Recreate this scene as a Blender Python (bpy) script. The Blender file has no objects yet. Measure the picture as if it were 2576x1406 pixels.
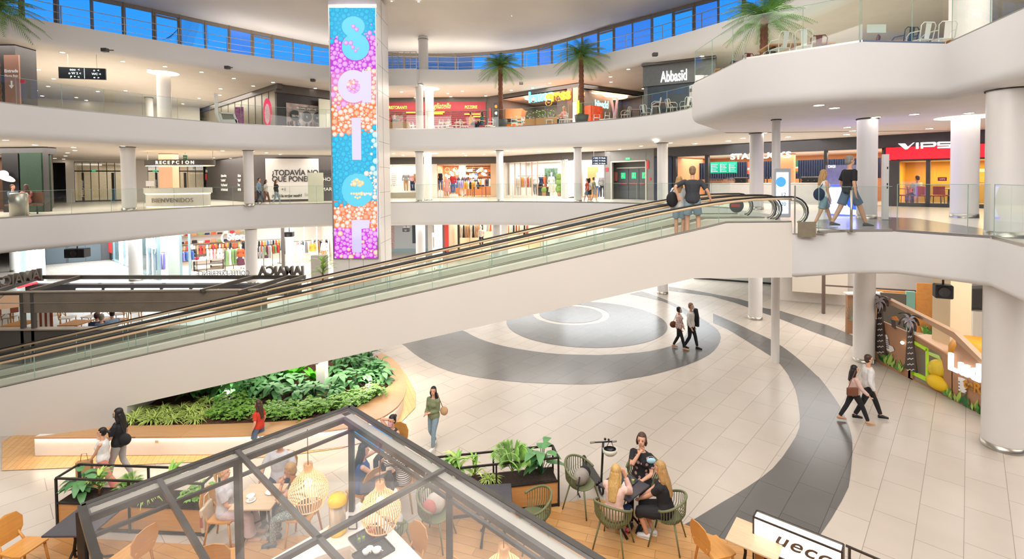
import bpy,bmesh,math,random
from mathutils import Vector,Matrix
random.seed(7)
SC=bpy.context.scene
COL=SC.collection
pi=math.pi
CF,CPITCH,CROLL,CPY,CH=1242.35,0.0269277,-0.0099058,485.696,6.0
_cp,_sp,_cr,_sr=math.cos(CPITCH),math.sin(CPITCH),math.cos(CROLL),math.sin(CROLL)
_r0=Vector((1,0,0)); _f0=Vector((0,_cp,-_sp)); _u0=Vector((0,_sp,_cp))
CR=_r0*_cr+_u0*_sr; CU=_u0*_cr-_r0*_sr
cam_d=bpy.data.cameras.new('camera'); cam=bpy.data.objects.new('camera',cam_d); COL.objects.link(cam)
M=Matrix.Identity(4)
for i in range(3):
    M[i][0]=CR[i]; M[i][1]=CU[i]; M[i][2]=-_f0[i]
M[2][3]=CH
cam.matrix_world=M
cam_d.sensor_width=36; cam_d.lens=CF/2576*36; cam_d.shift_y=-(703-CPY)/2576
cam_d.clip_start=0.05; cam_d.clip_end=500
SC.camera=cam
def ray(x,y):return _f0+CR*((x-1288)/CF)-CU*((y-CPY)/CF)
def U(x,y,z=0.0):
    d=ray(x,y); t=(z-CH)/d.z; return Vector((d.x*t,d.y*t,z))
def UY(x,y,Y):
    d=ray(x,y); t=Y/d.y; return Vector((d.x*t,Y,CH+d.z*t))
def UV(x,y,A,B):
    d=ray(x,y); ax,ay=A[0],A[1]; ex,ey=B[0]-A[0],B[1]-A[1]
    det=d.x*(-ey)+d.y*ex
    t=(ax*(-ey)+ay*ex)/det
    return Vector((d.x*t,d.y*t,CH+d.z*t))
def pxm(Y):return CF/Y
SC.view_settings.view_transform='Standard'; SC.view_settings.look='None'
SC.view_settings.gamma=1.0; SC.view_settings.exposure=0.07
try:SC.view_settings.use_curve_mapping=False
except Exception:pass
cy=SC.cycles
cy.use_adaptive_sampling=True; cy.adaptive_threshold=.06; cy.adaptive_min_samples=14
cy.max_bounces=6; cy.diffuse_bounces=3; cy.glossy_bounces=3; cy.transmission_bounces=4; cy.transparent_max_bounces=24
cy.sample_clamp_indirect=6; cy.caustics_reflective=False; cy.caustics_refractive=False
cy.use_denoising=True
W=bpy.data.worlds.new('dusk'); SC.world=W; W.use_nodes=True
_bg=W.node_tree.nodes['Background']; _tc=W.node_tree.nodes.new('ShaderNodeTexCoord')
_sx=W.node_tree.nodes.new('ShaderNodeSeparateXYZ'); _rp=W.node_tree.nodes.new('ShaderNodeValToRGB')
W.node_tree.links.new(_tc.outputs['Generated'],_sx.inputs[0]); W.node_tree.links.new(_sx.outputs[2],_rp.inputs[0])
W.node_tree.links.new(_rp.outputs[0],_bg.inputs[0])
_rp.color_ramp.elements[0].position=0.0; _rp.color_ramp.elements[0].color=(0.04,0.26,0.72,1)
_rp.color_ramp.elements[1].position=0.45; _rp.color_ramp.elements[1].color=(0.006,0.17,0.60,1)
_bg.inputs[1].default_value=1.7
G0,F1,F2,F3=0.0,4.65,9.2,13.45
S1,S1R,S2,S3,ZC=3.25,3.62,7.85,12.4,15.7
LS=1.0
def area(name,x,y,z,sx,sy,power,col=(1,.93,.84),rot=(0,0,0)):
    l=bpy.data.lights.new(name,'AREA'); l.shape='RECTANGLE'; l.size=sx; l.size_y=sy
    l.energy=power*LS; l.color=col
    o=bpy.data.objects.new(name,l); o.location=(x,y,z); o.rotation_euler=rot; COL.objects.link(o); return o
WARM=(1,.925,.85); NEUT=(1,.97,.94); COOL=(.86,.94,1)
area('roof_light',-6,20,15.3,12,12,900,NEUT)
area('roof_light',4,18,15.3,8,10,650,NEUT)
area('roof_light',0,5,15.3,16,8,900,NEUT)
for x,y,sx,sy,rz in((-14,33,10,1.2,.8),(4,35,10,1.2,-.6),(-5,36,8,1.2,0)):
    area('ceiling_fill_light',x,y,13.7,sx,sy,150,WARM,(pi,0,rz))  # added uplights that brighten the shell ceiling, no cove fitting is there
for a in((-24,27,S3-.05,6,10,420,WARM),(-20,38,S3-.05,12,6,500,WARM),(-6,34.5,S3-.05,10,3.5,260,WARM),(3,32.5,S3-.05,6,4,220,WARM),(12,22,S3-.05,5,8,190,WARM),(14,12,S3-.05,5,5,110,WARM),(-25,24,S2-.05,6,8,430,WARM),(-20,34,S2-.05,8,8,400,WARM),(-8,34,S2-.05,12,4,300,WARM),(3,31,S2-.05,7,4,230,NEUT),(12,24,S2-.05,6,6,130,NEUT),(14,16.5,S2-.05,8,5,85,(.95,.92,1)),(14,10,S2-.05,5,6,60,WARM),(-22,32,S1-.05,9,6,430,COOL),(-12,33,S1-.05,12,4,380,NEUT),(-2,33,S1-.05,10,4,260,COOL),(8,31,S1-.05,10,6,380,COOL),(13,21,S1R-.05,6,9,260,NEUT),(14,10,S1R-.05,5,8,170,NEUT),(-30,36,S1-.05,6,5,320,COOL)):
    area('corridor_light',*a[:5],a[5]*1.9,a[6])
area('near_fill_light',-6,3,8.8,9,4,300,NEUT,(.5,0,0))  # added fill pair, tilted forward to brighten the walkway truss face
area('near_fill_light',4,3,8.8,8,4,260,NEUT,(.5,0,0))
area('under_walkway_fill',-6.2,13.1,1.25,6,1.2,90,WARM)  # added fill pair that brightens the planted bed below the truss
area('under_walkway_fill',-3.6,13.9,1.9,2.5,1.5,50,WARM)
area('rear_fill_light',-8,-3,12.6,16,4,1050,NEUT,(1.05,0,0))  # added fill pair behind the camera, brightens surfaces facing it
area('rear_fill_light',7,-3,12.6,14,4,560,NEUT,(1.05,0,0))
def lin(c):
    if isinstance(c,str):
        c=c.lstrip('#'); c=[int(c[i:i+2],16)/255 for i in(0,2,4)]
        return tuple((v/12.92 if v<=.04045 else((v+.055)/1.055)**2.4)for v in c)
    return tuple(c)
MATS={}
def mat(name,col,rough=.6,metal=0,emit=0,noise=0,scale=8,bump=0,spec=.5,alpha=1):
    if name in MATS:return MATS[name]
    m=bpy.data.materials.new(name); m.use_nodes=True; nt=m.node_tree; b=nt.nodes['Principled BSDF']
    c=lin(col)
    b.inputs['Base Color'].default_value=(*c,1); b.inputs['Roughness'].default_value=rough
    b.inputs['Metallic'].default_value=metal
    b.inputs['Specular IOR Level'].default_value=spec
    if emit:
        b.inputs['Emission Color'].default_value=(*c,1); b.inputs['Emission Strength'].default_value=emit
    if noise or bump:
        tc=nt.nodes.new('ShaderNodeTexCoord'); n=nt.nodes.new('ShaderNodeTexNoise')
        n.inputs['Scale'].default_value=scale; n.inputs['Detail'].default_value=4
        nt.links.new(tc.outputs['Object'],n.inputs['Vector'])
        if noise:
            r=nt.nodes.new('ShaderNodeValToRGB')
            r.color_ramp.elements[0].position=.3; r.color_ramp.elements[1].position=.7
            r.color_ramp.elements[0].color=(*[v*(1-noise)for v in c],1); r.color_ramp.elements[1].color=(*[min(1,v*(1+noise*.6))for v in c],1)
            nt.links.new(n.outputs['Fac'],r.inputs[0]); nt.links.new(r.outputs[0],b.inputs['Base Color'])
        if bump:
            bp=nt.nodes.new('ShaderNodeBump'); bp.inputs['Strength'].default_value=bump; bp.inputs['Distance'].default_value=.01
            nt.links.new(n.outputs['Fac'],bp.inputs['Height']); nt.links.new(bp.outputs[0],b.inputs['Normal'])
    MATS[name]=m; return m
def wood(name,c1,c2,plank=(1.2,.14),rot=0,rough=.45,gap=.004,grain=True,world=True,gapcol=None):
    if name in MATS:return MATS[name]
    m=bpy.data.materials.new(name); m.use_nodes=True; nt=m.node_tree; b=nt.nodes['Principled BSDF']; N=nt.nodes.new; L=nt.links.new
    tc=N('ShaderNodeTexCoord'); mp=N('ShaderNodeMapping'); mp.inputs['Rotation'].default_value[2]=rot
    L(tc.outputs['Object'],mp.inputs[0])
    br=N('ShaderNodeTexBrick'); br.inputs['Scale'].default_value=1
    br.inputs['Brick Width'].default_value=plank[0]; br.inputs['Row Height'].default_value=plank[1]; br.inputs['Mortar Size'].default_value=gap
    a,c=lin(c1),lin(c2)
    br.inputs['Color1'].default_value=(*a,1); br.inputs['Color2'].default_value=(*c,1)
    br.inputs['Mortar'].default_value=(*(lin(gapcol)if gapcol else[v*.45 for v in a]),1)
    L(mp.outputs[0],br.inputs['Vector'])
    out=br.outputs['Color']
    if grain:
        mp2=N('ShaderNodeMapping'); mp2.inputs['Rotation'].default_value[2]=rot; mp2.inputs['Scale'].default_value=(2,30,30)
        L(tc.outputs['Object'],mp2.inputs[0])
        n=N('ShaderNodeTexNoise'); n.inputs['Scale'].default_value=1.5; n.inputs['Detail'].default_value=5; L(mp2.outputs[0],n.inputs['Vector'])
        mx=N('ShaderNodeMixRGB'); mx.blend_type='MULTIPLY'; mx.inputs[0].default_value=.35
        L(out,mx.inputs[1]); L(n.outputs['Color'],mx.inputs[2])
        r2=N('ShaderNodeMapRange'); r2.inputs['To Min'].default_value=.7; r2.inputs['To Max'].default_value=1.15
        L(n.outputs['Fac'],r2.inputs[0]); L(r2.outputs[0],mx.inputs[2]); mx.inputs[0].default_value=.8
        out=mx.outputs[0]
    L(out,b.inputs['Base Color']); b.inputs['Roughness'].default_value=rough
    MATS[name]=m; return m
def glass(name,tint=(.95,.98,.97),refl=.06,gl=(1,1,1)):
    if name in MATS:return MATS[name]
    m=bpy.data.materials.new(name); m.use_nodes=True; nt=m.node_tree; N=nt.nodes.new; L=nt.links.new
    nt.nodes.remove(nt.nodes['Principled BSDF']); o=nt.nodes['Material Output']
    t=N('ShaderNodeBsdfTransparent'); t.inputs[0].default_value=(*tint,1)
    g=N('ShaderNodeBsdfGlossy'); g.inputs[0].default_value=(*gl,1); g.inputs['Roughness'].default_value=.02
    lw=N('ShaderNodeLayerWeight'); lw.inputs[0].default_value=.25
    mr=N('ShaderNodeMapRange'); mr.inputs['To Min'].default_value=refl; mr.inputs['To Max'].default_value=.75
    pw=N('ShaderNodeMath'); pw.operation='POWER'; pw.inputs[1].default_value=2.2
    L(lw.outputs['Facing'],pw.inputs[0]); L(pw.outputs[0],mr.inputs[0])
    mx=N('ShaderNodeMixShader'); L(mr.outputs[0],mx.inputs[0]); L(t.outputs[0],mx.inputs[1]); L(g.outputs[0],mx.inputs[2]); L(mx.outputs[0],o.inputs[0])
    MATS[name]=m; return m
SUBOF={'lettering':('board','panel','light_box','plate','desk_front','ring','screen'),'print':('board','panel','bag_body','can_body','screen','sheet'),'handle':('bag_body','cup_body'),'strap':('bag_body','helmet_shell'),'helmet_lining':('helmet_shell',),'juice':('tank',),'backrest_slats':('arm_rim',),'shade_ring':('shade_slats',),'screen_letter':('screen_picture',),'handrail_guide':('handrail',),'emblem':('board',),'can_top':('can_body',),'fronds':('crown_base',),'menu_print':('display',),'arrow':('board',),'ear_loop':('mask_cloth',),'card':('frame',),'frond_print':('palm_fronds',),'grip':('handlebar',),'bell':('handlebar',),'lime_slice':('tumbler',),'trim_ring':('lamp',),'logo_bar':('logo_disc',),'printed_crowd':('board',),'hanger_rod':('panel',),'paper':('tray_base',),'screen_disc':('screen',)}
def host(name,parent):
    if parent.type=='EMPTY' and name in SUBOF:
        for ch in reversed(parent.children):
            if ch.name.split('.')[0]in SUBOF[name]:return ch
    return parent
class MB:
    def __init__(s):s.v=[]; s.f=[]; s.m=[]; s.mats=[]; s.sm=[]
    def mi(s,m):
        if m not in s.mats:s.mats.append(m)
        return s.mats.index(m)
    def add(s,vs,fs,m,smooth=False):
        b=len(s.v); s.v+=[tuple(v)for v in vs]; k=s.mi(m)
        for f in fs:s.f.append([b+i for i in f]); s.m.append(k); s.sm.append(smooth)
        return s
    def box(s,c,d,m,rz=0,rx=0,ry=0,R=None):
        x,y,z=d[0]/2,d[1]/2,d[2]/2
        R=R or Matrix.Rotation(rz,3,'Z')@Matrix.Rotation(ry,3,'Y')@Matrix.Rotation(rx,3,'X'); c=Vector(c)
        vs=[c+R@Vector(p)for p in((-x,-y,-z),(x,-y,-z),(x,y,-z),(-x,y,-z),(-x,-y,z),(x,-y,z),(x,y,z),(-x,y,z))]
        return s.add(vs,[(0,3,2,1),(4,5,6,7),(0,1,5,4),(1,2,6,5),(2,3,7,6),(3,0,4,7)],m)
    def bar(s,a,b,w,h,m,up=(0,0,1)):
        a,b=Vector(a),Vector(b); d=(b-a); L=d.length
        if L<1e-6:return s
        d.normalize(); u=Vector(up)
        if abs(d.dot(u))>.98:u=Vector((0,1,0))
        x=d.cross(u).normalized(); y=x.cross(d).normalized()
        return s.box((a+b)/2,(w,L,h),m,R=Matrix((x,d,y)).transposed())
    def tube(s,pts,r,m,n=8,closed=False,cap=True,flat=None):
        P=[Vector(p)for p in pts]; k=len(P)
        if not isinstance(r,list):r=[r]*k
        vs=[]; fs=[]; prev=None
        for i in range(k):
            if closed:t=P[(i+1)%k]-P[i-1]
            else:t=P[min(i+1,k-1)]-P[max(i-1,0)]
            if t.length<1e-9:t=Vector((0,0,1))
            t.normalize()
            if prev is None:
                ref=Vector((0,0,1))if abs(t.z)<.9 else Vector((0,1,0))
                x=t.cross(ref).normalized()
            else:
                x=prev-t*prev.dot(t)
                x=x.normalized()if x.length>1e-6 else t.orthogonal().normalized()
            prev=x; y=t.cross(x)
            ri=r[i]; rx,ry=(ri if hasattr(ri,'__len__')else(ri,ri))
            for j in range(n):
                a=2*pi*j/n; vs.append(P[i]+x*(rx*math.cos(a))+y*(ry*math.sin(a)))
        for i in range(k if closed else k-1):
            for j in range(n):
                a=i*n+j; b=i*n+(j+1)%n; c=((i+1)%k)*n+(j+1)%n; d=((i+1)%k)*n+j
                fs.append((a,b,c,d))
        if cap and not closed:fs.append(tuple(range(n-1,-1,-1))); fs.append(tuple((k-1)*n+j for j in range(n)))
        return s.add(vs,fs,m,n>5)
    def cyl(s,c,r,h,m,n=24,r2=None):
        c=Vector(c); return s.lathe(c,[(r,0),(r if r2 is None else r2,h)],m,n,cap=True)
    def lathe(s,c,prof,m,n=24,cap=False,sx=1,sy=1,R=None):
        c=Vector(c); vs=[]; fs=[]
        for r,z in prof:
            for j in range(n):
                a=2*pi*j/n; p=Vector((r*math.cos(a)*sx,r*math.sin(a)*sy,z))
                vs.append(c+(R@p if R else p))
        for i in range(len(prof)-1):
            for j in range(n):fs.append((i*n+j,i*n+(j+1)%n,(i+1)*n+(j+1)%n,(i+1)*n+j))
        s.add(vs,fs,m,n>6)
        if cap:
            s.add(vs[:n],[tuple(range(n-1,-1,-1))],m); s.add(vs[-n:],[tuple(range(n))],m)
        return s
    def sph(s,c,r,m,n=12,k=8,R=None):
        rr=r if hasattr(r,'__len__')else(r,r,r); c=Vector(c); vs=[]; fs=[]
        for i in range(k+1):
            t=pi*i/k
            for j in range(n):
                a=2*pi*j/n; p=Vector((rr[0]*math.sin(t)*math.cos(a),rr[1]*math.sin(t)*math.sin(a),-rr[2]*math.cos(t))); vs.append(c+(R@p if R else p))
        for i in range(k):
            for j in range(n):fs.append((i*n+j,i*n+(j+1)%n,(i+1)*n+(j+1)%n,(i+1)*n+j))
        return s.add(vs,fs,m,True)
    def poly(s,pts,m,flip=False):
        r=list(range(len(pts))); return s.add(pts,[r[::-1]if flip else r],m)
    def prism(s,pts,z0,z1,m,mtop=None):
        n=len(pts); A=[(p[0],p[1],z0)for p in pts]; B=[(p[0],p[1],z1)for p in pts]
        a=sum(pts[i][0]*pts[(i+1)%n][1]-pts[(i+1)%n][0]*pts[i][1]for i in range(n))
        if a<0:A.reverse(); B.reverse()
        s.add(A+B,[(i,(i+1)%n,n+(i+1)%n,n+i)for i in range(n)],m)
        s.add(A,[tuple(range(n-1,-1,-1))],m); s.add(B,[tuple(range(n))],mtop or m); return s
    def wall(s,A,B,z0,z1,t,m,side=1):
        A,B=Vector((A[0],A[1],0)),Vector((B[0],B[1],0)); d=(B-A).normalized(); nrm=Vector((-d.y,d.x,0))*t*side
        return s.prism([A,B,B+nrm,A+nrm],z0,z1,m)
    def build(s,name,parent=None,loc=None,rz=None,bevel=0,smooth=False):
        me=bpy.data.meshes.new(name); me.from_pydata(s.v,[],s.f)
        for m in s.mats:me.materials.append(m)
        me.polygons.foreach_set('material_index',s.m); me.polygons.foreach_set('use_smooth',[smooth or q for q in s.sm]); me.update()
        o=bpy.data.objects.new(name,me); COL.objects.link(o)
        if parent:o.parent=host(name,parent)
        if loc is not None:o.location=loc
        if rz is not None:o.rotation_euler.z=rz
        if bevel:
            b=o.modifiers.new('b','BEVEL'); b.width=bevel; b.segments=2; b.limit_method='ANGLE'
        return o
def tag(o,label=None,cat=None,group=None,kind=None):
    if label:o['label']=label
    if cat:o['category']=cat
    if group:o['group']=group
    if kind:o['kind']=kind
    return o
def st(o):o['kind']='structure'; return o
def thing(name,label,cat,loc=(0,0,0),rz=0,group=None):
    o=bpy.data.objects.new(name,None); COL.objects.link(o); o.location=loc; o.rotation_euler=(0,0,rz); o.empty_display_size=.1
    return tag(o,label,cat,group)
def dup(o,loc=None,rz=None,label=None,parent=None,scale=None):
    c=o.copy(); COL.objects.link(c)
    if parent:c.parent=parent
    for ch in list(o.children):dup(ch,parent=c)
    if loc is not None:c.location=loc
    if rz is not None:c.rotation_euler=(0,0,rz)
    if scale:c.scale=(scale,)*3 if not hasattr(scale,'__len__')else scale
    if label:c['label']=label
    return c
def smooth_line(P,step=.7):
    P=[Vector((p[0],p[1]))for p in P]; out=[]
    for i in range(len(P)-1):
        a,b,c,d=P[max(i-1,0)],P[i],P[i+1],P[min(i+2,len(P)-1)]
        n=max(1,int((c-b).length/step))
        for k in range(n):
            t=k/n
            out.append(.5*((2*b)+(c-a)*t+(2*a-5*b+4*c-d)*t*t+(3*b-a-3*c+d)*t**3))
    out.append(P[-1]); return out
def offset_line(P,d):
    out=[]
    for i in range(len(P)):
        t=(P[min(i+1,len(P)-1)]-P[max(i-1,0)]).normalized(); out.append(P[i]+Vector((-t.y,t.x))*d)
    return out
def resample(P,L):
    out=[P[0]]; acc=0
    for i in range(len(P)-1):
        a,b=P[i],P[i+1]; s=(b-a).length
        while acc+s>=L:
            t=(L-acc)/s; a=a+(b-a)*t; out.append(a); s=(b-a).length; acc=0
        acc+=s
    if(out[-1]-P[-1]).length>.3:out.append(P[-1])
    return out
def text(name,body,size,loc,rot,m,parent=None,ext=.01,bold=0,align='CENTER',sx=1,shear=0,spacing=1):
    c=bpy.data.curves.new(name,'FONT'); c.body=body; c.size=size; c.extrude=ext; c.offset=bold; c.align_x=align; c.shear=shear; c.space_character=spacing
    c.materials.append(m); o=bpy.data.objects.new(name,c); COL.objects.link(o); o.location=loc
    if isinstance(rot,Matrix):o.rotation_euler=rot.to_euler()
    else:o.rotation_euler=rot
    o.scale=(sx,1,1)
    dg=bpy.context.evaluated_depsgraph_get(); me=bpy.data.meshes.new_from_object(o.evaluated_get(dg)); n=bpy.data.objects.new(name,me); COL.objects.link(n)
    n.location=o.location; n.rotation_euler=o.rotation_euler; n.scale=o.scale; bpy.data.objects.remove(o); o=n; bpy.data.curves.remove(c)
    if parent:o.parent=host(name,parent)
    return o
def facing(A,B,back=False):
    """rotation for upright text lying on the vertical plane A->B, read from the camera side"""
    d=Vector((B[0]-A[0],B[1]-A[1],0)).normalized(); z=Vector((0,0,1)); n=d.cross(z)
    if back:d=-d; n=-n
    return Matrix((d,z,n)).transposed()
PLASTER=mat('white_plaster','#dddbd9',.55,noise=.02,scale=.6)
CEIL=mat('ceiling_plaster','#e0dbd3',.7,noise=.03,scale=1.5)
METAL=mat('brushed_steel','#b9b4aa',.3,.9,noise=.05,scale=30)
DARKM=mat('dark_metal','#3a3735',.4,.4,noise=.1,scale=20)
BLACK=mat('black_paint','#1c1b1b',.4,noise=.1)
WHITE=mat('white_paint','#e8e5e0',.4,noise=.02)
GLASS=glass('balustrade_glass',(.90,.96,.93),.045)
GEDGE=mat('glass_edge','#9fb8a8',.15,noise=.1)
CLEAR=glass('window_glass',(.93,.96,.97),.05)
# ==========================================================
def stone(name,c1,c2,mortar,rough,bw=1.2,rh=.6):
    m=bpy.data.materials.new(name); m.use_nodes=True; nt=m.node_tree; b=nt.nodes['Principled BSDF']; N=nt.nodes.new; L=nt.links.new
    tc=N('ShaderNodeTexCoord'); mp=N('ShaderNodeMapping'); mp.inputs['Rotation'].default_value[2]=-math.radians(47.2)
    L(tc.outputs['Object'],mp.inputs[0])
    br=N('ShaderNodeTexBrick'); br.offset=.37; br.inputs['Scale'].default_value=1; br.inputs['Brick Width'].default_value=bw; br.inputs['Row Height'].default_value=rh
    br.inputs['Mortar Size'].default_value=.006; br.inputs['Mortar Smooth'].default_value=.3
    br.inputs['Color1'].default_value=(*lin(c1),1); br.inputs['Color2'].default_value=(*lin(c2),1); br.inputs['Mortar'].default_value=(*lin(mortar),1)
    L(mp.outputs[0],br.inputs['Vector'])
    n=N('ShaderNodeTexNoise'); n.inputs['Scale'].default_value=1.3; n.inputs['Detail'].default_value=6; L(tc.outputs['Object'],n.inputs['Vector'])
    r2=N('ShaderNodeMapRange'); r2.inputs['To Min'].default_value=.9; r2.inputs['To Max'].default_value=1.08; L(n.outputs['Fac'],r2.inputs[0])
    mx=N('ShaderNodeMixRGB'); mx.blend_type='MULTIPLY'; mx.inputs[0].default_value=1; L(br.outputs[0],mx.inputs[1]); L(r2.outputs[0],mx.inputs[2])
    L(mx.outputs[0],b.inputs['Base Color']); b.inputs['Roughness'].default_value=rough
    b.inputs['Specular IOR Level'].default_value=.45
    MATS[name]=m; return m
TILE=stone('pale_stone_tile','#c9bdb0','#c3b7aa','#9a8d80',.27)
TILED=stone('dark_stone_tile','#6b6966','#646260','#4b4946',.22)
DECK=wood('wood_deck','#d8a468','#c68f54',(1.1,.18),rot=math.radians(20),rough=.4)
OAK=wood('oak_panel','#cf9a5f','#c68f55',(3,3),rough=.45,gap=0)
FLOORS=mat('upper_floor_stone','#dcd3c6',.25,noise=.03,scale=2)
def poly_obj(name,pts,z,m,th=.0):
    b=MB(); b.prism([(p[0],p[1])for p in pts],z-.02,z,m); return st(b.build(name))
st(MB().box((-3,20,-.15),(90,80,.3),TILE).build('floor'))
def inlay(name,pts,z,m=None):
    bm=bmesh.new(); vs=[bm.verts.new((p[0],p[1],z))for p in pts]; f=bm.faces.new(vs); f.normal_update()
    if f.normal.z<0:f.normal_flip()
    bmesh.ops.triangulate(bm,faces=bm.faces); me=bpy.data.meshes.new(name); bm.to_mesh(me); bm.free(); me.materials.append(m or TILED)
    o=bpy.data.objects.new(name,me); COL.objects.link(o)
    for p in me.polygons:
        if p.normal.z<0:me.flip_normals(); break
    return st(o)
def circ(cx,cy,r,n=72):return[(cx+r*math.cos(2*pi*i/n),cy+r*math.sin(2*pi*i/n))for i in range(n)]
k=6/6.4
inlay('floor_inlay',circ(2.73*k,23.29*k,1.48*k,64),.006)
b=MB()
def crescent(c1,r1,c2,r2,z,m,n=96):
    mb=MB(); vs=[]
    for i in range(n+1):
        a=2*pi*i/n
        vs.append((c1[0]+r1*math.cos(a),c1[1]+r1*math.sin(a),z)); vs.append((c2[0]+r2*math.cos(a),c2[1]+r2*math.sin(a),z))
    mb.add(vs,[(2*i,2*i+2,2*i+3,2*i+1)for i in range(n)],m); return mb
def ring_px(S):return[U(x,y,0)for x,y in S]
crescent((3.237*k,22.10*k),3.546*k,(2.745*k,23.3*k),1.80*k,.006,TILED).build('floor_inlay')['kind']='structure'
def c1(l):return[(1000+.2134*x,700+.2134*y)for x,y in l]
def c2(l):return[(1400+.2134*x,700+.2134*y)for x,y in l]
sw_out=c1([(90,797),(200,890),(400,1010),(700,1120),(1100,1190),(1500,1228),(1800,1243),(2340,1247)])+c2([(800,1195),(1100,1145),(1400,1065),(1600,1000),(1800,900),(1900,800),(1938,700),(1900,610),(1800,530),(1640,430),(1500,350),(1300,260),(1150,200),(1000,152)])
sw_in=c1([(805,630),(960,712),(1250,800),(1600,860),(1900,893),(2340,905)])+c2([(500,905),(800,890),(1100,860),(1380,790),(1480,720),(1545,620),(1560,500),(1500,410),(1400,335),(1250,272),(1100,235),(865,186)])
o_w=smooth_line([tuple(p[:2])for p in ring_px(sw_out)],.4); i_w=smooth_line([tuple(p[:2])for p in ring_px(sw_in)],.4)
o_w=[o_w[0]+Vector((-1.5,3)),o_w[0]+Vector((-1.3,1.5))]+o_w; i_w=[i_w[0]+Vector((-2.2,2.2))]+i_w
inlay('floor_inlay',[tuple(p)for p in o_w]+[tuple(p)for p in reversed(i_w)],.0052)
def c3(l):return[(1700+.2134*x,680+.2134*y)for x,y in l]
def c4(l):return[(1650+.3243*x,950+.3243*y)for x,y in l]
bo=c3([(440,510),(700,620),(900,715),(1118,815),(1300,930),(1500,1090),(1650,1230)])+c4([(1268,0),(1345,100),(1430,225),(1500,385),(1524,510),(1520,640),(1495,850),(1440,960),(1360,1095),(1278,1215),(1180,1330),(1100,1406)])
bi=c3([(440,620),(600,690),(800,810),(1000,935),(1118,1010),(1220,1095),(1330,1240)])+c4([(1035,0),(1080,90),(1108,220),(1113,385),(1040,530),(905,705),(700,855),(500,975),(320,1085),(200,1152),(150,1260),(300,1406)])
O=smooth_line([tuple(p[:2])for p in ring_px(bo)],.4); I=smooth_line([tuple(p[:2])for p in ring_px(bi)],.4)
inlay('floor_inlay',[tuple(p)for p in O]+[tuple(p)for p in reversed(I)],.004)
bo2=c3([(700,340),(850,385),(1020,440),(1240,480),(1500,560),(1800,650),(2000,730),(2100,775)])
bi2=c3([(660,370),(860,440),(1020,500),(1200,560),(1400,640),(1600,720),(1900,830),(2090,900)])
O=smooth_line([tuple(p[:2])for p in ring_px(bo2)],.6); I=smooth_line([tuple(p[:2])for p in ring_px(bi2)],.6)
inlay('floor_inlay',[tuple(p)for p in O]+[tuple(p)for p in reversed(I)],.0047)
inlay('floor_inlay',[tuple(U(x,y,0)[:2])for x,y in((1682,721),(1760,733),(1860,752),(1905,765),(1885,772),(1790,745),(1682,731))],.0058)
dk=[(1390,1268),(1500,1254),(1620,1290),(1700,1312),(1830,1362),(1960,1406)]
d1=[tuple(U(x,y,0)[:2])for x,y in dk]
inlay('floor_deck',[(-9.4,6.95),(-7.9,8.25),(-5,8.0),(-1.8,8.5)]+d1+[(6.5,6),(6.5,-1),(-9.4,-1)],.012,DECK)
HW=wood('light_hardwood','#e2b278','#d9a66b',(1.0,.12),rot=1.2,rough=.35)
inlay('floor_deck',[tuple(U(x,y,0)[:2])for x,y in((5,1112),(5,1185),(300,1172),(560,1160),(760,1142),(860,1128),(950,1098),(1010,1062),(1045,1026),(1046,990),(1020,940),(985,900))]+[(-4.0,14.5),(-8,14),(-12,11.8)],.012,HW)
def slab(name,inner,outer,zt,zb,r=.3,mtop=None,smooth=True,lip=True):
    P=smooth_line(inner)if smooth else[Vector(p)for p in inner]
    prof=[(0,zt),(0,zb+r)]+[(r*(1-math.cos(a)),zb+r*(1-math.sin(a)))for a in(pi/8,pi/4,3*pi/8,pi/2)]
    lines=[offset_line(P,d)for d,z in prof]
    mb=MB(); n=len(P); vs=[]
    for ln,(d,z)in zip(lines,prof):vs+=[(p.x,p.y,z)for p in ln]
    fs=[]
    for q in range(len(prof)-1):
        for i in range(n-1):fs.append((q*n+i,(q+1)*n+i,(q+1)*n+i+1,q*n+i+1))
    mb.add(vs,fs,PLASTER,True)
    st(mb.build(name+'_fascia' if 0 else name))
    for ln,z,m,nm in((lines[0],zt,mtop or FLOORS,'floor_slab'),(lines[-1],zb,CEIL,'ceiling')):
        bm=bmesh.new(); vv=[bm.verts.new((p[0],p[1],z))for p in list(ln)+[Vector(q)for q in outer]]
        f=bm.faces.new(vv); f.normal_update(); bmesh.ops.triangulate(bm,faces=[f]); me=bpy.data.meshes.new(nm); bm.to_mesh(me); bm.free(); me.materials.append(m)
        o=bpy.data.objects.new(nm,me); COL.objects.link(o); st(o)
    return P
E2=[(-21,4),(-20.6,12),(-20,19.0),(-18.8,22),(-17.14,24.6),(-15.5,26.7),(-13.2,28.5),(-10.71,29.6),(-7.47,30.6),(-4.9,30.8),(-2.27,30.5),(.6,29.8),(3.24,28.4),(5.2,27.1),(7.0,25.4),(8.2,23.2),(8.6,20.5)]
E2b=[(8.6,20.5),(6.24,17.11),(6.30,13.5),(8.37,11.84),(10.6,12.09),(9.91,9.62),(9.2,4)]
P2=smooth_line(E2)
OUT=[(36,-10),(36,50),(-45,50),(-45,-10)]
L2=slab('trim_gallery',[tuple(p)for p in P2],[(36,20.5),(36,50),(-45,50),(-45,4)],F2,S2,.35,smooth=False)
slab('trim_balcony',E2b,[(36,4),(36,20.5)],F2,S2,.3,smooth=False)
E1=[(-21,4),(-20.8,14),(-20.36,19.5),(-19.5,21.2),(-18.7,22.6),(-18.1,24.5),(-16.9,27.1),(-15.2,28.7),(-13,29.6),(-10.95,30),(-7.5,30.25),(-3.15,30.2),(.99,29.3),(4.25,27.8),(6.4,26.3),(8.2,24.2),(9.4,21.5)]
P1=smooth_line(E1)
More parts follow.
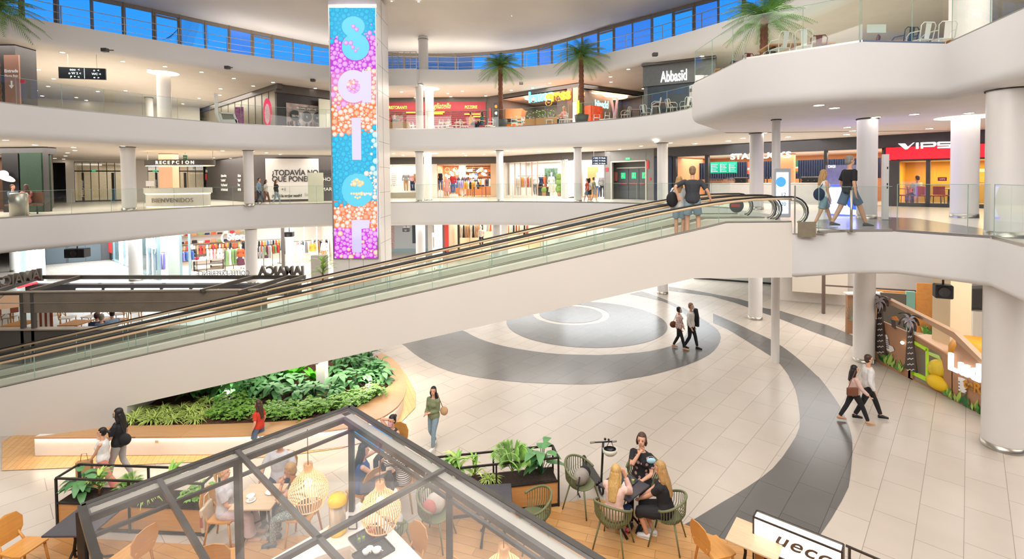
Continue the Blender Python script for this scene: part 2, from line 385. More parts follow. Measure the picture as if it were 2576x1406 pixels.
slab('trim_gallery',[tuple(p)for p in P1],[(36,21.5),(36,50),(-45,50),(-45,4)],F1,S1,.25,smooth=False)
E1b=[(9.4,21.5),(9.4,17),(6.62,15.1),(6.62,11.62),(8.3,11.95),(9.3,11.9),(10.14,10.48),(9.4,9),(9,4)]
slab('trim_landing',E1b,[(36,4),(36,21.5)],F1,S1R,.12,smooth=False)
E3=[(-23.6,10),(-23.4,16),(-22.6,20.3),(-21.2,22.7),(-19.3,24.9),(-16,28.5),(-11.7,31.9),(-8.6,33.0),(-5.4,33.3),(-4.0,33.5),(-2.3,33.4),(.6,32.9),(3.3,31.6),(7.04,28.0),(9.7,24.5),(11.6,21),(12.4,16),(12.4,4)]
P3=smooth_line(E3)
slab('trim_parapet',[tuple(p)for p in P3],[(36,4),(36,50),(-45,50),(-45,10)],F3,S3,.35,smooth=False)
st(MB().box((0,-4.2,F1-.5),(44,9.6,1),PLASTER).build('floor_near_gallery'))
st(MB().box((-4.5,-10.2,6.7),(82,.3,13.4),PLASTER).build('wall_back'))
st(MB().box((-45.2,20,6.7),(.3,60.5,13.4),PLASTER).build('wall_left'))
st(MB().box((36.2,20,6.7),(.3,60.5,13.4),PLASTER).build('wall_right'))
st(MB().box((-4.5,50.2,6.6),(82,.3,13.5),PLASTER).build('wall_far'))
CW=[(-30,14),(-26.5,20),(-23.3,24),(-20,27.7),(-17.85,30.4),(-13,35.6),(-9.3,37.6),(-6.3,38.1),(-3,38),(.7,37.0),(3.4,34.9),(6.9,31.1),(9.9,28.0),(13.4,24),(15.5,19),(16.5,14)]
CWS=smooth_line(CW,.4)
cb=offset_line(CWS,.25)+[Vector(p)for p in((16.9,8),(16.9,-2),(16.9,-10.3),(8,-10.3),(-6,-10.3),(-20,-10.3),(-30.4,-10.3),(-30.4,-2),(-30.4,8))]
mb=MB(); vs=[]; R_=14; n=len(cb); cc=Vector((-5,14))
for r in range(R_+1):
    for p in cb:
        q=cc+(p-cc)*(r/R_); vs.append((q.x,q.y,ZC+.5*(1-(r/R_)**2)))
mb.add(vs,[(r*n+i,(r+1)*n+i,(r+1)*n+(i+1)%n,r*n+(i+1)%n)for r in range(R_)for i in range(n)],mat('shell_ceiling','#ddd5c9',.6,noise=.06,scale=.35),True)
st(mb.build('ceiling'))
st(MB().box((-30.2,2,14.6),(.3,24.6,2.4),PLASTER).build('wall_left')); st(MB().box((16.7,2,14.6),(.3,24.6,2.4),PLASTER).build('wall_right'))
st(MB().box((-6.7,-10.2,14.6),(47.4,.3,2.4),PLASTER).build('wall_back'))
WF=mat('window_frame_bronze','#8d8174',.4,.3,noise=.05)
PW=resample(smooth_line(CW,.4),1.32)
wn=0
SKYGL=glass('clerestory_glass',(.93,.95,1),.02); VIOL=glass('clerestory_glass_violet',(.75,.70,.86),.12,(.8,.8,1)); DKGL=glass('clerestory_glass_dark',(.30,.30,.33),.10)
for i in range(len(PW)-1):
    a,b_=PW[i],PW[i+1]; wn+=1; d=(b_-a).normalized()
    mb=MB(); z0,z1=F3,ZC+.3
    A=Vector((a.x,a.y,0)); B=Vector((b_.x,b_.y,0)); w=.13 if i%4==0 else.07
    mb.bar(A+Vector((0,0,z0)),A+Vector((0,0,z1)),w,.14,WF)
    mb.bar(A+Vector((0,0,z0+.05)),B+Vector((0,0,z0+.05)),.1,.1,WF)
    mb.bar(A+Vector((0,0,ZC-.1)),B+Vector((0,0,ZC-.1)),.1,.2,WF)
    if i%4==1:
        mb.bar(A+Vector((d.x*.1,d.y*.1,z0)),A+Vector((d.x*.1,d.y*.1,z1)),.06,.1,WF); mb.bar(A+Vector((0,0,ZC-.3)),B+Vector((0,0,ZC-.3)),.08,.1,WF)
        mb.bar(B-Vector((d.x*.1,d.y*.1,-z0)),B-Vector((d.x*.1,d.y*.1,-z1)),.06,.1,WF)
    o=st(mb.build('window_%d'%wn))
    g=MB(); mid=(a+b_)/2
    gm=DKGL if-9<mid.x<-2.4 and mid.y>36 else(VIOL if(mid.x>0 and i%3==0)or i%11==5 else SKYGL)
    g.add([A+Vector((0,0,z0)),B+Vector((0,0,z0)),B+Vector((0,0,z1)),A+Vector((0,0,z1))],[(0,1,2,3)],gm)
    g.build('pane',o)
RL=resample(offset_line(P3,.8),2.4)
mb=MB()
for i,p in enumerate(RL[:-1]):
    q=RL[i+1]; mb.bar((p.x,p.y,F3),(p.x,p.y,F3+1.05),.03,.05,METAL)
    for z in(.35,.7,1.05):mb.bar((p.x,p.y,F3+z),(q.x,q.y,F3+z),.02 if z<1 else.04,.02 if z<1 else.03,METAL)
st(mb.build('trim_gallery_handrail'))
def balustrade(P,z,name,h=1.1,off=.12,L=1.5,label=None):
    pts=resample(offset_line(P,off),L)
    for i in range(len(pts)-1):
        a,b_=pts[i],pts[i+1]; d=(b_-a).normalized()*.006; a=a+d; b_=b_-d; n=Vector((-d.y,d.x)).normalized()*.006
        mb=MB(); mb.add([(a.x,a.y,z),(b_.x,b_.y,z),(b_.x,b_.y,z+h),(a.x,a.y,z+h)],[(0,1,2,3)],GLASS)
        mb.bar((a.x,a.y,z+h),(b_.x,b_.y,z+h),.014,.012,GEDGE)
        mb.bar((a.x,a.y,z),(a.x,a.y,z+h),.012,.01,GEDGE)
        st(mb.build(name))
    mb=MB(); Q=offset_line(P,off)
    for i in range(len(Q)-1):mb.bar((Q[i].x,Q[i].y,z+.03),(Q[i+1].x,Q[i+1].y,z+.03),.07,.06,METAL)
    st(mb.build('trim_balustrade_shoe'))
balustrade([p for p in P1 if p.y>18.5 and p.x<9.5],F1,'balustrade_panel')
balustrade([p for p in P2 if p.y>18],F2,'balustrade_panel')
for seg,z,nm in(([Vector(p)for p in E2b[1:7]],F2,'balustrade_panel'),):
    for i in range(len(seg)-1):
        a,b_=seg[i],seg[i+1]
        balustrade([a+(b_-a)*t/4 for t in range(5)],z,nm,1.15,.1,1.4)
seg=[Vector(p)for p in((9.25,11.9),(10.14,10.48),(9.45,9.1),(9.1,6))]
for i in range(3):balustrade([seg[i]+(seg[i+1]-seg[i])*t/4 for t in range(5)],F1,'balustrade_panel',1.15,.08,1.3)
seg=[Vector(p)for p in((7.35,11.72),(8.3,11.98),(9.25,11.93))]
for i in range(2):balustrade([seg[i]+(seg[i+1]-seg[i])*t/4 for t in range(5)],F1,'balustrade_panel',1.1,.08,1.3)
mb=MB(); q0,q1=UY(972,190,32.4),UY(1048,190,32.4); mb.box(((q0.x+q1.x)/2,33.2,12.75),(q1.x-q0.x,1.8,1.1),PLASTER)
for k in range(6):mb.bar((q0.x+(q1.x-q0.x)*k/5,32.4,13.3),(q0.x+(q1.x-q0.x)*k/5,32.4,14.4),.04,.05,METAL)
for z in(13.6,14.0,14.4):mb.bar((q0.x,32.4,z),(q1.x,32.4,z),.04,.04,METAL)
st(mb.build('trim_gallery_block'))
inlay('floor_inlay',[tuple(U(x,y,F1)[:2])for x,y in((2035,572),(2140,581),(2250,581),(2484,597),(2490,578),(2300,549),(2190,545),(2060,553))],F1+.006)
# ==========================================================
COLM=mat('column_paint','#e2deda',.35,noise=.015,scale=3)
GLOW=mat('warm_lamp_glow','#fff1dc',.5,emit=3.5)
GLOWC=mat('cool_lamp_glow','#eef6ff',.5,emit=9)
def column(x,y,r,z0,z1,ring=True,cap=False):
    mb=MB(); mb.lathe((x,y,0),[(r,z0),(r,z1+.15)],COLM,40)
    if cap:mb.lathe((x,y,0),[(r+.02,z1-.01),(r+.42,z1-.01)],GLOW,40)
    else:mb.lathe((x,y,0),[(r+.03,z1-.03),(r+.03,z1)],DARKM,32)
    o=st(mb.build('column'))
    if ring:st(MB().lathe((x,y,0),[(r+.012,z0),(r+.012,z0+.13),(r,z0+.13)],METAL,40).build('trim_column_ring',o))
for a in((-19.39,25.0,.31),(-15.23,28.6,.27),(-5.88,31.5,.25),(-.75,31.0,.22),(3.86,28.9,.23),(7.9,25.9,.27),(10.3,20.8,.27),(11.4,15.86,.28),(10.78,10.75,.36),(-4.3,43,.3)):
    column(*a,F1,S2)
column(14.47,15.79,.35,F1,S2,cap=True); column(-5.7,33.6,.26,F1,S2,cap=True)
for a in((10.27,20.8,.27),(11.38,15.9,.30),(10.78,10.75,.36),(14.24,25.87,.25),(7.8,25.6,.27)):column(*a,0,S1R)
for a in((-23.38,30.49,.36),(-15.5,29.2,.33),(-5.9,31.6,.3),(-5.0,33.2,.28),(-1.0,31.2,.3),(-34.5,34,.2)):column(*a,0,S1)
column(8.5,15.9,.125,0,S2,ring=False)
for a in((-20.2,28.9,.35),(-5.7,34.6,.3)):column(*a,F2,S3,cap=True)
for a in((-6.1,33.0,.25),(14.2,15.4,.5),(-27,37,.25)):column(*a,F2,S3)
column(-6.0,34.2,.33,F3,ZC)
# ==========================================================
def vcmat(name,strength):
    m=bpy.data.materials.new(name); m.use_nodes=True; nt=m.node_tree; b=nt.nodes['Principled BSDF']
    a=nt.nodes.new('ShaderNodeVertexColor'); a.layer_name='Col'; nt.links.new(a.outputs[0],b.inputs['Emission Color'])
    b.inputs['Emission Strength'].default_value=strength; b.inputs['Base Color'].default_value=(.02,.02,.02,1); b.inputs['Roughness'].default_value=.8; b.inputs['Specular IOR Level'].default_value=.1
    return m
def ccobj(name,tris,m,parent):
    """tris: list of (verts, faces, colours)"""
    V=[]; F=[]; C=[]
    for vs,fs,cs in tris:
        b=len(V); V+=[tuple(v)for v in vs]; C+=cs
        for f in fs:F.append([b+i for i in f])
    me=bpy.data.meshes.new(name); me.from_pydata(V,[],F); ca=me.color_attributes.new('Col','FLOAT_COLOR','POINT')
    for i,c in enumerate(C):ca.data[i].color=(*c[:3],1)
    me.materials.append(m); o=bpy.data.objects.new(name,me); COL.objects.link(o); o.parent=parent; return o
PY=26.0
tower=thing('led_tower','tall white square tower with a full height screen of coloured balls spelling saler','tower',(0,0,0))
a0=UY(836,400,PY).x; a1=UY(946,400,PY).x
TP=mat('tower_panel','#e6e2dc',.35,noise=.02)
mb=MB(); mb.box(((a0+a1)/2+.02,PY+1.25,7.9),(a1-a0+.24,2.3,15.8),TP)
for z in[i*1.35 for i in range(1,12)]:mb.box((a1+.143,PY+1.25,z),(.004,2.28,.012),DARKM)
for x in(a0+.75,a0+1.5):mb.box((x,PY+.097,1.1),(.012,.004,2.2),DARKM)
mb.box((a1+.145,PY+1.0,8),(.006,.012,15.8),DARKM)
mb.build('tower_body',tower)
SCR=vcmat('led_screen',1.0)
cC=lambda h:lin(h)
zones=[(20,95,'#08b2e2'),(95,180,'#c22bd6'),(180,262,'#e87fae'),(262,335,'#f07a2e'),(335,440,'#08b4de'),(440,505,'#04b6de'),(505,575,'#ef7a30'),(575,651,'#cf2fe0')]
tr=[]
def scr(x,y,d=0):
    t=(y-20)/630; xl=829+13*t; xr=944+5.5*t; p=UY(xl+(x-829)/115*(xr-xl),y,PY+.05-d); return p
for y0,y1,c in zones:tr.append(([scr(829,y0),scr(944,y0),scr(944,y1),scr(829,y1)],[(0,1,2,3)],[cC(c)]*4))
def inl(x,y,pad=0):
    """inside one of the five letters"""
    def el(cx,cy,a,b):return((x-cx)/(a+pad))**2+((y-cy)/(b+pad))**2<1
    if el(888,67,31,28)or el(893,118,37,36):return True
    if(el(884,217,40,42)or(885<x<932+pad and 178-pad<y<258+pad))and not el(888,217,17-pad,20-pad):return True
    if abs(x-892)<12+pad and 295-pad<y<402+pad:return True
    if el(893,478,42,42):return not(el(893,460,16-pad,9-pad)or(x>890 and 484+pad<y<492-pad))
    if(abs(x-889)<13+pad and 553-pad<y<635+pad)or(889<x<925+pad and 553-pad<y<574+pad):return True
    return False
rnd=random.Random(3); balls=[]
def ballcol(x,y):
    r=rnd.random(); w=y+rnd.uniform(-9,9)+(x-886)*.22
    if w<92:return('#00c8ee','#0795c9')if r<.93 else('#f0b0f5','#c955dc')
    if w<182:return('#f2b3f7','#c443da')
    if w<262:return('#fdeee2','#f59a64')if x>915 or r<.5 else('#f0c0f2','#d870d8')
    if w<335:return('#fff0e0','#f4874a')if r<.75 else('#ffc9a0','#ef6c2c')
    if w<442:return('#00cdf2','#0495c4')if x<930 or r<.4 else('#dff4f4','#8fd4dd')
    if w<505:return('#10c4ea','#0890c0')if x<900 else('#fdf3ea','#c8c0b4')
    if w<572:return('#fff2e4','#f18a4a')if r<.8 else('#ffba90','#ee6d30')
    return('#f4bbf8','#cf3be0')if r<.85 else('#fde8dc','#f08f60')
def try_ball(x,y,r,force=False):
    if not(831<x<943 and 22<y<649):return
    if not force and inl(x,y,r*.55):return
    for bx,by,br in balls:
        if abs(by-y)<16 and(bx-x)**2+(by-y)**2<((br+r)*.87)**2:return
    balls.append((x,y,r))
for R,n in((7.2,900),(5.4,2200),(3.8,4200),(2.4,4500)):
    for _ in range(n):try_ball(rnd.uniform(831,943),rnd.uniform(22,648),R*rnd.uniform(.85,1.1))
for x,y,r in((888,66,5.5),(896,74,5.5),(869,108,6),(881,108,6),(886,119,5),(893,128,4),(899,122,3),(874,213,6),(884,205,6),(894,207,6),(900,217,6),(895,228,6),(884,232,6),(875,225,6),(886,217,6),(878,464,4),(884,457,4.5),(892,453,5),(899,458,5),(900,466,4.5))+tuple((877+6.5*i,487,3.2)for i in range(9))+((887,496,3),(893,498,3),(899,496,3)):
    balls.append((x,y,r))
for i,(x,y,r)in enumerate(balls):
    lt,dk=ballcol(x,y)
    if 440<y<500 and 870<x<905:lt,dk='#f6ecc0','#d8c280'
    if 50<y<135 and inl(x,y,0):lt,dk='#f0bdf6','#b763d0'
    cx,cz=scr(x,y,.002+.0004*(i%9)),scr(x-r*.25,y-r*.3,.002+.0004*(i%9)); n=14
    vs=[cz]+[cx+Vector((math.cos(2*pi*k/n),0,math.sin(2*pi*k/n)))*(r/47.8)for k in range(n)]
    mid=[cz+(v-cz)*.62 for v in vs[1:]]
    L_,D_=cC(lt),cC(dk); M_=tuple(a*.8+b*.2 for a,b in zip(L_,D_))
    tr.append((vs+mid,[(0,n+1+k,n+1+(k+1)%n)for k in range(n)]+[(n+1+k,1+k,1+(k+1)%n,n+1+(k+1)%n)for k in range(n)],[L_]+[D_]*n+[M_]*n))
ccobj('screen_picture',tr,SCR,tower)
LCY=mat('screen_cyan','#05c6ee',.5,emit=1.0); LLV=mat('screen_lavender','#d9d0f8',.5,emit=.95)
for _m in(LCY,LLV):_m.node_tree.nodes['Principled BSDF'].inputs['Base Color'].default_value=(.02,.02,.02,1)
def disc_poly(cx,cy,a,b,n=40):return[(cx+a*math.cos(2*pi*i/n),cy+b*math.sin(2*pi*i/n))for i in range(n)]
def letter(shapes,m,d=.0045):
    mb=MB()
    for k,s in enumerate(shapes):mb.poly([scr(x,y,d-.00003*k)for x,y in s],m)
    return mb.build('screen_letter',tower)
def band(pts,w):
    L=[]; R=[]; P=[Vector(p)for p in pts]
    for i,p in enumerate(P):
        t=(P[min(i+1,len(P)-1)]-P[max(i-1,0)]).normalized(); nn=Vector((-t.y,t.x))*w/2; L.append(p+nn); R.append(p-nn)
    return[[L[i],L[i+1],R[i+1],R[i]]for i in range(len(P)-1)]
sp=[(908,60),(900,50),(888,45),(874,48),(866,58),(868,72),(880,84),(896,94),(912,106),(917,122),(908,138),(892,143),(874,138),(864,126)]
sp=[tuple(p)for p in smooth_line(sp,3)]
letter([disc_poly(888,67,29,26),disc_poly(893,118,35,34)],LCY,.0012)
letter(band([(888+40*math.cos(t*2*pi/40),217+34*math.sin(t*2*pi/40))for t in range(41)]if False else[(886+29*math.cos(t*2*pi/40),217+30*math.sin(t*2*pi/40))for t in range(41)],23)+[[(908,178),(932,178),(932,258),(908,258)]],LLV,.0075)
letter([[(880,296),(904,296),(904,402),(880,402)]],LLV,.0075)
letter([disc_poly(893,478,42,42)],LCY,.0012)
letter([[(876,553),(902,553),(902,635),(876,635)],[(900,553),(925,553),(922,574),(900,576)]],LLV,.0075)
fr=MB()
for x in(827.4,945.6):
    fr.bar(UY(x,19,PY+.06),UY(x+(13 if x<900 else 5.5),651,PY+.06),.05,.06,METAL)
fr.bar(scr(828,19,-.02),scr(945,19,-.02),.05,.05,METAL); fr.bar(scr(828,651,-.02),scr(945,651,-.02),.05,.05,METAL)
fr.build('screen_frame',tower)
l=area('tower_screen_glow',(a0+a1)/2,PY-.25,9,2.2,12,260,(.75,.7,1),(pi/2,0,0))
# ==========================================================
BEIGE=mat('truss_cladding','#dfd8ce',.5,noise=.015,scale=.7)
RUBBER=mat('handrail_rubber','#262322',.35,noise=.1)
PALLET=mat('walkway_pallet','#a8a08a',.35,.3,noise=.2,scale=6)
SKIRT=mat('walkway_skirt','#e6e2d2',.3,.0,noise=.06,scale=3)
CHAMP=mat('champagne_metal','#e0c29c',.35,.2,noise=.05)
WGL=glass('walkway_glass',(.93,.975,.95),.04)
SL=.217
def zt(X):return 4.53+SL*(X-3.3)if X<5.07 else 4.93
def zb(X):return 0.0 if X<-9.25 else(3.62+SL*(X-4.27)if X<4.27 else 3.62)
XS=[-17.0,-9.26,-9.24,-5,0,3,4.27,5.07,6.62]
def rail_pts():
    P=[(-17,5.16+SL*(-20.3))]+[(x,5.16+SL*(x-3.3))for x in(-10,-4,0,2,3.0)]+[(3.6,5.215),(4.2,5.325),(4.8,5.42),(5.3,5.48),(5.8,5.52),(6.3,5.53),(6.65,5.53)]
    for k in range(1,9):
        a=pi/2-k*pi*.84/8; P.append((6.65+.4*math.cos(a),5.17+.36*math.sin(a)))
    return P
def walkway(name,Y0,Y1,label,near):
    t=thing(name,label,'moving walkway',(0,0,0))
    mb=MB(); vs=[]
    for Y in(Y0,Y1):
        for X in XS:vs+=[(X,Y,zt(X)),(X,Y,min(zb(X),zt(X)-.02))]
    n=len(XS); fs=[]
    for i in range(n-1):
        a=2*i; fs.append((a,a+1,a+3,a+2)); b=2*n+2*i; fs.append((b+2,b+3,b+1,b)); fs.append((a+1,b+1,b+3,a+3))
    fs.append((2*n-2,2*n-1,4*n-1,4*n-2)); mb.add(vs,fs,BEIGE); mb.build('truss',t)
    mb=MB()
    for i in range(len(XS)-1):
        x0,x1=XS[i],XS[i+1]; mb.add([(x0,Y0+.25,zt(x0)-.27),(x1,Y0+.25,zt(x1)-.27),(x1,Y1-.25,zt(x1)-.27),(x0,Y1-.25,zt(x0)-.27)],[(0,1,2,3)],PALLET)
    mb.build('pallet_band',t)
    for Ya,s in((Y0,1),(Y1,-1)):
        mb=MB()
        for i in range(len(XS)-1):
            x0,x1=XS[i],XS[i+1]
            mb.add([(x0,Ya+s*.25,zt(x0)-.27),(x1,Ya+s*.25,zt(x1)-.27),(x1,Ya+s*.22,zt(x1)-.02),(x0,Ya+s*.22,zt(x0)-.02),(x0,Ya+s*.0,zt(x0)+.012),(x1,Ya+s*0,zt(x1)+.012)],[(0,1,2,3),(3,2,5,4)],SKIRT)
            mb.bar((x0,Ya+s*.05,zt(x0)+.02),(x1,Ya+s*.05,zt(x1)+.02),.05,.03,METAL)
        mb.build('skirt',t)
        P=rail_pts(); yy=Ya+s*.1
        r=MB().tube([(x,yy,z)for x,z in P],.021,RUBBER,8).build('handrail',t)
        inn=MB().tube([(x,yy,z-.05)for x,z in P[:13]],(.016,.032),CHAMP,6)
        inn.tube([(6.65+.33*math.cos(pi/2-k*pi*.84/8),yy,5.17+.29*math.sin(pi/2-k*pi*.84/8))for k in range(9)],.03,METAL,6); inn.build('handrail_guide',t)
        Q=[(x,z-.07)for x,z in P[:13]]
        def railz(X):
            for(xa,za),(xb,zb_)in zip(Q,Q[1:]):
                if xa<=X<=xb:return za+(zb_-za)*(X-xa)/(xb-xa)
            return Q[-1][1]
        xs=[-17+1.37*i for i in range(17)]+[6.62]
        for i in range(len(xs)-1):
            xa,xb=xs[i]+.004,xs[i+1]-.004; mid=[xa+(xb-xa)*q/3 for q in range(4)]
            g=MB(); g.add([(x,yy,zt(x)+.02)for x in mid]+[(x,yy,railz(x))for x in reversed(mid)],[tuple(range(8))],WGL)
            g.bar((xa,yy,zt(xa)),(xa,yy,railz(xa)),.012,.006,GEDGE)
            g.build('glass_panel',t)
    return t
w1=walkway('moving_walkway',11.65,13.0,'inclined glass sided moving walkway on the near side, carrying a couple near its upper end',True)
w2=walkway('moving_walkway',13.06,14.55,'inclined glass sided moving walkway on the far side, behind the one in use',False)
mb=MB(); mb.box((7.0,13.1,F1+.008),(.9,2.9,.012),METAL); st(mb.build('trim_comb_plate'))
e=thing('end_barrier','clear glass end barrier with steel base plate beside the walkway handrail loop','barrier',(0,0,0))
mb=MB(); mb.add([(6.62,11.55,F1+.1),(7.9,11.6,F1+.1),(7.9,11.6,F1+1.15),(6.62,11.55,F1+1.15)],[(0,1,2,3)],GLASS); mb.bar((6.62,11.55,F1),(6.62,11.55,F1+1.15),.02,.03,METAL); mb.build('glass_panel',e)
MB().box((6.9,11.54,F1+.12),(.42,.02,.36),mat('aged_steel','#9a9079',.4,.5,noise=.1)).build('base_plate',e)
for X in(8.15,):
    mb=MB(); mb.tube([(X,11.85,F1),(X,11.85,F1+1.02)],.028,METAL,10); mb.box((X,11.85,F1+.01),(.12,.12,.02),METAL); tag(mb.build('barrier_post'),'slim steel post standing at the glass edge beside the walking couple','post')
for X,Y,c,nm,lb in((5.9,14.5,'#3d4446','round_sign','round dark warning sticker with a red bar on the far walkway glass'),):
    s=thing(nm,lb,'sign',(0,0,0))
    p=UY(1853,517,14.4)
    MB().lathe(p,[(0,0),(.21,0)],mat('sticker_grey',c,.5),32,R=Matrix.Rotation(pi/2,3,'X')).build('disc',s)
    MB().box((p.x-.04,p.y-.012,p.z),(.26,.006,.09),mat('sticker_red','#b8423c',.5)).build('bar',s)
p=UY(1808,512,12.9); tag(MB().box(p,(.22,.006,.06),MATS['sticker_red']).build('sticker'),'small long red sticker on the walkway glass beside the man in dark shirt','sticker')
mb=MB(); xx=UY(811,960,13.2).x; mb.box((xx,13.2,.95),(.24,.24,1.9),COLM); mb.box((xx-.15,13.2,1.62),(.7,1.6,.5),COLM)
mb.add([(xx+.1,12.6,1.45),(xx+.55,12.6,2.3),(xx-.1,12.6,2.2),(xx+.1,13.8,1.45),(xx+.55,13.8,2.3),(xx-.1,13.8,2.2)],[(0,1,2),(5,4,3),(0,3,4,1),(1,4,5,2),(2,5,3,0)],COLM)
st(mb.build('trim_walkway_support'))
# ==========================================================
def pl(l,z):return[tuple(U(x,y,z)[:2])for x,y in l]
outer=pl([(76,1100),(240,1099),(400,1098),(560,1096),(720,1090),(820,1083),(900,1071),(960,1050),(1000,1022),(1020,990),(1022,960),(1008,925),(985,900),(960,888)],.48)
inner=pl([(300,1070),(360,1070),(430,1069),(560,1066),(700,1060),(800,1050),(870,1034),(930,1008),(965,985),(982,960),(980,940),(965,920),(948,906),(935,900)],.48)
back_o=[(-6.5,15.2),(-9.6,14.4),(-9.4,12.6),(-9.15,11.2)]
BT=wood('bench_oak','#d6a676','#cf9c69',(2.6,.6),rot=.05,rough=.35,gap=.002)
bench=thing('planter_bench','long curved white bench with oak seat and light strip wrapping the planted bed','bench',(0,0,0))
oo=smooth_line(outer,.3); ii=smooth_line(inner,.3)
def strip(name,A,B,z0,z1,m,parent):
    A=resample(A,.12)if 0 else A; n=60
    def at(P,t):
        Ls=[0]
        for i in range(len(P)-1):Ls.append(Ls[-1]+(P[i+1]-P[i]).length)
        s=t*Ls[-1]
        for i in range(len(P)-1):
            if Ls[i+1]>=s:return P[i]+(P[i+1]-P[i])*((s-Ls[i])/max(1e-6,Ls[i+1]-Ls[i]))
        return P[-1]
    mb=MB(); vs=[]
    for k in range(n+1):
        a,b=at(A,k/n),at(B,k/n); vs+=[(a.x,a.y,z0),(a.x,a.y,z1),(b.x,b.y,z1),(b.x,b.y,z0)]
    fs=[]
    for k in range(n):
        for j in range(4):fs.append((4*k+j,4*k+(j+1)%4,4*k+4+(j+1)%4,4*k+4+j))
    fs.append((0,3,2,1)); fs.append((4*n,4*n+1,4*n+2,4*n+3))
    mb.add(vs,fs,m); return mb.build(name,parent)
strip('seat_top',oo,ii,.44,.48,BT,bench)
o2=offset_line(oo,.09); i2=offset_line(ii,-.02)
strip('bench_base',o2,offset_line(oo,.22),.02,.44,mat('bench_white','#efebe4',.4,noise=.02),bench)
strip('light_strip',offset_line(oo,.06),offset_line(oo,.088),.415,.438,mat('led_strip','#fff2d8',.5,emit=22),bench)
mb=MB(); c_=offset_line(oo,.089)
p=UY(406,1099,c_[8].y-.0); sock=MB().box((U(406,1102,.33).x,c_[9].y-.012,.33),(.07,.012,.06),CHAMP); sock.build('socket',bench)
soil=MATS.get('s')or mat('bark_mulch','#6a4630',.9,noise=.55,scale=22,bump=1.0)
sb=inlay('planting_soil',[tuple(p)for p in ii]+back_o,.40,soil)
del sb['kind']; sb.parent=bench; sb.name='soil'
# ==========================================================
def V(*a):return Vector(a)
def ik(a,c,l1,l2,hint):
    d=c-a; L=d.length; m=(l1+l2)*.998
    if L>m:c=a+d*(m/L); d=c-a; L=m
    u=d.normalized(); x=max(-1,min(1,(l1*l1+L*L-l2*l2)/(2*l1*L))); h=(hint-u*hint.dot(u))
    h=h.normalized()if h.length>1e-4 else u.orthogonal().normalized()
    return a+u*(l1*x)+h*(l1*math.sqrt(1-x*x)),c
_tmpn=[0]
def remesh(mb,name,voxel,parent,sm=3,mats=None):
    o=mb.build(name)
    r=o.modifiers.new('r','REMESH'); r.mode='VOXEL'; r.voxel_size=voxel; r.use_smooth_shade=True
    if sm:s=o.modifiers.new('s','SMOOTH'); s.factor=.5; s.iterations=sm
    dg=bpy.context.evaluated_depsgraph_get(); me=bpy.data.meshes.new_from_object(o.evaluated_get(dg)); o.modifiers.clear(); old=o.data; o.data=me; bpy.data.meshes.remove(old)
    if not me.materials:me.materials.append(mb.mats[0])
    me.polygons.foreach_set('use_smooth',[True]*len(me.polygons))
    if parent:o.parent=parent
    return o
SKIN=mat('skin_light','#dfa98a',.5,noise=.05,scale=12); SKIN2=mat('skin_tan','#c98e6c',.5,noise=.05,scale=12); MANQ=mat('mannequin_white','#efedea',.3,noise=.02)
SURG=mat('surgical_mask','#a9d3e0',.7,noise=.04); PMASK=mat('pink_mask','#e9a9b4',.7,noise=.04); WMASK=mat('white_mask','#e7e9ec',.7,noise=.03)
def hairmat(name,c):
    m=mat(name,c,.5,noise=.3,scale=1.0); nt=m.node_tree; n=[q for q in nt.nodes if q.type=='TEX_NOISE'][0]; tc=[q for q in nt.nodes if q.type=='TEX_COORD'][0]; mp=nt.nodes.new('ShaderNodeMapping'); mp.inputs['Scale'].default_value=(95,95,5); nt.links.new(tc.outputs['Object'],mp.inputs[0]); nt.links.new(mp.outputs[0],n.inputs['Vector']); return m
HB=hairmat('hair_black','#1f1817'); HBR=hairmat('hair_brown','#4b3224'); HBL=hairmat('hair_blonde','#cda565'); HBL2=hairmat('hair_honey','#b58d58'); HG=hairmat('hair_grey','#8d8880'); HS=hairmat('hair_sandy','#8c6f52')
EYE=mat('eye_dark','#2a1d18',.3); LIP=mat('lip','#b0605a',.5)
def cloth(name,c,n=.1,sc=14):return mat(name,c,.85,noise=n,scale=sc,bump=.25)
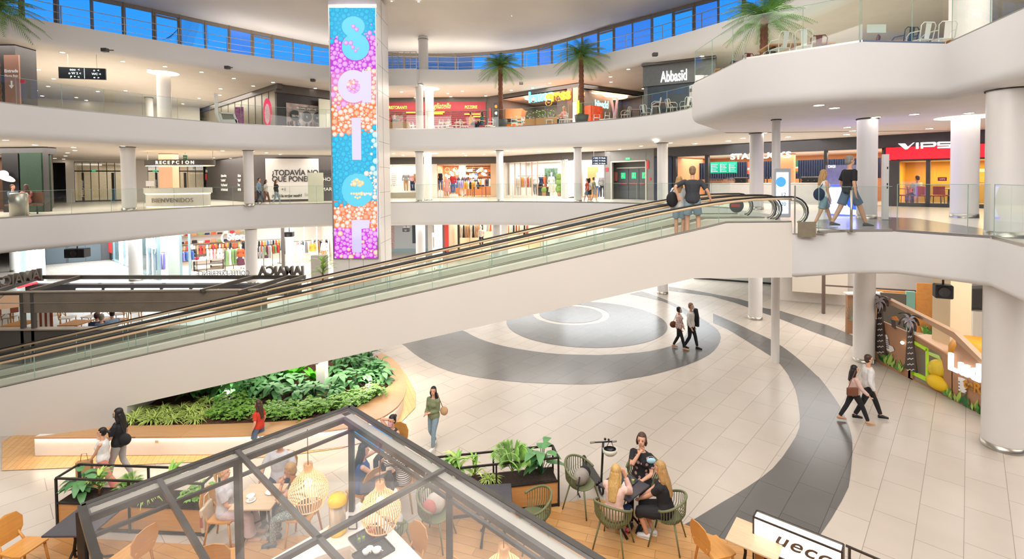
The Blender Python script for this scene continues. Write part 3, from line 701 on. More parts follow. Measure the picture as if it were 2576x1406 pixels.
def person(label,loc,head,h=1.7,sex='f',top=('tshirt',None),bottom=('trousers',None),shoes=None,hair=('short',None),skin=None,mask=None,far=False,sit=False,pelvis=None,lean=0,side=0,hl=None,hr=None,el=None,er=None,al=None,ar=None,hy=0,hp=0,group=None,bag=None,name='person',cat='person',face=True,twist=0):
    skin=skin or SKIN; root=thing(name,label,cat,loc,math.radians(head),group); s=h/1.75; root.scale=(s,s,s)
    f=sex=='f'; vox=.015 if far else.0085; cvox=.017 if far else.011
    pz=.56 if sit else.93
    P=V(*pelvis)if pelvis else V(0,0,pz)
    up=V(side,lean,math.sqrt(max(.05,1-side*side-lean*lean))).normalized()
    xa=V(1,0,0); xa=(xa-up*xa.dot(up)).normalized()
    if twist:xa=Matrix.Rotation(math.radians(twist),3,up)@xa
    ya=up.cross(xa)
    sw=.165 if f else.19; hw=.095 if f else.09
    sho=P+up*.45; SL_,SR_=sho-xa*sw,sho+xa*sw; neck=P+up*.53;
    hipL,hipR=P-V(hw,0,.02),P+V(hw,0,-.02)
    Rh=Matrix((xa,ya,up)).transposed()@Matrix.Rotation(math.radians(hy),3,'Z')@Matrix.Rotation(math.radians(-hp),3,'X')
    hc=neck+up*.06+Rh@V(0,.02,.11)
    if al is None:al=(-.1,.47,.08)if sit else(-.09,.02,.08)
    if ar is None:ar=(.1,.45,.08)if sit else(.09,-.02,.08)
    kh=V(0,1,.8)if sit else V(0,1,0)
    kL,aL=ik(hipL,V(*al),.43,.42,kh+V(-.15,0,0)); kR,aR=ik(hipR,V(*ar),.43,.42,kh+V(.15,0,0))
    hl=V(*hl)if hl else SL_+V(-.07,.06,-.5); hr=V(*hr)if hr else SR_+V(.07,.06,-.5)
    el=V(*el)if el else V(-.5,-.8,-.3); er=V(*er)if er else V(.5,-.8,-.3)
    eL,wL=ik(SL_,hl,.29,.25,el); eR,wR=ik(SR_,hr,.29,.25,er)
    tr_=.92 if f else 1.0
    def torso(mb,m,g=0,z0=-.08,z1=9,hipx=1):
        hipw=.168 if f else.155
        pr=[(-.09,.10,.085),(-.03,hipw*.98,.115),(.05,hipw,.118),(.17,.128*tr_+.004,.098),(.28,.148*tr_,.108),(.38,.165*tr_,.112),(.44,.158*tr_,.092),(.475,.115*tr_,.075),(.495,.075,.062)]
        pr=[q for q in pr if z0<=q[0]<=z1]
        mb.tube([P+up*z for z,a,b in pr],[(a+g,b+g)for z,a,b in pr],m,20)
        if f and z1>.4:
            for sx in(-1,1):mb.sph(P+up*.34+xa*(.07*sx)+ya*.075,(.062+g,.06+g,.06+g),m,10,8)
    def arms(mb,m,g=0,upto=1.0,only=None):
        for S,E_,W_ in((SL_,eL,wL),(SR_,eR,wR)):
            ins=S-(S-sho)*.25
            if upto<=.5:
                q=S+(E_-S)*(upto*2); mb.tube([ins,S,S+(q-S)*.5,q],[.045+g*.7,.048+g*.8,.047+g,.046+g*1.3],m,12)
            else:
                q=E_+(W_-E_)*((upto-.5)*2)
                mb.tube([ins,S,S+(E_-S)*.5,E_-(E_-S)*.06,E_+(q-E_)*.15,E_+(q-E_)*.5,q],[.05+g,.05+g,.044+g,.037+g,.037+g,.035+g,.026+g],m,12)
            mb.sph(S-(S-sho)*.06,.048+g*.7,m,10,8)
    def legs(mb,m,g=0,upto=1.0,flare=0,loose=1):
        for H_,K,A in((hipL,kL,aL),(hipR,kR,aR)):
            if upto<=.5:
                q=H_+(K-H_)*(upto*2); mb.tube([H_+V(0,0,.04),H_+(q-H_)*.4,q],[.088+g,.085+g*loose,.066+g*loose*1.2+flare],m,14)
            else:
                q=K+(A-K)*((upto-.5)*2)
                mb.tube([H_+V(0,0,.03),H_+(K-H_)*.3,K-(K-H_)*.12,K+(q-K)*.06,K+(q-K)*.35,q],[.088+g,.084+g*loose,.058+g*loose,.055+g*loose,.054+g*loose,.036+g*loose+flare],m,14)
            mb.sph(H_,.080+g,m,10,8)
    b=MB(); torso(b,skin); arms(b,skin); legs(b,skin)
    b.tube([P+up*.47,neck,hc+Rh@V(0,-.015,-.06)],[(.06,.055),.05,.052],skin,12)
    b.sph(hc+Rh@V(0,-.012,.03),(.074,.092,.095),skin,16,12,R=Rh); b.sph(hc+Rh@V(0,.018,-.04),(.056,.066,.075),skin,14,10,R=Rh)
    b.sph(hc+Rh@V(0,.088,-.012),(.012,.018,.022),skin,8,6,R=Rh)
    for sx in(-1,1):b.sph(hc+Rh@V(.075*sx,-.01,0),(.009,.018,.03),skin,8,6,R=Rh)
    for S,E_,W_,sg in((SL_,eL,wL,-1),(SR_,eR,wR,1)):
        fd=(W_-E_).normalized(); sd=fd.cross(V(0,1,.2)); sd=sd.normalized()if sd.length>.05 else V(1,0,0); pd=sd.cross(fd).normalized()
        b.tube([W_-fd*.02,W_+fd*.03,W_+fd*.085],[(.026,.02),(.034,.017),(.038,.014)],skin,10)
        for q,ln in((-1.5,.062),(-.5,.074),(.5,.078),(1.5,.068)):
            o_=W_+fd*.08+sd*(.0205*q); r_=.0095
            b.tube([o_,o_+fd*ln*.45+pd*.004,o_+fd*ln*.75+pd*.018,o_+fd*ln*.9+pd*.034],[r_,r_*.95,r_*.85,r_*.7],skin,7)
        o_=W_+fd*.02+sd*(.026*sg*-1); b.tube([o_,o_+fd*.03+sd*(.024*-sg)+pd*.008,o_+fd*.062+sd*(.03*-sg)+pd*.016],[.014,.012,.009],skin,7)
    for K,A in((kL,aL),(kR,aR)):
        fw=V(0,1,0)if sit or abs(K.y-A.y)<.3 else V(0,1,-.15)
        b.tube([A+V(0,-.03,-.035),A+V(0,.05,-.045),A+V(0,.14,-.06)],[(.032,.03),(.036,.026),(.036,.016)],skin,10)
    remesh(b,'body',vox,root,2)
    tk,tm=top
    if tm:
        g=.015; m=MB(); torso(m,tm,g+.014,-.091 if tk!='crop' else.14,.495)
        up_={'tshirt':.34,'long':.97,'jacket':.97,'sleeveless':0,'crop':.3,'dress':.3,'polo':.4}.get(tk,.34)
        if tk=='jacket':m=MB(); torso(m,tm,.03,-.091,.495); arms(m,tm,.022,.95)
        elif up_:arms(m,tm,g if tk!='long' else.02,up_)
        else:
            for S in(SL_,SR_):m.sph(S-(S-sho)*.22,.058,tm,10,8)
        remesh(m,{'dress':'dress','jacket':'jacket'}.get(tk,'shirt'),cvox,root,2)
        if tk=='dress':
            pr=[(.12,.15),(0,.19),(-.2,.22),(-.5,.29)]; MB().tube([P+V(0,0,z)for z,r_ in pr],[(r_,r_*.85)for z,r_ in pr],tm,24).build('skirt',root)
    bk,bm_=bottom
    if bm_:
        m=MB()
        if bk=='trousers':torso(m,bm_,.012,-.09,.06); legs(m,bm_,.010,.97,.004)
        elif bk=='wide':torso(m,bm_,.014,-.09,.09); legs(m,bm_,.018,.94,.045,1.3)
        elif bk=='shorts':torso(m,bm_,.010,-.09,.06); legs(m,bm_,.012,.42,.02,1.25)
        elif bk=='skirt':
            if sit:torso(m,bm_,.014,-.09,.06); legs(m,bm_,.03,.6,.02,1.2)
            else:
                torso(m,bm_,.014,-.05,.06); m.tube([P+V(0,0,.02),P+V(0,0,-.2),P+V(0,0,-.62)],[(.17,.13),(.2,.17),(.26,.23)],bm_,20)
        remesh(m,'skirt' if bk=='skirt' else('shorts' if bk=='shorts' else 'trousers'),cvox,root,2)
    if shoes:
        for K,A in((kL,aL),(kR,aR)):
            m=MB(); m.tube([A+V(0,-.055,-.045),A+V(0,-.03,-.03),A+V(0,.05,-.04),A+V(0,.13,-.055),A+V(0,.175,-.06)],[(.03,.03),(.043,.045),(.046,.036),(.046,.025),(.03,.018)],shoes,12)
            m.box(A+V(0,.055,-.072),(.082,.235,.014),shoes); m.build('shoe',root)
    hs,hm=hair
    if hm:
        m=MB(); m.sph(hc+Rh@V(0,-.026,.048),(.086,.098,.098),hm,16,12,R=Rh); m.sph(hc+Rh@V(0,-.05,-.01),(.078,.07,.085),hm,14,10,R=Rh)
        if hs in('long','verylong'):
            L=.30 if hs=='long' else.40
            back=hc+Rh@V(0,-.075,.0)
            m.tube([back,back+V(0,0,-.12)-ya*.03,neck-ya*.1-up*.05,neck-ya*.135-up*(L-.12)],[(.085,.05),(.098,.052),(.10,.045),(.07,.03)],hm,14)
            for sx in(-1,1):m.tube([hc+Rh@V(.06*sx,-.02,.05),hc+Rh@V(.078*sx,-.01,-.05),neck+xa*(.085*sx)-ya*.03,neck+xa*(.095*sx)-ya*.03-up*(L*.55)],[.03,.034,.036,.02],hm,10)
        elif hs=='bob':
            for sx in(-1,1):m.tube([hc+Rh@V(.06*sx,0,.06),hc+Rh@V(.08*sx,0,-.03),hc+Rh@V(.07*sx,.005,-.09)],[.03,.03,.018],hm,10)
        elif hs=='pony':
            bk_=hc+Rh@V(0,-.12,.03); m.tube([bk_,bk_+Rh@V(0,-.06,-.05),bk_+Rh@V(0,-.05,-.2)],[.03,.038,.015],hm,10)
        elif hs=='bun':m.sph(hc+Rh@V(0,-.12,.07),.042,hm,10,8)
        ho=remesh(m,'hair',.012 if not far else.017,root,2)
        Ri=Rh.transposed()
        for v in ho.data.vertices:
            q=Ri@(v.co-hc)
            if q.y>.0 and q.z<.075 and abs(q.x)<.075:v.co-=Rh@V(0,(q.y)*1.0+.01,0)
    if face and not far:
        for sx in(-1,1):
            MB().sph(hc+Rh@V(.03*sx,.074,.012),(.011,.006,.006),EYE,8,6,R=Rh).build('eye',root)
            MB().sph(hc+Rh@V(.031*sx,.077,.033),(.017,.004,.003),hm or EYE,8,5,R=Rh).build('eyebrow',root)
        if not mask:MB().sph(hc+Rh@V(0,.078,-.052),(.02,.007,.006),LIP,10,6,R=Rh).build('mouth',root)
    if mask:
        m=MB(); vs=[]; fs=[]
        for i in range(7):
            for j in range(6):
                a=math.radians(-62+124*i/6); z=-.098+.105*j/5; k=1.0-.25*abs(j-2.5)/2.5*.4
                vs.append(hc+Rh@V(.069*math.sin(a),.012+.082*math.cos(a)*k+.012,z))
        for i in range(6):
            for j in range(5):fs.append((i*6+j,(i+1)*6+j,(i+1)*6+j+1,i*6+j+1))
        m.add(vs,fs,mask,True); m.build('face_mask',root)
    root['_j']=0; del root['_j']
    return root,dict(P=P,neck=neck,hc=hc,wL=wL,wR=wR,eL=eL,eR=eR,SL=SL_,SR=SR_,s=s,up=up,xa=xa,ya=ya,Rh=Rh)
def world_of(root,p):return Matrix.Translation(root.location)@Matrix.Rotation(root.rotation_euler.z,4,'Z')@(p*root.scale[0])
def handbag(root,J,side,m,label,z=.0,w=.26,cat='bag',hgt=.22,y=.0):
    """bag hanging at the hip from a strap over the shoulder"""
    S=J['SL']if side<0 else J['SR']; c=J['P']+V(side*.24,y-.03,z)
    a=world_of(root,c); t=thing('shoulder_bag',label,cat,a,root.rotation_euler.z+pi/2); t.scale=root.scale
    m_=MB(); m_.lathe((0,0,-hgt/2),[(.0,0),(w*.42,.01),(w*.5,hgt*.3),(w*.46,hgt*.8),(w*.36,hgt),(0,hgt)],m,16,sx=1,sy=.38); m_.build('bag_body',t)
    R=Matrix.Rotation(-pi/2,3,'Z'); top=R@(S-c+V(0,0,.06))
    MB().tube([V(-w*.35,0,hgt*.4),top+V(-.02,0,0),top+V(.02,0,0),V(w*.35,0,hgt*.4)],.008,m,6).build('strap',t); return t
# ==========================================================
class Front:
    def __init__(s,A,B,z):
        s.A=Vector((A[0],A[1],0)); s.B=Vector((B[0],B[1],0)); s.z=z; s.d=(s.B-s.A).normalized(); s.n=Vector((s.d.y,-s.d.x,0)); s.rz=math.atan2(s.d.y,s.d.x)
    def p(s,x,y,off=0):q=UV(x,y,s.A+s.n*off,s.B+s.n*off); return q
    def x(s,px,off=0,y=440):q=UV(px,y,s.A+s.n*off,s.B+s.n*off); q.z=0; return q
    def box(s,mb,x0,x1,z0,z1,t,m,off=0):
        a,b=s.x(x0,off),s.x(x1,off); c=(a+b)/2; c.z=(z0+z1)/2; mb.box(c+s.n*(-t/2),((b-a).length,t,z1-z0),m,rz=s.rz); return mb
    def at(s,px,off,z):a=s.x(px,off); a.z=z; return a
    def rot(s):return Matrix((s.d,V(0,0,1),s.n)).transposed()
    def quad(s,mb,x0,x1,z0,z1,m,off=.0):
        a,b=s.x(x0,off),s.x(x1,off); return mb.add([(a.x,a.y,z0),(b.x,b.y,z0),(b.x,b.y,z1),(a.x,a.y,z1)],[(0,1,2,3)],m)
def zof(F,px,y,off=0):return F.p(px,y,off).z
FASC=mat('fascia_taupe','#57504b',.45,noise=.08); GREYW=mat('grey_wall','#7f7d79',.5,noise=.05); CHAR=mat('charcoal_panel','#4a4746',.5,noise=.06)
NAVY=mat('navy_slats','#24304a',.5,noise=.1); WARMW=mat('shop_wall_white','#ece6dd',.6,noise=.02); PEACH=mat('peach_wall','#d99a6c',.6,noise=.04)
REDP=mat('red_light_panel','#ee1c2e',.4,emit=.85); WHL=mat('white_letter_light','#ffffff',.5,emit=1.7); YEL=mat('yellow_letter_light','#f6df6a',.5,emit=1.4)
INK=mat('dark_ink','#3b3a3a',.6); PRINTW=mat('white_print','#e9e6e2',.6,emit=.15); GREENS=mat('green_sign','#19b777',.5,emit=.9); REDS=mat('red_sign','#c8343a',.5,emit=.15)
SHELF=mat('shelf_wood','#b98552',.5,noise=.1); BLKM=MATS['black_paint']
def shopbox(F,x0,x1,z0,z1,depth,wallm,floorm=None,light=120,col=WARM,name='wall_shop',zf=None):
    a,b=F.x(x0),F.x(x1); n=-F.n*depth; zf=F.z if zf is None else zf
    A2,B2=a+n,b+n
    for q in([(A2.x,A2.y,z0),(B2.x,B2.y,z0),(B2.x,B2.y,z1),(A2.x,A2.y,z1)],[(A2.x,A2.y,z0),(A2.x,A2.y,z1),(a.x,a.y,z1),(a.x,a.y,z0)],[(B2.x,B2.y,z0),(b.x,b.y,z0),(b.x,b.y,z1),(B2.x,B2.y,z1)]):
        st(MB().add(q,[(0,1,2,3)],wallm).build(name))
    st(MB().add([(a.x,a.y,z0+.012),(b.x,b.y,z0+.012),(B2.x,B2.y,z0+.012),(A2.x,A2.y,z0+.012)],[(0,1,2,3)],floorm or wallm).build('floor_shop'))
    st(MB().add([(a.x,a.y,z1),(b.x,b.y,z1),(B2.x,B2.y,z1),(A2.x,A2.y,z1)],[(0,1,2,3)],WARMW).build('ceiling_shop')); c=(a+b+A2+B2)/4
    if light:area('shop_light',c.x,c.y,z1-.08,(b-a).length*.8,depth*.7,light,col,(0,0,F.rz))
def garment_proto(m,kind=0):
    mb=MB(); L=(.62,.85,1.05)[kind]; w=.2
    vs=[]; n=7
    for j,(zz,ww,tt)in enumerate(((0,.05,.03),(-.04,w*.8,.05),(-.12,w,.07),(-L*.55,w*.86,.08),(-L,w*1.05,.10))):
        for k in range(12):
            a=2*pi*k/12; vs.append((tt*math.cos(a)*(1+.15*math.sin(3*a+j)),ww*math.sin(a),zz))
    mb.add(vs,[(j*12+k,j*12+(k+1)%12,(j+1)*12+(k+1)%12,(j+1)*12+k)for j in range(4)for k in range(12)],m,True); return mb
GC={'cream':'#e9dfcd','black':'#2c2a2c','pink':'#e0a3a0','tan':'#b98a5e','blue':'#4d6a9c','lilac':'#8d86c9','ochre':'#d99a3a','green':'#7f9a62','rust':'#b7572f','grey':'#8f8d8b','white':'#efeeea','red':'#b8333a','navy':'#28324e','plum':'#5d3140'}
GM={k:cloth('garment_'+k,v,.12)for k,v in GC.items()}
GP={}
def garment(col,kind,loc,rz,where,grp):
    key=(col,kind)
    if key not in GP:
        o=garment_proto(GM[col],kind).build('hanging_garment'); GP[key]=o
    else:o=GP[key].copy(); COL.objects.link(o)
    o.location=loc; o.rotation_euler.z=rz; tag(o,'%s %s on %s'%(col,('top','dress','long coat')[kind],where),'clothing',grp); return o
def rack(loc,rz,L,cols,where_,h=1.35,kind=0,round_=False,lbl=None,step=.16):
    where=where_.replace(' at ground floor','').replace(', ground floor centre shop','').replace(' in the ground floor centre shop','')
    t=thing('clothes_rack','metal clothes rack '+where_,'clothes rack',loc,rz)
    mb=MB(); mb.bar((-L/2,0,h),(L/2,0,h),.03,.03,BLKM)
    for x in(-L/2,L/2):mb.bar((x,0,0),(x,0,h),.03,.03,BLKM); mb.bar((x,-.25,.03),(x,.25,.03),.04,.04,BLKM)
    mb.build('frame',t)
    n=int(L/step); R=Matrix.Rotation(rz,3,'Z')
    for i in range(n):
        c=cols[i%len(cols)]; p=Vector(loc)+R@V(-L/2+step*(i+.5),0,h-.05)
        garment(c,kind if(i+len(cols))%3 else min(2,kind),p,rz,'the rack '+where,'clothes on the rack '+where)
def mannequin(loc,head,label,top,bottom,h=1.75,sex='f',**k):
    return person(label,loc,head,h,sex,top,bottom,k.pop('shoes',None),(None,None),MANQ,far=True,face=False,name='mannequin',cat='mannequin',**k)
def shelf_unit(loc,rz,w,h,label,cols,rows=3,d=.35):
    t=thing('shelf_unit',label,'shelf',loc,rz); mb=MB()
    for k in range(rows+1):mb.box((0,0,.12+k*(h-.15)/rows),(w,d,.03),SHELF)
    for x in(-w/2,w/2):mb.box((x,0,h/2),(.03,d,h),SHELF)
    mb.build('frame',t); rr=random.Random(int(w*100+h*10)); R=Matrix.Rotation(rz,3,'Z'); n=int(w/.42)
    for k in range(rows):
        for i in range(n):
            c=cols[(k*3+i)%len(cols)]; hh=rr.uniform(.12,.26); p=Vector(loc)+R@V(-w/2+.22+i*.42,0,.135+k*(h-.15)/rows+hh/2)
            m=MB().box((0,0,0),(.32,.26,hh),GM[c]).build('folded_clothes',bevel=.02); m.location=p; m.rotation_euler.z=rz
            tag(m,'folded %s clothes stacked on %s'%(c,label.split(',')[0]),'clothing','folded clothes on the '+label.split(',')[0])
FA=Front((-9.6,38.9),(-1.1,39.2),F1); FB=Front((-1.1,39.2),(3.4,34.4),F1); FC=Front((3.4,34.4),(6.3,33),F1); FD=Front((6.3,33),(8.6,30.4),F1); FE=Front((8.6,30.4),(19.3,20),F1)
ZH=7.2
mb=MB(); FA.box(mb,973,1250,ZH+.1,S2,.3,FASC); FA.box(mb,970,981,F1,ZH+.1,.3,WARMW); FA.box(mb,1050,1100,F1,ZH+.1,.3,WARMW); FA.box(mb,1234,1252,F1,ZH+.1,.3,mat('beige_pilaster','#dcb893',.5)); FA.box(mb,978,1052,F1,F1+.42,.25,mat('taupe_plinth','#a49a84',.5)); st(mb.build('wall_shopfront'))
shopbox(FA,978,1052,F1+.42,ZH+.1,1.3,WARMW,light=60,col=NEUT)
p=FA.at(1021,-.7,F1+.45); mannequin(p,190,'white mannequin in grey blazer and tan trousers in the small lit window',('long',GM['grey']),('trousers',GM['tan']),sex='m')
p=FA.at(1038,-.7,F1+.45); mannequin(p,175,'white mannequin in pink top and flared blue jeans beside the brown window panel',('long',GM['pink']),('wide',GM['navy']))
t=thing('window_panel','brown promotional panel reading SC in the mannequin window','panel'); m_=MB(); FA.box(m_,1041,1052,F1+1.2,F1+1.9,.03,SHELF,-.4); m_.build('board',t); text('lettering','SC',.28,FA.at(1047,-.38,F1+1.35),FA.rot(),INK,t)
t=thing('window_panel','white vertical panel with rows of grey script beside the two window mannequins','panel'); m_=MB(); FA.box(m_,982,999,F1+.9,F1+2.1,.03,PRINTW,-.5); m_.build('board',t)
for k in range(7):text('lettering',('ahora','nueva','moda','verano','todo','aqui','ya')[k],.16,FA.at(990.5,-.46,F1+1.9-.16*k),FA.rot(),mat('grey_ink','#a39a94',.6),t,ext=.003)
shopbox(FA,1100,1234,F1,ZH+.1,5,PEACH,mat('shop_floor_oak','#c9a27c',.4,noise=.05),light=420,col=WARM)
t=thing('shop_sign','outlined CORNER letters hung on a dark bar over the clothes shop entrance','sign'); m_=MB(); a,b_=FA.at(1100,.05,ZH+.05),FA.at(1234,.05,ZH+.05); m_.bar(a,b_,.05,.05,BLKM); m_.build('bar',t)
for i,ch in enumerate('CORNER'):text('lettering',ch,.55,FA.at(1103+i*22,.06,ZH-.55),FA.rot(),mat('brass_tube_light','#e0bd86',.4,emit=.5),t,ext=.02)
gl=None
rg=random.Random(5)
for i in range(26):
    pos=FA.at(1122+i*4,-1.0-rg.random()*1.2,ZH-.25-rg.random()*.7)
    if gl is None:
        gl=thing('globe_pendant','glowing glass globe pendant in the cluster over the clothes shop entrance','pendant light',pos,group='globe pendants over the clothes shop'); MB().sph((0,0,0),.11,mat('globe_glow','#fff0d8',.3,emit=4),12,8).build('globe',gl); MB().bar((0,0,.1),(0,0,1.0),.01,.01,BLKM).build('cord',gl)
    else:dup(gl,pos)
mannequin(FA.at(1108,-.6,F1+.5),180,'mannequin in dark vest and jeans on the white block just right of the glass column',('sleeveless',GM['black']),('trousers',GM['blue']))
mannequin(FA.at(1125,-.5,F1+.02),170,'mannequin in long pink dress standing in the clothes shop window',('dress',GM['pink']),(None,None))
mannequin(FA.at(1139,-.7,F1+.25),190,'mannequin in red top and blue jeans on the low white block',('long',GM['red']),('wide',GM['blue']))
for x0,x1,zz in((1099,1114,.5),(1130,1150,.25)):
    m_=MB(); FA.box(m_,x0,x1,F1+.013,F1+zz,.9,WHITE,-.1); tag(m_.build('display_block'),'white display block under the %s mannequin'%('vest and jeans' if zz>.4 else 'red top and jeans'),'block')
W_='at the back of the corner clothes shop'
rack(FA.at(1165,-2.2,F1),0,1.5,['lilac','blue','grey','lilac'],'of purple clothes in the middle of the corner shop',1.4)
rack(FA.at(1189,-1.6,F1),0,1.5,['ochre','ochre','cream','black'],'of yellow clothes near the table in the corner shop',1.3)
rack(FA.at(1150,-3.4,F1),0,1.8,['black','plum','black','grey'],'of dark clothes deep in the corner shop',1.7,1)
rack(FA.at(1215,-3.6,F1),0,2.2,['cream','pink','navy','black','white','tan'],W_,1.5)
shelf_unit(FA.at(1200,-4.6,F1+1.2),FA.rz,3.2,1.3,'wall shelf along the back of the corner shop, above the racks',['tan','blue','rust','cream','black'])
t=thing('display_table','dark metal display table piled with folded jeans in the corner shop','table',FA.at(1207,-.9,F1),FA.rz); m_=MB(); m_.box((0,0,.82),(1.0,.6,.04),SHELF)
m_.build('table_top',t)
for x in(-.47,.47):
    for y in(-.27,.27):MB().bar((x,y,0),(x,y,.8),.04,.04,BLKM).build('leg',t)
for i in range(4):
    o=MB().box((0,0,0),(.22,.4,.12),GM['navy' if i%2 else 'blue']).build('folded_clothes',bevel=.02); o.location=FA.at(1201+i*4.4,-.9,F1+.905); tag(o,'%s pile of jeans, number %s from the window side of the display table'%('navy' if i%2 else 'mid blue',('one','two','three','four')[i]),'clothing','folded jeans on the display table')
mb=MB(); FB.box(mb,1249,1412,ZH+.15,S2,.3,FASC); FB.box(mb,1248,1272,F1,ZH+.15,.3,WARMW); FB.box(mb,1413,1421,F1,ZH+.15,.3,mat('light_grey_post','#b9b9b6',.4)); FB.box(mb,1272,1413,F1,F1+.16,.2,WARMW); st(mb.build('wall_shopfront'))
mb=MB(); FC.box(mb,1411,1522,ZH+.1,S2,.3,FASC); FC.box(mb,1411,1421,F1,ZH+.1,.2,WARMW); st(mb.build('wall_shopfront'))
shopbox(FB,1270,1413,F1+.1,ZH+.15,2.6,WARMW,light=230,col=NEUT); shopbox(FC,1421,1522,F1,ZH+.1,3,WARMW,light=150,col=NEUT)
for i in range(6):
    x=1281+i*14.2; m_=MB(); a=FB.at(x,-.35,F1+.1); m_.bar(a,a+V(0,0,ZH-F1),.08,.25,mat('rose_gold_fin','#dcae97',.35,.3)); tag(m_.build('partition_fin'),'rose coloured upright fin, %s from the pillar in the pale clothes window'%('first','second','third','fourth','fifth','sixth')[i],'fin','rose fins in the pale clothes window')
rack(FB.at(1320,-1.4,F1+.1),FB.rz,4.6,['cream','tan','ochre','pink','white','rust','pink','green','cream'],'behind the rose fins',1.55,1,step=.19)
mannequin(FB.at(1347,-.8,F1+.12),150,'mannequin in white shirt and grey jeans behind the rose fins',('long',GM['white']),('trousers',GM['grey']))
mannequin(FB.at(1387,-.7,F1+.12),190,'mannequin in white blouse and striped skirt before the leafy poster',('tshirt',GM['white']),('skirt',GM['cream']))
mannequin(FB.at(1361,-1.2,F1+.12),160,'mannequin in navy jacket next to the leafy poster',('jacket',GM['navy']),('trousers',GM['black']))
m_=MB(); FB.box(m_,1370,1402,F1+1.0,F1+2.2,.03,mat('leafy_print','#4f6f55',.6,noise=.7,scale=6),-1.9); tag(m_.build('poster'),'leafy green poster hung behind the blouse mannequin','poster')
t=thing('display_table','small wooden table beside the potted topiary in the pale clothes window','table',FB.at(1368,-.8,F1+.1),FB.rz); MB().box((0,0,.7),(.9,.5,.04),SHELF).build('table_top',t)
for x in(-.4,.4):MB().bar((x,0,0),(x,0,.7),.04,.4,BLKM).build('leg',t)
LEAFL=mat('leaf_light','#8fae4a',.5,noise=.3,scale=9)
def topiary(loc,balls_,label):
    t=thing('potted_topiary',label,'potted plant',loc); MB().lathe((0,0,0),[(.13,0),(.17,.28),(.15,.28),(0,.26)],mat('terracotta','#c98a58',.6),16).build('pot',t)
    z=.28; m_=MB()
    for r in balls_:
        z+=r*.8; m_.sph((0,0,z),r,LEAFL,14,10); z+=r*.85
    me=m_.build('foliage',t)
    rr=random.Random(2)
    for v in me.data.vertices:v.co*=1; v.co+=V(rr.uniform(-.02,.02),rr.uniform(-.02,.02),rr.uniform(-.02,.02))
    MB().bar((0,0,.25),(0,0,z-.2),.03,.03,SHELF).build('stem',t)
topiary(FB.at(1368,-.25,F1+.15),[.2],'small round topiary in terracotta pot in the pale clothes window')
topiary(FB.at(1407,-.4,F1+.15),[.3,.26,.24],'tall three ball topiary in pot beside the shop post')
m_=MB(); FB.quad(m_,1272,1413,F1+.16,ZH+.15,CLEAR,.02); st(m_.build('window_100'))
t=thing('shop_sign','white glowing flower and girmen lettering over the shop entrance by the round column','sign')
text('lettering','girmen',.52,FC.at(1462,.08,ZH-.18),FC.rot(),WHL,t,ext=.03,bold=.012,spacing=1.15)
m_=MB(); c=FC.at(1424,.08,ZH-.02)
for k in range(6):m_.sph(c+FC.d*(.15*math.cos(k*pi/3))+V(0,0,.15*math.sin(k*pi/3)),(.06,.03,.06),WHL,10,6)
m_.build('flower_emblem',t)
mannequin(FC.at(1502,-.5,F1+.02),180,'mannequin in pale shirt and jeans just left of the grey exit wall',('long',GM['white']),('trousers',GM['blue']))
mannequin(FC.at(1515,-.5,F1+.02),180,'mannequin in grey sweater and dark trousers against the grey exit wall',('long',GM['grey']),('trousers',GM['black']))
shelf_unit(FC.at(1440,-1.6,F1),FC.rz,1.4,1.9,'white shelf behind the round column, inside the flower sign shop',['pink','rust','cream','tan'],4)
m_=MB(); FC.box(m_,1478,1503,F1,ZH-.35,.2,SHELF,-1.5); st(m_.build('door_3'))
mb=MB(); FD.box(mb,1519,1537,F1,S2,.3,GREYW); FD.box(mb,1625,1645,F1,S2,.3,GREYW); FD.box(mb,1536,1626,F1+2.42,S2,.3,GREYW); FD.box(mb,1536,1626,F1,F1+2.5,.15,mat('dark_grey_recess','#6d6b67',.5),-.9); st(mb.build('wall_grey'))
FDd=FD
mb=MB()
for x0,x1,z0,z1 in((1536,1538.5,0,2.5),(1623,1626,0,2.5),(1536,1626,2.42,2.5)):FD.box(mb,x0,x1,F1+z0,F1+z1,.1,mat('pale_trim','#c9c2b6',.4),.05)
FD.box(mb,1551,1625,F1+2.02,F1+2.1,.05,MATS['pale_trim'],-.8); st(mb.build('trim_1'))
DGREY=mat('door_grey','#56595a',.45,noise=.05)
for k,(x0,x1)in enumerate(((1555,1581),(1582,1607),(1608,1625))):
    m_=MB(); FD.box(m_,x0,x1,F1+.02,F1+2.0,.06,DGREY,-.82); d_=st(m_.build('door_%d'%(4+k)))
    m_=MB(); FD.box(m_,x0+2,x1-4,F1+.98,F1+1.04,.05,REDS,-.77); m_.build('push_bar',d_)
    t=thing('exit_notice','square green running figure notice on the %s grey emergency door'%('first','middle','partly hidden third')[k],'sign'); m_=MB(); FD.box(m_,x0+7,min(x0+18,x1-1),F1+1.35,F1+1.75,.02,GREENS,-.79); m_.build('plate',t)
    m_=MB(); c=FD.at(x0+12.5,-.765,F1+1.58); m_.sph(c+V(0,0,.09),.035,WHITE,8,6); m_.bar(c+V(0,0,.05),c+V(-.04,0,-.05),.05,.02,WHITE); m_.bar(c+V(-.04,0,-.05),c+V(.07,0,-.12),.03,.02,WHITE); m_.bar(c+V(-.04,0,-.05),c+V(-.12,0,-.1),.03,.02,WHITE); m_.build('running_figure',t)
def lbl_sign(F,x0,x1,z0,z1,m,label,off=.04,txt=None,ts=.1,tm=None,emblem=True):
    t=thing('wall_sign',label,'sign'); m_=MB(); F.box(m_,x0,x1,z0,z1,.03,m,off); m_.build('plate',t)
    if txt:text('lettering',txt,ts,F.at((x0+x1)/2,off+.01,z0+(z1-z0-ts*.7)/2),F.rot(),tm or WHITE,t,ext=.004)
    return t
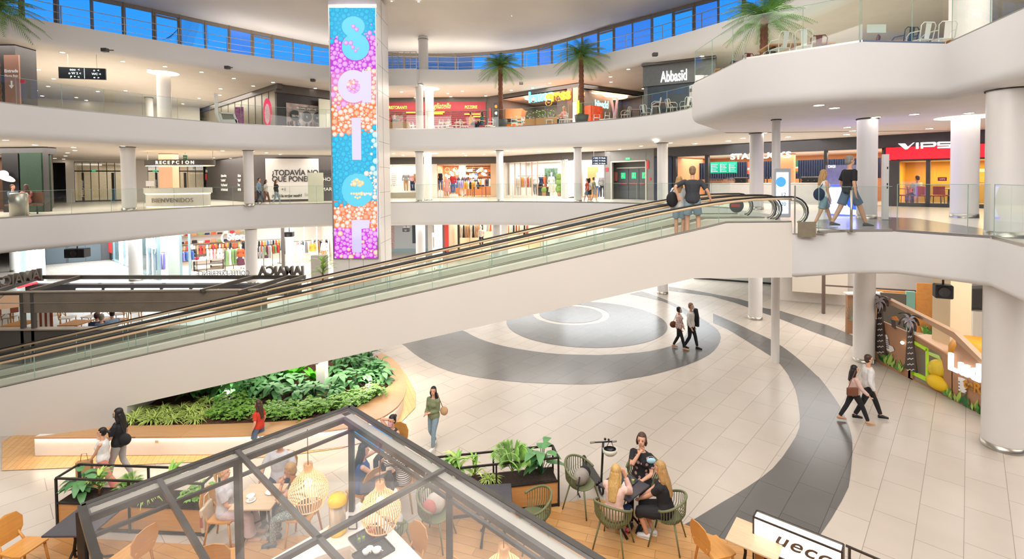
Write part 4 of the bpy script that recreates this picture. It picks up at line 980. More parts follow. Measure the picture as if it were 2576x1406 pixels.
lbl_sign(FD,1574,1585,F1+2.55,F1+2.7,GREENS,'small green exit sign over the grey emergency doors',txt='SALIDA',ts=.09)
lbl_sign(FD,1523,1530,F1+1.85,F1+2.1,REDS,'small red fire sign left of the emergency doors'); lbl_sign(FD,1627,1632,F1+1.95,F1+2.45,REDS,'tall narrow red fire sign right of the emergency doors'); lbl_sign(FD,1633,1637,F1+1.25,F1+1.4,REDS,'tiny red alarm button on the grey wall right of the doors')
m_=MB(); FD.box(m_,1541,1552,F1+1.2,F1+1.8,.1,mat('cabinet_red','#b06a62',.5),-.75); tag(m_.build('fire_cabinet'),'red framed fire hose cabinet in the recess beside the doors','cabinet')
t=thing('hanging_sign','navy hanging information sign with white arrows before the emergency doors','sign',UY(1508,404,31),math.radians(-6)); m_=MB(); m_.box((0,0,0),(.93,.08,.52),mat('sign_navy','#0e1c30',.4)); m_.build('panel',t)
for r_ in range(3):
    for x,s_ in((-.38,'< WC  P'),(.02,'+ Moda')):text('lettering',s_,.11,(x,-.045,.12-.17*r_),(pi/2,0,0),mat('sign_white_light','#dfefff',.5,emit=1.2),t,ext=.002,align='LEFT')
m_=MB(); m_.bar((-.35,0,.26),(-.35,0,.8),.015,.015,METAL); m_.bar((.35,0,.26),(.35,0,.8),.015,.015,METAL); m_.build('hanger_rod',t)
mb=MB(); FE.box(mb,1640,2700,F1+2.62,S2,.3,mat('fascia_dark','#49474a',.45,noise=.05)); FE.box(mb,1645,1690,F1,F1+2.7,.2,NAVY)
for x in(1692,1773,2072,2222,2240):FE.box(mb,x,x+8,F1,F1+2.65,.25,mat('black_brown_frame','#2e2c30',.4),.02)
st(mb.build('wall_shopfront'))
shopbox(FE,1695,2218,F1,F1+2.62,5.5,PEACH,FLOORS,light=0)
for px_,w in((1780,4),(1960,4),(2140,4)):
    c=FE.at(px_,-2.6,F1+2.55); area('cafe_light',c.x,c.y,c.z,w,3,190,WARM,(0,0,FE.rz))
mb=MB(); bx=-3.6
for i in range(88):
    x=1700+i*5.9
    if x>2214:break
    if 1962<x<1998:continue
    a=FE.at(x,bx,F1+1.25); mb.bar(a,a+V(0,0,1.05),.07,.08,NAVY)
FE.box(mb,1698,1960,F1+1.25,F1+2.3,.05,mat('navy_board','#1c2438',.6),bx-.06); FE.box(mb,2000,2216,F1+1.25,F1+2.3,.05,MATS['navy_board'],bx-.06)
st(mb.build('wall_slatted'))
mb=MB(); FE.box(mb,1782,2072,F1+.001,F1+1.0,.6,mat('counter_white','#d9d6d2',.35,noise=.03),-.9); FE.box(mb,1780,2074,F1+1.0,F1+1.04,.7,WARMW,-.85); tag(mb.build('coffee_counter'),'long pale service counter of the coffee shop','counter')
mb=MB(); FE.box(mb,1963,1996,F1,F1+2.62,.4,PEACH,-1.6); st(mb.build('column'))
t=thing('shop_sign','large white glowing STARBUCKS letters over the coffee shop','sign');
a,b_=FE.p(1829,397,.12),FE.p(2000,390,.12); text('lettering','STARBUCKS',.42,(a+b_)/2+V(0,0,-.1),FE.rot(),WHL,t,ext=.03,bold=.01,sx=((b_-a).length)/2.55)
for k,x in enumerate((1787,1809.5,1832)):
    t=thing('menu_screen','glowing green menu screen, %s of three behind the coffee counter'%('first','second','third')[k],'screen'); m_=MB(); FE.box(m_,x,x+21.5,F1+1.62,F1+2.28,.04,mat('menu_green','#0e9a78',.4,emit=.85),-1.8); m_.build('display',t); m_=MB()
    for r_ in range(5):
        FE.box(m_,x+2,x+5,F1+1.7+.1*r_,F1+1.76+.1*r_,.01,mat('menu_white','#e8fff5',.5,emit=.9),-1.78); FE.box(m_,x+7,x+(15 if r_%2 else 18),F1+1.72+.1*r_,F1+1.745+.1*r_,.01,MATS['menu_white'],-1.78)
    m_.build('menu_print',t)
for x0,x1,c,lb in((1880,1897,'#d2573c','orange and white lit poster partly behind the round column'),(1992,2007,'#1d6f57','green poster with an orange drink on the slatted wall')):
    t=thing('poster',lb,'poster'); m_=MB(); FE.box(m_,x0,x1,F1+1.55,F1+2.25,.03,mat('poster'+c,c,.5,emit=.5),-2.2); m_.build('sheet',t)
    m_=MB(); FE.box(m_,x0,x1,F1+1.78,F1+1.9,.03,PRINTW,-2.18); FE.box(m_,x0+4,x1,F1+1.65,F1+1.82,.03,mat('poster_orange','#e07a45',.5,emit=.4),-2.165); m_.build('print',t)
rr=random.Random(9)
kinds=[('pastry_case','pastry'),('coffee_machine','machine'),('cup_stack','cups'),('bottle','bottle'),('till','till')]
wh=['under the menu screens','under the second menu screen','left of the round column','right of the round column','by the thin column','beside the peach pier']
for i,x in enumerate((1793,1812,1838,1858,1872,1922,1930,1938,2012,2026,2040,2056)):
    base=FE.at(x,-1.15,F1+1.045)
    if i in(0,1,2):
        t=thing('pastry_case','glass pastry case with lit shelves, %s on the coffee counter'%('first','second','third')[i],'display case',base,FE.rz); MB().box((0,0,.16),(.45,.35,.32),glass('case_glass',(.9,.93,.95),.1)).build('glass_case',t); m_=MB(); [m_.box((0,0,z),(.43,.33,.015),METAL)for z in(.02,.13,.24)]; m_.build('shelf',t)
        for q in range(3):MB().sph((-.13+.13*q,-.02,.17),(.05,.07,.03),mat('pastry','#c98a4a',.6),8,6).build('pastry',t)
    elif i in(5,6,7,8):
        m_=MB().lathe((0,0,0),[(0,0),(.035,0),(.035,.2),(.012,.26),(.012,.32),(0,.32)],mat('syrup%d'%(i%3),('#5a2f1a','#b8862d','#2b3a24')[i%3],.3),12).build('syrup_bottle'); m_.location=base; tag(m_,'%s syrup bottle, %s of the row beside the thin column'%(('dark','amber','green')[i%3],('first','second','third','fourth')[i-5]),'bottle')
    else:
        t=thing('coffee_machine','steel coffee machine on the counter, %s'%{3:'between the pastry cases and column',4:'against the round column',9:'right of the peach pier',10:'second from the peach pier',11:'at the end of the counter'}[i],'coffee machine',base,FE.rz); MB().box((0,0,.14),(.3,.35,.26),BLKM).build('body',t,bevel=.02); MB().box((0,0,.3),(.3,.35,.05),METAL).build('cup_tray',t); m_=MB(); m_.bar((-.07,-.2,.12),(-.07,-.28,.12),.03,.03,METAL); m_.build('group_head',t)
mb=MB(); FE.box(mb,2224,2262,F1,F1+2.05,.2,CHAR,.03); FE.box(mb,2329,2340,F1,F1+2.05,.15,CHAR,.03)
for x in(2262,):FE.box(mb,2262,2700,F1,F1+.16,.15,CHAR,.03)
FE.box(mb,2262,2700,F1+2.0,F1+2.1,.15,CHAR,.03); st(mb.build('wall_shopfront'))
YW=mat('amber_wall','#d9a23a',.6,noise=.1,scale=1.2)
shopbox(FE,2243,2700,F1,F1+2.05,5,YW,mat('restaurant_floor','#8f8474',.4),light=330,col=(1,.82,.45))
t=thing('fascia_sign','red illuminated fascia with white VIPS lettering','sign'); m_=MB(); FE.box(m_,2228,2700,F1+2.08,F1+2.62,.12,REDP,.14); m_.build('light_box',t)
m_=MB()
def fp(x,y):return FE.p(x,y,.155)
def poly(*q):m_.poly([fp(x,y)for x,y in q],WHL)
poly((2259,361),(2277,361),(2284,369),(2297,359),(2301,358),(2283,375),(2277,376))
poly((2304,359),(2311,358.6),(2311,374),(2304,374.6))
poly((2316,358.4),(2322,358),(2322,373.5),(2316,374)); poly((2316,358.4),(2352,357),(2355,359),(2355,361),(2316,361.6)); poly((2316,366.5),(2354,365.2),(2350,369),(2316,370)); poly((2348,357),(2355,359),(2356,364),(2350,369),(2348,365))
poly((2361,356.5),(2393,356),(2393,359.4),(2361,360)); poly((2357,358),(2364,357),(2364,366),(2358,364)); poly((2358,363.2),(2391,362.4),(2391,366),(2358,366.6)); poly((2387,363),(2394,364),(2394,370),(2387,371.5)); poly((2358,369.3),(2392,368.4),(2390,372.2),(2358,373))
m_.build('lettering',t)
m_=MB(); FE.quad(m_,2262,2329,F1+.16,F1+2.0,CLEAR,.0); FE.quad(m_,2340,2640,F1+.16,F1+2.0,CLEAR,.0); st(m_.build('window_101'))
t=lbl_sign(FE,2359,2382,F1+1.12,F1+1.28,mat('maroon_sign','#8b2630',.5,emit=.2),'small maroon VIPS plate on the restaurant glass',.05,'VIPS',.1)
mb=MB(); FE.box(mb,2250,2640,F1+.0,F1+.9,.1,mat('amber_dado','#9b7a3c',.5),-4.8); FE.box(mb,2460,2640,F1+1.5,F1+1.62,.4,mat('amber_light','#ffd268',.5,emit=2.5),-1.8); FE.box(mb,2460,2640,F1+1.0,F1+1.06,.4,SHELF,-1.8); st(mb.build('wall_shelf'))
RC=mat('red_chair','#b3463c',.5,noise=.05)
def cafe_chair(m,legm,name='dining_chair'):
    t=thing(name,'x','chair',(0,0,0)); MB().box((0,0,.45),(.44,.44,.05),m).build('seat',t,bevel=.015); MB().box((0,-.21,.68),(.42,.04,.38),m,rx=-.1).build('backrest',t,bevel=.015)
    for x in(-.18,.18):
        for y in(-.18,.18):MB().tube([(x,y,.44),(x*1.15,y*1.2,0)],.016,legm,6).build('leg',t)
    return t
pc=cafe_chair(RC,SHELF)
pc.location=FE.at(2308,-.7,F1+.013); pc.rotation_euler.z=0; pc['label']='red restaurant chair holding the man in pale shirt'
dup(pc,FE.at(2275,-.9,F1+.013),.5,'red restaurant chair left of the seated man'); dup(pc,FE.at(2390,-1.3,F1+.013),.3,'red restaurant chair right of the black framed chair')
dup(cafe_chair(RC,BLKM),FE.at(2358,-.9,F1+.013),-.4,'black framed red chair with a dark jacket on it'); COL.objects.unlink([o for o in COL.objects if o.get('label')=='x'][0])
for o in[o for o in COL.objects if o.parent and o.parent.get('label')=='x']:COL.objects.unlink(o)
for x,lb in((2283,'left of'),(2375,'right of')):
    t=thing('restaurant_table','small wooden restaurant table %s the seated man'%lb,'table',FE.at(x+14,-1.5,F1+.013)); MB().box((0,0,.74),(.7,.7,.04),SHELF).build('table_top',t); MB().bar((0,0,0),(0,0,.72),.07,.07,BLKM).build('leg',t)
BG=mat('blue_glow','#4350e8',.4,emit=2.2); BWH=mat('violet_white_glow','#d6d0ff',.4,emit=1.6)
t=thing('promo_counter','curved white counter glowing blue with a round logo beside the walking couple','counter',UY(2135,480,17.3)); t.location.z=F1
m_=MB(); m_.lathe((0,0,0),[(.62,.05),(.50,.5),(.62,.98),(.62,1.02),(0,1.02)],BWH,40); m_.build('body',t); MB().lathe((0,0,0),[(.66,0),(.66,.05),(.5,.06)],BG,40).build('base_glow',t); MB().lathe((0,0,0),[(.63,1.0),(.66,1.02),(.66,1.06),(0,1.06)],BG,40).build('top_rim',t)
MB().lathe((-.16,-.58,.55),[(0,0),(.33,0),(.33,.02)],mat('logo_blue','#1c55b8',.4,emit=.8),32,R=Matrix.Rotation(pi/2,3,'X')).build('logo_disc',t); MB().box((-.14,-.615,.56),(.26,.01,.07),REDS).build('logo_bar',t)
l=bpy.data.lights.new('counter_glow','POINT'); l.energy=45; l.color=(.3,.3,1); l.shadow_soft_size=.4; o=bpy.data.objects.new('counter_glow',l); o.location=t.location+V(-.3,-1.2,.5); COL.objects.link(o)
t=thing('promo_wall','grey photo backdrop with DIGI lettering behind the walking couple','display'); a=UY(2078,414,18.2); b_=UY(2160,414,18.2); m_=MB(); m_.box(((a.x+b_.x)/2,18.2,F1+.9),(b_.x-a.x,.06,1.75),mat('promo_grey','#8a8690',.5,noise=.15)); m_.build('board',t); text('lettering','DIGI',.14,a+V(.18,-.05,-.12),(pi/2,0,0),WHL,t,ext=.004)
t=thing('totem','slim white information totem by the glass near the red restaurant','totem',UY(2226,550,15.2)); t.location.z=F1; MB().box((0,0,1.02),(.16,.09,2.0),WHITE).build('panel',t); MB().box((0,0,.01),(.34,.22,.02),METAL).build('foot',t)
for z in(1.6,1.1,1.0):MB().box((.03,-.047,z),(.04,.004,.07),INK).build('print',t)
t=thing('digital_kiosk','tall white kiosk with a bright blue and white screen beside the thin column','kiosk',UY(1968,500,15.6)); t.location.z=F1; MB().box((0,0,.85),(.5,.1,1.55),mat('kiosk_grey','#b8bcc4',.4)).build('body',t,bevel=.03); MB().box((-.03,-.056,.85),(.38,.01,1.3),mat('kiosk_screen','#dfeeff',.4,emit=1.3)).build('screen',t); MB().lathe((-.08,-.065,1.2),[(0,0),(.16,0)],mat('kiosk_blue','#4b95e6',.4,emit=1),24,R=Matrix.Rotation(pi/2,3,'X')).build('screen_disc',t); text('lettering','20',.16,(0,-.066,.45),(pi/2,0,0),INK,t,ext=.002); text('lettering','12',.16,(0,-.066,.75),(pi/2,0,0),INK,t,ext=.002)
HA=Front((-25.6,41.3),(-17.5,33.2),F1); HB_=Front((-17.5,33.2),(-11.8,35.0),F1); HE=Front((-34.5,35.8),(-25.6,41.3),F1)
DHO=mat('hoarding_dark','#4f4a49',.5,noise=.06)
mb=MB(); HA.box(mb,515,629,F1,S2-.12,.2,DHO); HB_.box(mb,629,838,F1,S2-.12,.2,DHO); st(mb.build('wall_hoarding'))
HB2=Front((-11.8,35),(-9.6,38.9),F1); mb=MB(); mb.wall((-11.8,35),(-9.6,38.9),F1,S2,.2,DHO); st(mb.build('wall_side'))
t=thing('billboard','large white poster asking TODAVIA NO SABES QUE PONERTE on the dark hoarding','poster'); m_=MB(); HB_.box(m_,668,802,F1+.16,F1+2.95,.04,mat('poster_white','#d6d2ce',.6,emit=.05),.06); m_.build('board',t)
for s_,y,sz in(('¿TODAVÍA NO SABES',441,.52),('QUÉ PONERTE?',457,.52),('¡Ya tal lu mejor moda?',496,.24)):
    p=HB_.p(684,y,.09); o=text('lettering',s_,sz,p,HB_.rot(),INK,t,ext=.004,bold=.012,align='LEFT',sx=.86)
text('lettering','+1',.3,HB_.p(707,480,.09),HB_.rot(),INK,t,ext=.004,align='LEFT'); text('lettering','Saler',.3,HB_.p(766,493,.09),HB_.rot(),mat('pale_grey_ink','#b3aeab',.6),t,ext=.004,align='LEFT')
for x,ls in((540,['The world','is happening','today','We say']),(556,['In Spain we don\'t say','"I can\'t believe it"','We say "No me lo creo"','And I think that\'s beautiful']),(598,['In Valencia','"Cuidado"','We say','And I think'])):
    t=thing('wall_lettering','white slogan lines printed on the dark hoarding, %s'%{540:'closest to the reception',556:'middle column of text',598:'column behind the round pillar'}[x],'lettering')
    if x==540:continue
    for k,s_ in enumerate(ls):text('lettering',s_,.26,HA.p(x,445+k*11.5,.05),HA.rot(),PRINTW,t,ext=.003,bold=.008,align='LEFT',sx=.62)
for o in[o for o in COL.objects if o.get('label','').endswith('closest to the reception')]:COL.objects.unlink(o)
t=thing('wall_lettering','small white #SpainSays hashtag on the hoarding beside reception','lettering'); text('lettering','#SpainSays',.34,HA.p(517,433,.05),HA.rot(),PRINTW,t,ext=.003,align='LEFT',sx=.4)
t=thing('wall_lettering','thin white HALL names printed on the hoarding edge beside the tower','lettering'); [text('lettering',s_,.34,HB_.p(822,y,.06),HB_.rot(),PRINTW,t,ext=.003)for s_,y in(('HO',455),('MAR',480))]
t=thing('display_board','pale green white freestanding panel against the poster wall','panel'); m_=MB(); HB_.box(m_,774,813,F1,F1+1.95,.1,mat('panel_cream','#c9cdb9',.6),1.6); m_.build('board',t)
t=thing('display_board','white freestanding box on the ground floor beside the led tower','panel'); a=UY(804,670,27.5); m_=MB(); m_.box((a.x,27.5,.95),(.85,.3,1.9),mat('panel_stone','#cfc8bd',.6)); m_.build('board',t)
ENTB=mat('entrance_black','#232224',.35); DARKG=glass('entrance_glass',(.75,.76,.72),.10)
mb=MB()
mb.wall((-34.5,35.8),(-25.6,41.3),F1+2.95,S2,.2,WARMW); HE.box(mb,330,372,F1,F1+2.95,.3,WARMW); HE.box(mb,165,187,F1,F1+2.95,.3,WARMW); st(mb.build('wall_entrance'))
for k,(x0,x1)in enumerate(((187,330),(372,512))):
    m_=MB()
    for z in(.02,2.28,2.95):HE.box(m_,x0,x1,F1+z,F1+z+.09,.1,ENTB)
    nb=7
    for i in range(nb+1):
        x=x0+(x1-x0)*i/nb; HE.box(m_,x-.8 if i else x,x+.8,F1,F1+3,.1,ENTB)
    d_=st(m_.build('door_%d'%(10+k))); m_=MB(); HE.quad(m_,x0,x1,F1,F1+2.95,DARKG,-.04); m_.build('pane',d_)
    m_=MB(); HE.box(m_,x0+18,x0+24,F1+.1,F1+2.2,.03,BLKM,.05); HE.box(m_,x1-50,x1-43,F1+.1,F1+2.2,.03,BLKM,.05); m_.build('door_leaf_dark',d_)
    text('lettering','¡Hasta pronto!',.22,HE.at(x0+22,.08,F1+.35),HE.rot()@Matrix.Rotation(pi/2,3,'Z'),PRINTW,d_,ext=.003,align='LEFT')
shopbox(HE,165,512,F1,F1+2.95,4,mat('vestibule_wall','#c4baa4',.6,noise=.08),FLOORS,light=200,col=WARM)
lbl_sign(HE,231,241,F1+2.3,F1+2.4,GREENS,'tiny green exit sign over the glazed entrance doors'); lbl_sign(HE,384,396,F1+2.3,F1+2.4,GREENS,'tiny green exit sign over the doors behind the reception')
t=thing('hanging_sign','green hanging exit sign with arrow above the reception ring','sign',UY(466,396,30)); MB().box((0,0,0),(.24,.04,.26),mat('exit_green_dark','#2c6a4c',.5,emit=.2)).build('panel',t); text('lettering','<>',.16,(0,-.025,-.05),(pi/2,0,0),WHITE,t,ext=.003); MB().bar((0,0,.12),(0,0,.34),.02,.02,METAL).build('hanger_rod',t)
a=UY(425,430,31); mb=MB(); mb.box((a.x,31,F1+1.6),(.85,.6,3.2),mat('peach_pier','#e3b998',.5)); st(mb.build('column'))
lbl_sign(HA,515,520,F1+1.6,F1+2.1,REDS,'red fire sign at the end of the hoarding by reception')
cx=UY(440,500,28.2); t=thing('reception_desk','curved white reception desk lettered BIENVENIDOS with a warm light line','desk',(cx.x,28.6,F1)); RW=1.95
def arcstrip(mb,r,z0,z1,m,a0=-pi*.985,a1=-pi*.015,n=40,c=(0,0),th=.0,sy=.55):
    vs=[]
    for k in range(n+1):
        a=a0+(a1-a0)*k/n; vs+=[(c[0]+r*math.cos(a),c[1]+r*math.sin(a)*sy,z0),(c[0]+r*math.cos(a),c[1]+r*math.sin(a)*sy,z1)]
    mb.add(vs,[(2*k,2*k+2,2*k+3,2*k+1)for k in range(n)],m,True)
    if th:
        vs=[]
        for k in range(n+1):
            a=a0+(a1-a0)*k/n
            for rr_ in(r,r-th):vs.append((c[0]+rr_*math.cos(a),c[1]+rr_*math.sin(a)*sy,z1))
        mb.add(vs,[(2*k,2*k+2,2*k+3,2*k+1)for k in range(n)],m)
    return mb
DW=mat('desk_white','#ece4d8',.35,noise=.02)
arcstrip(MB(),RW-.12,.04,.72,DW).build('desk_front',t); arcstrip(MB(),RW,.78,1.08,DW,th=.5).build('desk_top',t); arcstrip(MB(),RW-.1,.72,.78,mat('warm_line','#ffdca0',.5,emit=5)).build('light_line',t); arcstrip(MB(),RW-.16,.0,.04,MATS['warm_line']).build('base_light',t)
text('lettering','BIENVENIDOS',.34,(.3,-RW*.55+.02,.28),(pi/2,0,0),mat('taupe_letter','#8f8577',.5),t,ext=.02,spacing=1.12)
t=thing('reception_canopy','dark ring canopy with glowing RECEPCION letters over the desk','canopy',(cx.x-.1,28.9,F1+2.52)); arcstrip(MB(),1.95,-.16,.16,mat('canopy_brown','#5b534b',.5),-pi*2,0,64).build('ring',t)
m_=MB(); [m_.bar((x,0,.1),(x,0,.7),.02,.02,METAL)for x in(-1.9,1.9)]; m_.build('hanger_rod',t); arcstrip(MB(),1.9,-.17,-.15,MATS['warm_line'],-2*pi,0,64,th=.2).build('light_ring',t)
for i,ch in enumerate('RECEPCION'):
    x_=-.62+i*.235; text('lettering',ch,.26,(x_,-2.0*.55*math.sqrt(1-(x_/2)**2)-.01,-.09),(pi/2,0,0),mat('warm_letter','#ffe9c4',.5,emit=2.5),t,ext=.015)
for x,lb in((-.55,'white monitor back at the left of the reception desk'),):
    t2=thing('monitor',lb,'monitor',(cx.x+x-.7,28.6-.6,F1+1.08)); MB().box((0,0,.26),(.45,.03,.3),WHITE).build('screen',t2); MB().bar((0,.03,0),(0,.03,.2),.04,.02,METAL).build('stand',t2)
FL=Front((-30,24.4),(-22.9,24.4),F1); GR=mat('deep_green_panel','#16331f',.6,noise=.3,scale=30)
mb=MB(); mb.box((-22.9-.6,24.4,F1+1.45),(1.05,.5,2.9),GR); mb.box((-24.6,24.5,F1+1.45),(.8,.5,2.9),BLKM); mb.box((-26.5,24.6,F1+3.02),(7.2,.6,.34),CHAR); mb.box((-27.4,24.5,F1+1.45),(.7,.4,2.9),BLKM); mb.bar((-22.9,24.3,F1+1.6),(-27.6,29.6,F1+1.6),.2,3.2,CHAR); st(mb.build('wall_shopfront'))
shopbox(Front((-32,24.9),(-23.3,24.9),F1),-250,26,F1,F1+2.85,2.2,mat('bar_brown','#6a4a38',.6,noise=.1),light=90)
t=thing('orange_notice','small orange notice on the black pier of the green bar','sign'); MB().box((UY(84,468,24.2).x,24.2,UY(84,468,24.2).z),(.2,.02,.26),mat('orange','#d9722c',.5)).build('sheet',t); MB().box((UY(84,455,24.2).x,24.2,UY(84,452,24.2).z),(.14,.02,.18),WHITE).build('sheet_white',t)
t=thing('hat_print','large white hat drawing on the black wall at the left end','print'); m_=MB(); q=UY(12,446,24.1); m_.sph(q,(.55,.02,.16),WHITE,20,8,R=Matrix.Rotation(.35,3,'Y')); m_.sph(q+V(-.05,-.02,.14),(.28,.02,.2),WHITE,16,8); m_.build('drawing',t)
for i in range(7):
    q=UY(38+i*5,400+4*(i%3),26.0)
    if i==0:bl=thing('bulb_pendant','small glowing bulb pendant inside the green bar','pendant light',q,group='bulbs inside the green bar'); MB().sph((0,0,0),.05,mat('bulb_glow','#ffdca8',.5,emit=8),8,6).build('bulb',bl)
    else:dup(bl,q)
t=thing('brown_bench','brown bench seat behind the glass at the left bar','bench',(UY(60,500,22.6).x,22.6,F1)); MB().box((0,0,.42),(1.3,.5,.08),mat('brown_leather','#6a4636',.5)).build('seat',t); MB().box((0,.25,.75),(1.3,.06,.5),MATS['brown_leather']).build('backrest',t); [MB().bar((x,0,0),(x,0,.4),.04,.04,BLKM).build('leg',t)for x in(-.6,.6)]
t=thing('litter_bin','grey cylindrical steel bin by the glass at far left','bin',(UY(30,530,20.6).x,20.9,F1)); MB().lathe((0,0,0),[(0,0),(.3,0),(.3,.95),(.26,1.0),(0,1.0)],METAL,24).build('bin_body',t)
# ==========================================================
RA=Front((-9.9,38.2),(-1.9,38.2),F2); RB=Front((-1.9,38.2),(4.4,33),F2); RC_=Front((4.4,33),(10.5,37.2),F2); RD=Front((7.5,28),(12.5,25.4),F2)
CRIM=mat('crimson_panel','#a5303a',.5,emit=.12,noise=.05)
mb=MB(); RA.box(mb,972,1226,F2+2.85,S3,.3,FASC); RA.box(mb,970,977,F2,F2+2.85,.3,WARMW); st(mb.build('wall_shopfront'))
mb=MB(); RA.box(mb,974,1224,F2+2.2,F2+2.85,.2,CRIM);
for k in range(14):RA.box(mb,974,1224,F2+.16*k,F2+.16*k+.13,.05 if k%2 else.08,mat('crimson_shutter','#8e2a34',.45,noise=.08))
st(mb.build('wall_crimson'))
t=thing('shop_sign','yellow RISTORANTI and PIZZERIE words with script name on the crimson restaurant front','sign')
text('lettering','RISTORANTI',.33,RA.p(1001,274,.08),RA.rot(),YEL,t,sx=.75); text('lettering','PIZZERIE',.33,RA.p(1185,273,.08),RA.rot(),YEL,t,sx=.75); text('lettering','Tagliatella',.62,RA.p(1104,273,.08),RA.rot(),YEL,t,shear=.4,sx=.72)
t=thing('neon_bar','amber glowing bars on the crimson shutter','light'); m_=MB()
for x0,x1,y in((1022,1045,283),(1092,1118,282),(1092,1114,286),(1168,1212,287),(1190,1218,293)):p,q=RA.p(x0,y,.1),RA.p(x1,y,.1); m_.bar(p,q,.03,.09,mat('amber_bar','#ffae2a',.5,emit=2))
m_.build('bars',t)
c=(-5.8,36.4); area('restaurant_light',c[0],c[1],S3-.06,6,2,120,WARM)
lbl_sign(RB,1232,1237,F2+.9,F2+2.3,REDS,'narrow red and white vertical sign by the dark totem',.05)
t=thing('menu_totem','dark vertical totem with round lit emblems beside the first palm','totem'); m_=MB(); RB.box(m_,1244,1256,F2,F2+2.6,.2,BLKM,.3); m_.build('panel',t); m_=MB()
for k,c in enumerate(('#e97a2a','#d9d6c8','#7fb83a','#d9d6c8')):m_.sph(RB.at(1250,.33,F2+2.3-.5*k),(.12,.03,.12 if k!=2 else.05),mat('emblem'+c,c,.5,emit=.8),12,8)
m_.build('emblems',t)
mb=MB(); RB.box(mb,1224,1456,F2+2.9,S3,.3,FASC); RB.box(mb,1224,1258,F2,F2+2.9,.3,FASC); RB.box(mb,1428,1440,F2,F2+2.9,.3,mat('bronze_post','#7d6154',.35,.4)); RB.box(mb,1442,1455,F2,F2+2.9,.3,mat('warm_post','#d9a184',.4)); st(mb.build('wall_shopfront'))
mb=MB(); RC_.box(mb,1455,1640,F2+2.9,S3,.3,FASC); st(mb.build('wall_shopfront'))
LG=mat('lemon_wall','#8b7f76',.5,noise=.1)
shopbox(RB,1258,1455,F2,F2+2.9,4.5,LG,mat('dark_floor','#4b443f',.3),light=170,col=WARM)
shopbox(RC_,1456,1622,F2,F2+2.9,2.2,mat('lemon_wall_dark','#6c625c',.5,noise=.15),mat('dark_floor','#4b443f',.3),light=90,col=WARM)
t=thing('shop_sign','cyan lemon and orange grass glowing lettering above the noodle bar','sign')
text('lettering','lemon',1.05,RB.p(1330,258,.06),RB.rot(),mat('cyan_glow','#5fd2f2',.4,emit=2.2),t,ext=.05,bold=.03,align='LEFT',sx=.82); text('lettering','grass',1.05,RB.p(1374,255.5,.07),RB.rot(),mat('orange_glow','#ff8c1e',.4,emit=1.5),t,ext=.05,bold=.05,align='LEFT',sx=.95)
t=thing('shop_sign','small orange vertical lettering at the noodle bar corner behind the second palm','sign'); text('lettering','Ye\nEa',.5,RC_.at(1458,.06,F2+2.4),RC_.rot(),MATS['orange_glow'],t,align='LEFT')
t=thing('neon_tube','bright green neon tube beside the second palm trunk','light'); a=UY(1454,284,28); MB().bar(a,UY(1454,253,28),.12,.12,mat('green_neon','#8dfc2a',.4,emit=3)).build('tube',t)
t=thing('neon_tube','pinkish white lit column strip left of the green neon tube','light'); a=UY(1445,308,30); MB().bar(a,UY(1445,257,30),.2,.12,mat('pink_strip','#ffd9cc',.4,emit=2)).build('tube',t)
OR=mat('orange_gloss','#f07a22',.35,noise=.05,emit=.15)
t=thing('bar_counter','orange faceted bar with angled hood beside the first palm','counter',RB.at(1292,-1.2,F2),RB.rz); MB().box((0,0,.55),(1.9,.8,1.1),OR).build('counter_base',t)
m_=MB(); m_.add([(-1.1,-.5,1.55),(1.1,-.5,1.35),(1.3,-.5,2.1),(-1.2,-.5,2.3),(-.8,.4,1.5),(.8,.4,1.4),(1.0,.4,2.0),(-.9,.4,2.2)],[(0,1,2,3),(4,7,6,5),(0,4,5,1),(3,2,6,7),(0,3,7,4),(1,5,6,2)],mat('salmon_hood','#f2a06c',.45,emit=.2)); m_.build('hood',t); MB().box((0,-.1,1.13),(2.1,.9,.05),mat('teal_top','#4fa3a6',.3,emit=.1)).build('counter_top',t)
for px_,w in((1352,.9),(1545,1.0),(1500,1.1)):
    F_=RB if px_<1455 else RC_
    t=thing('ring_lamp','round warm ceiling ring lamp inside the noodle bar, %s'%{1352:'under the cyan letters',1545:'above the Y shaped post',1500:'right of the second palm'}[px_],'ceiling light',F_.at(px_,-1.0,F2+2.72)); MB().lathe((0,0,0),[(w*.6,0),(w,0),(w,.06),(w*.6,.06)],mat('ring_glow','#ffd2a6',.4,emit=3),32).build('ring',t)
t=thing('forked_post','pink lit Y shaped post under a ring lamp in the noodle bar','post',RC_.at(1548,-.6,F2)); m_=MB(); PK=mat('pink_post','#d8a9b4',.4,emit=.3); m_.tube([(0,0,0),(0,0,1.2)],.12,PK); m_.tube([(0,0,1.1),(-.28,0,2.6)],.09,PK); m_.tube([(0,0,1.1),(.16,0,2.6)],.09,PK); m_.build('post',t)
t=thing('painted_reflection','painted cyan reflection of sign lettering on the noodle bar glass','sign'); o=text('lettering','bbasïd',.72,RC_.p(1514,271,.04),RC_.rot(),mat('aqua_reflection','#a9ecf0',.4,emit=1.6),t,bold=.02); o.scale=(-.72,1,1)  # reversed glowing letters imitate the corner sign's reflection in the glass
t=thing('drinks_fridge','red and orange lit drinks display at the noodle bar end','fridge',RC_.at(1494,.5,F2),RC_.rz); MB().box((0,0,.9),(1.1,.6,1.5),mat('red_orange','#d9502a',.5,emit=.3,noise=.4,scale=5)).build('cabinet',t); MB().box((0,-.31,.5),(1.1,.02,.25),WHITE).build('band',t)
SLATE=mat('slate_panel','#5d5f5e',.55,noise=.1); DGR=mat('dark_green_glass','#1e2f36',.25,noise=.25,scale=2)
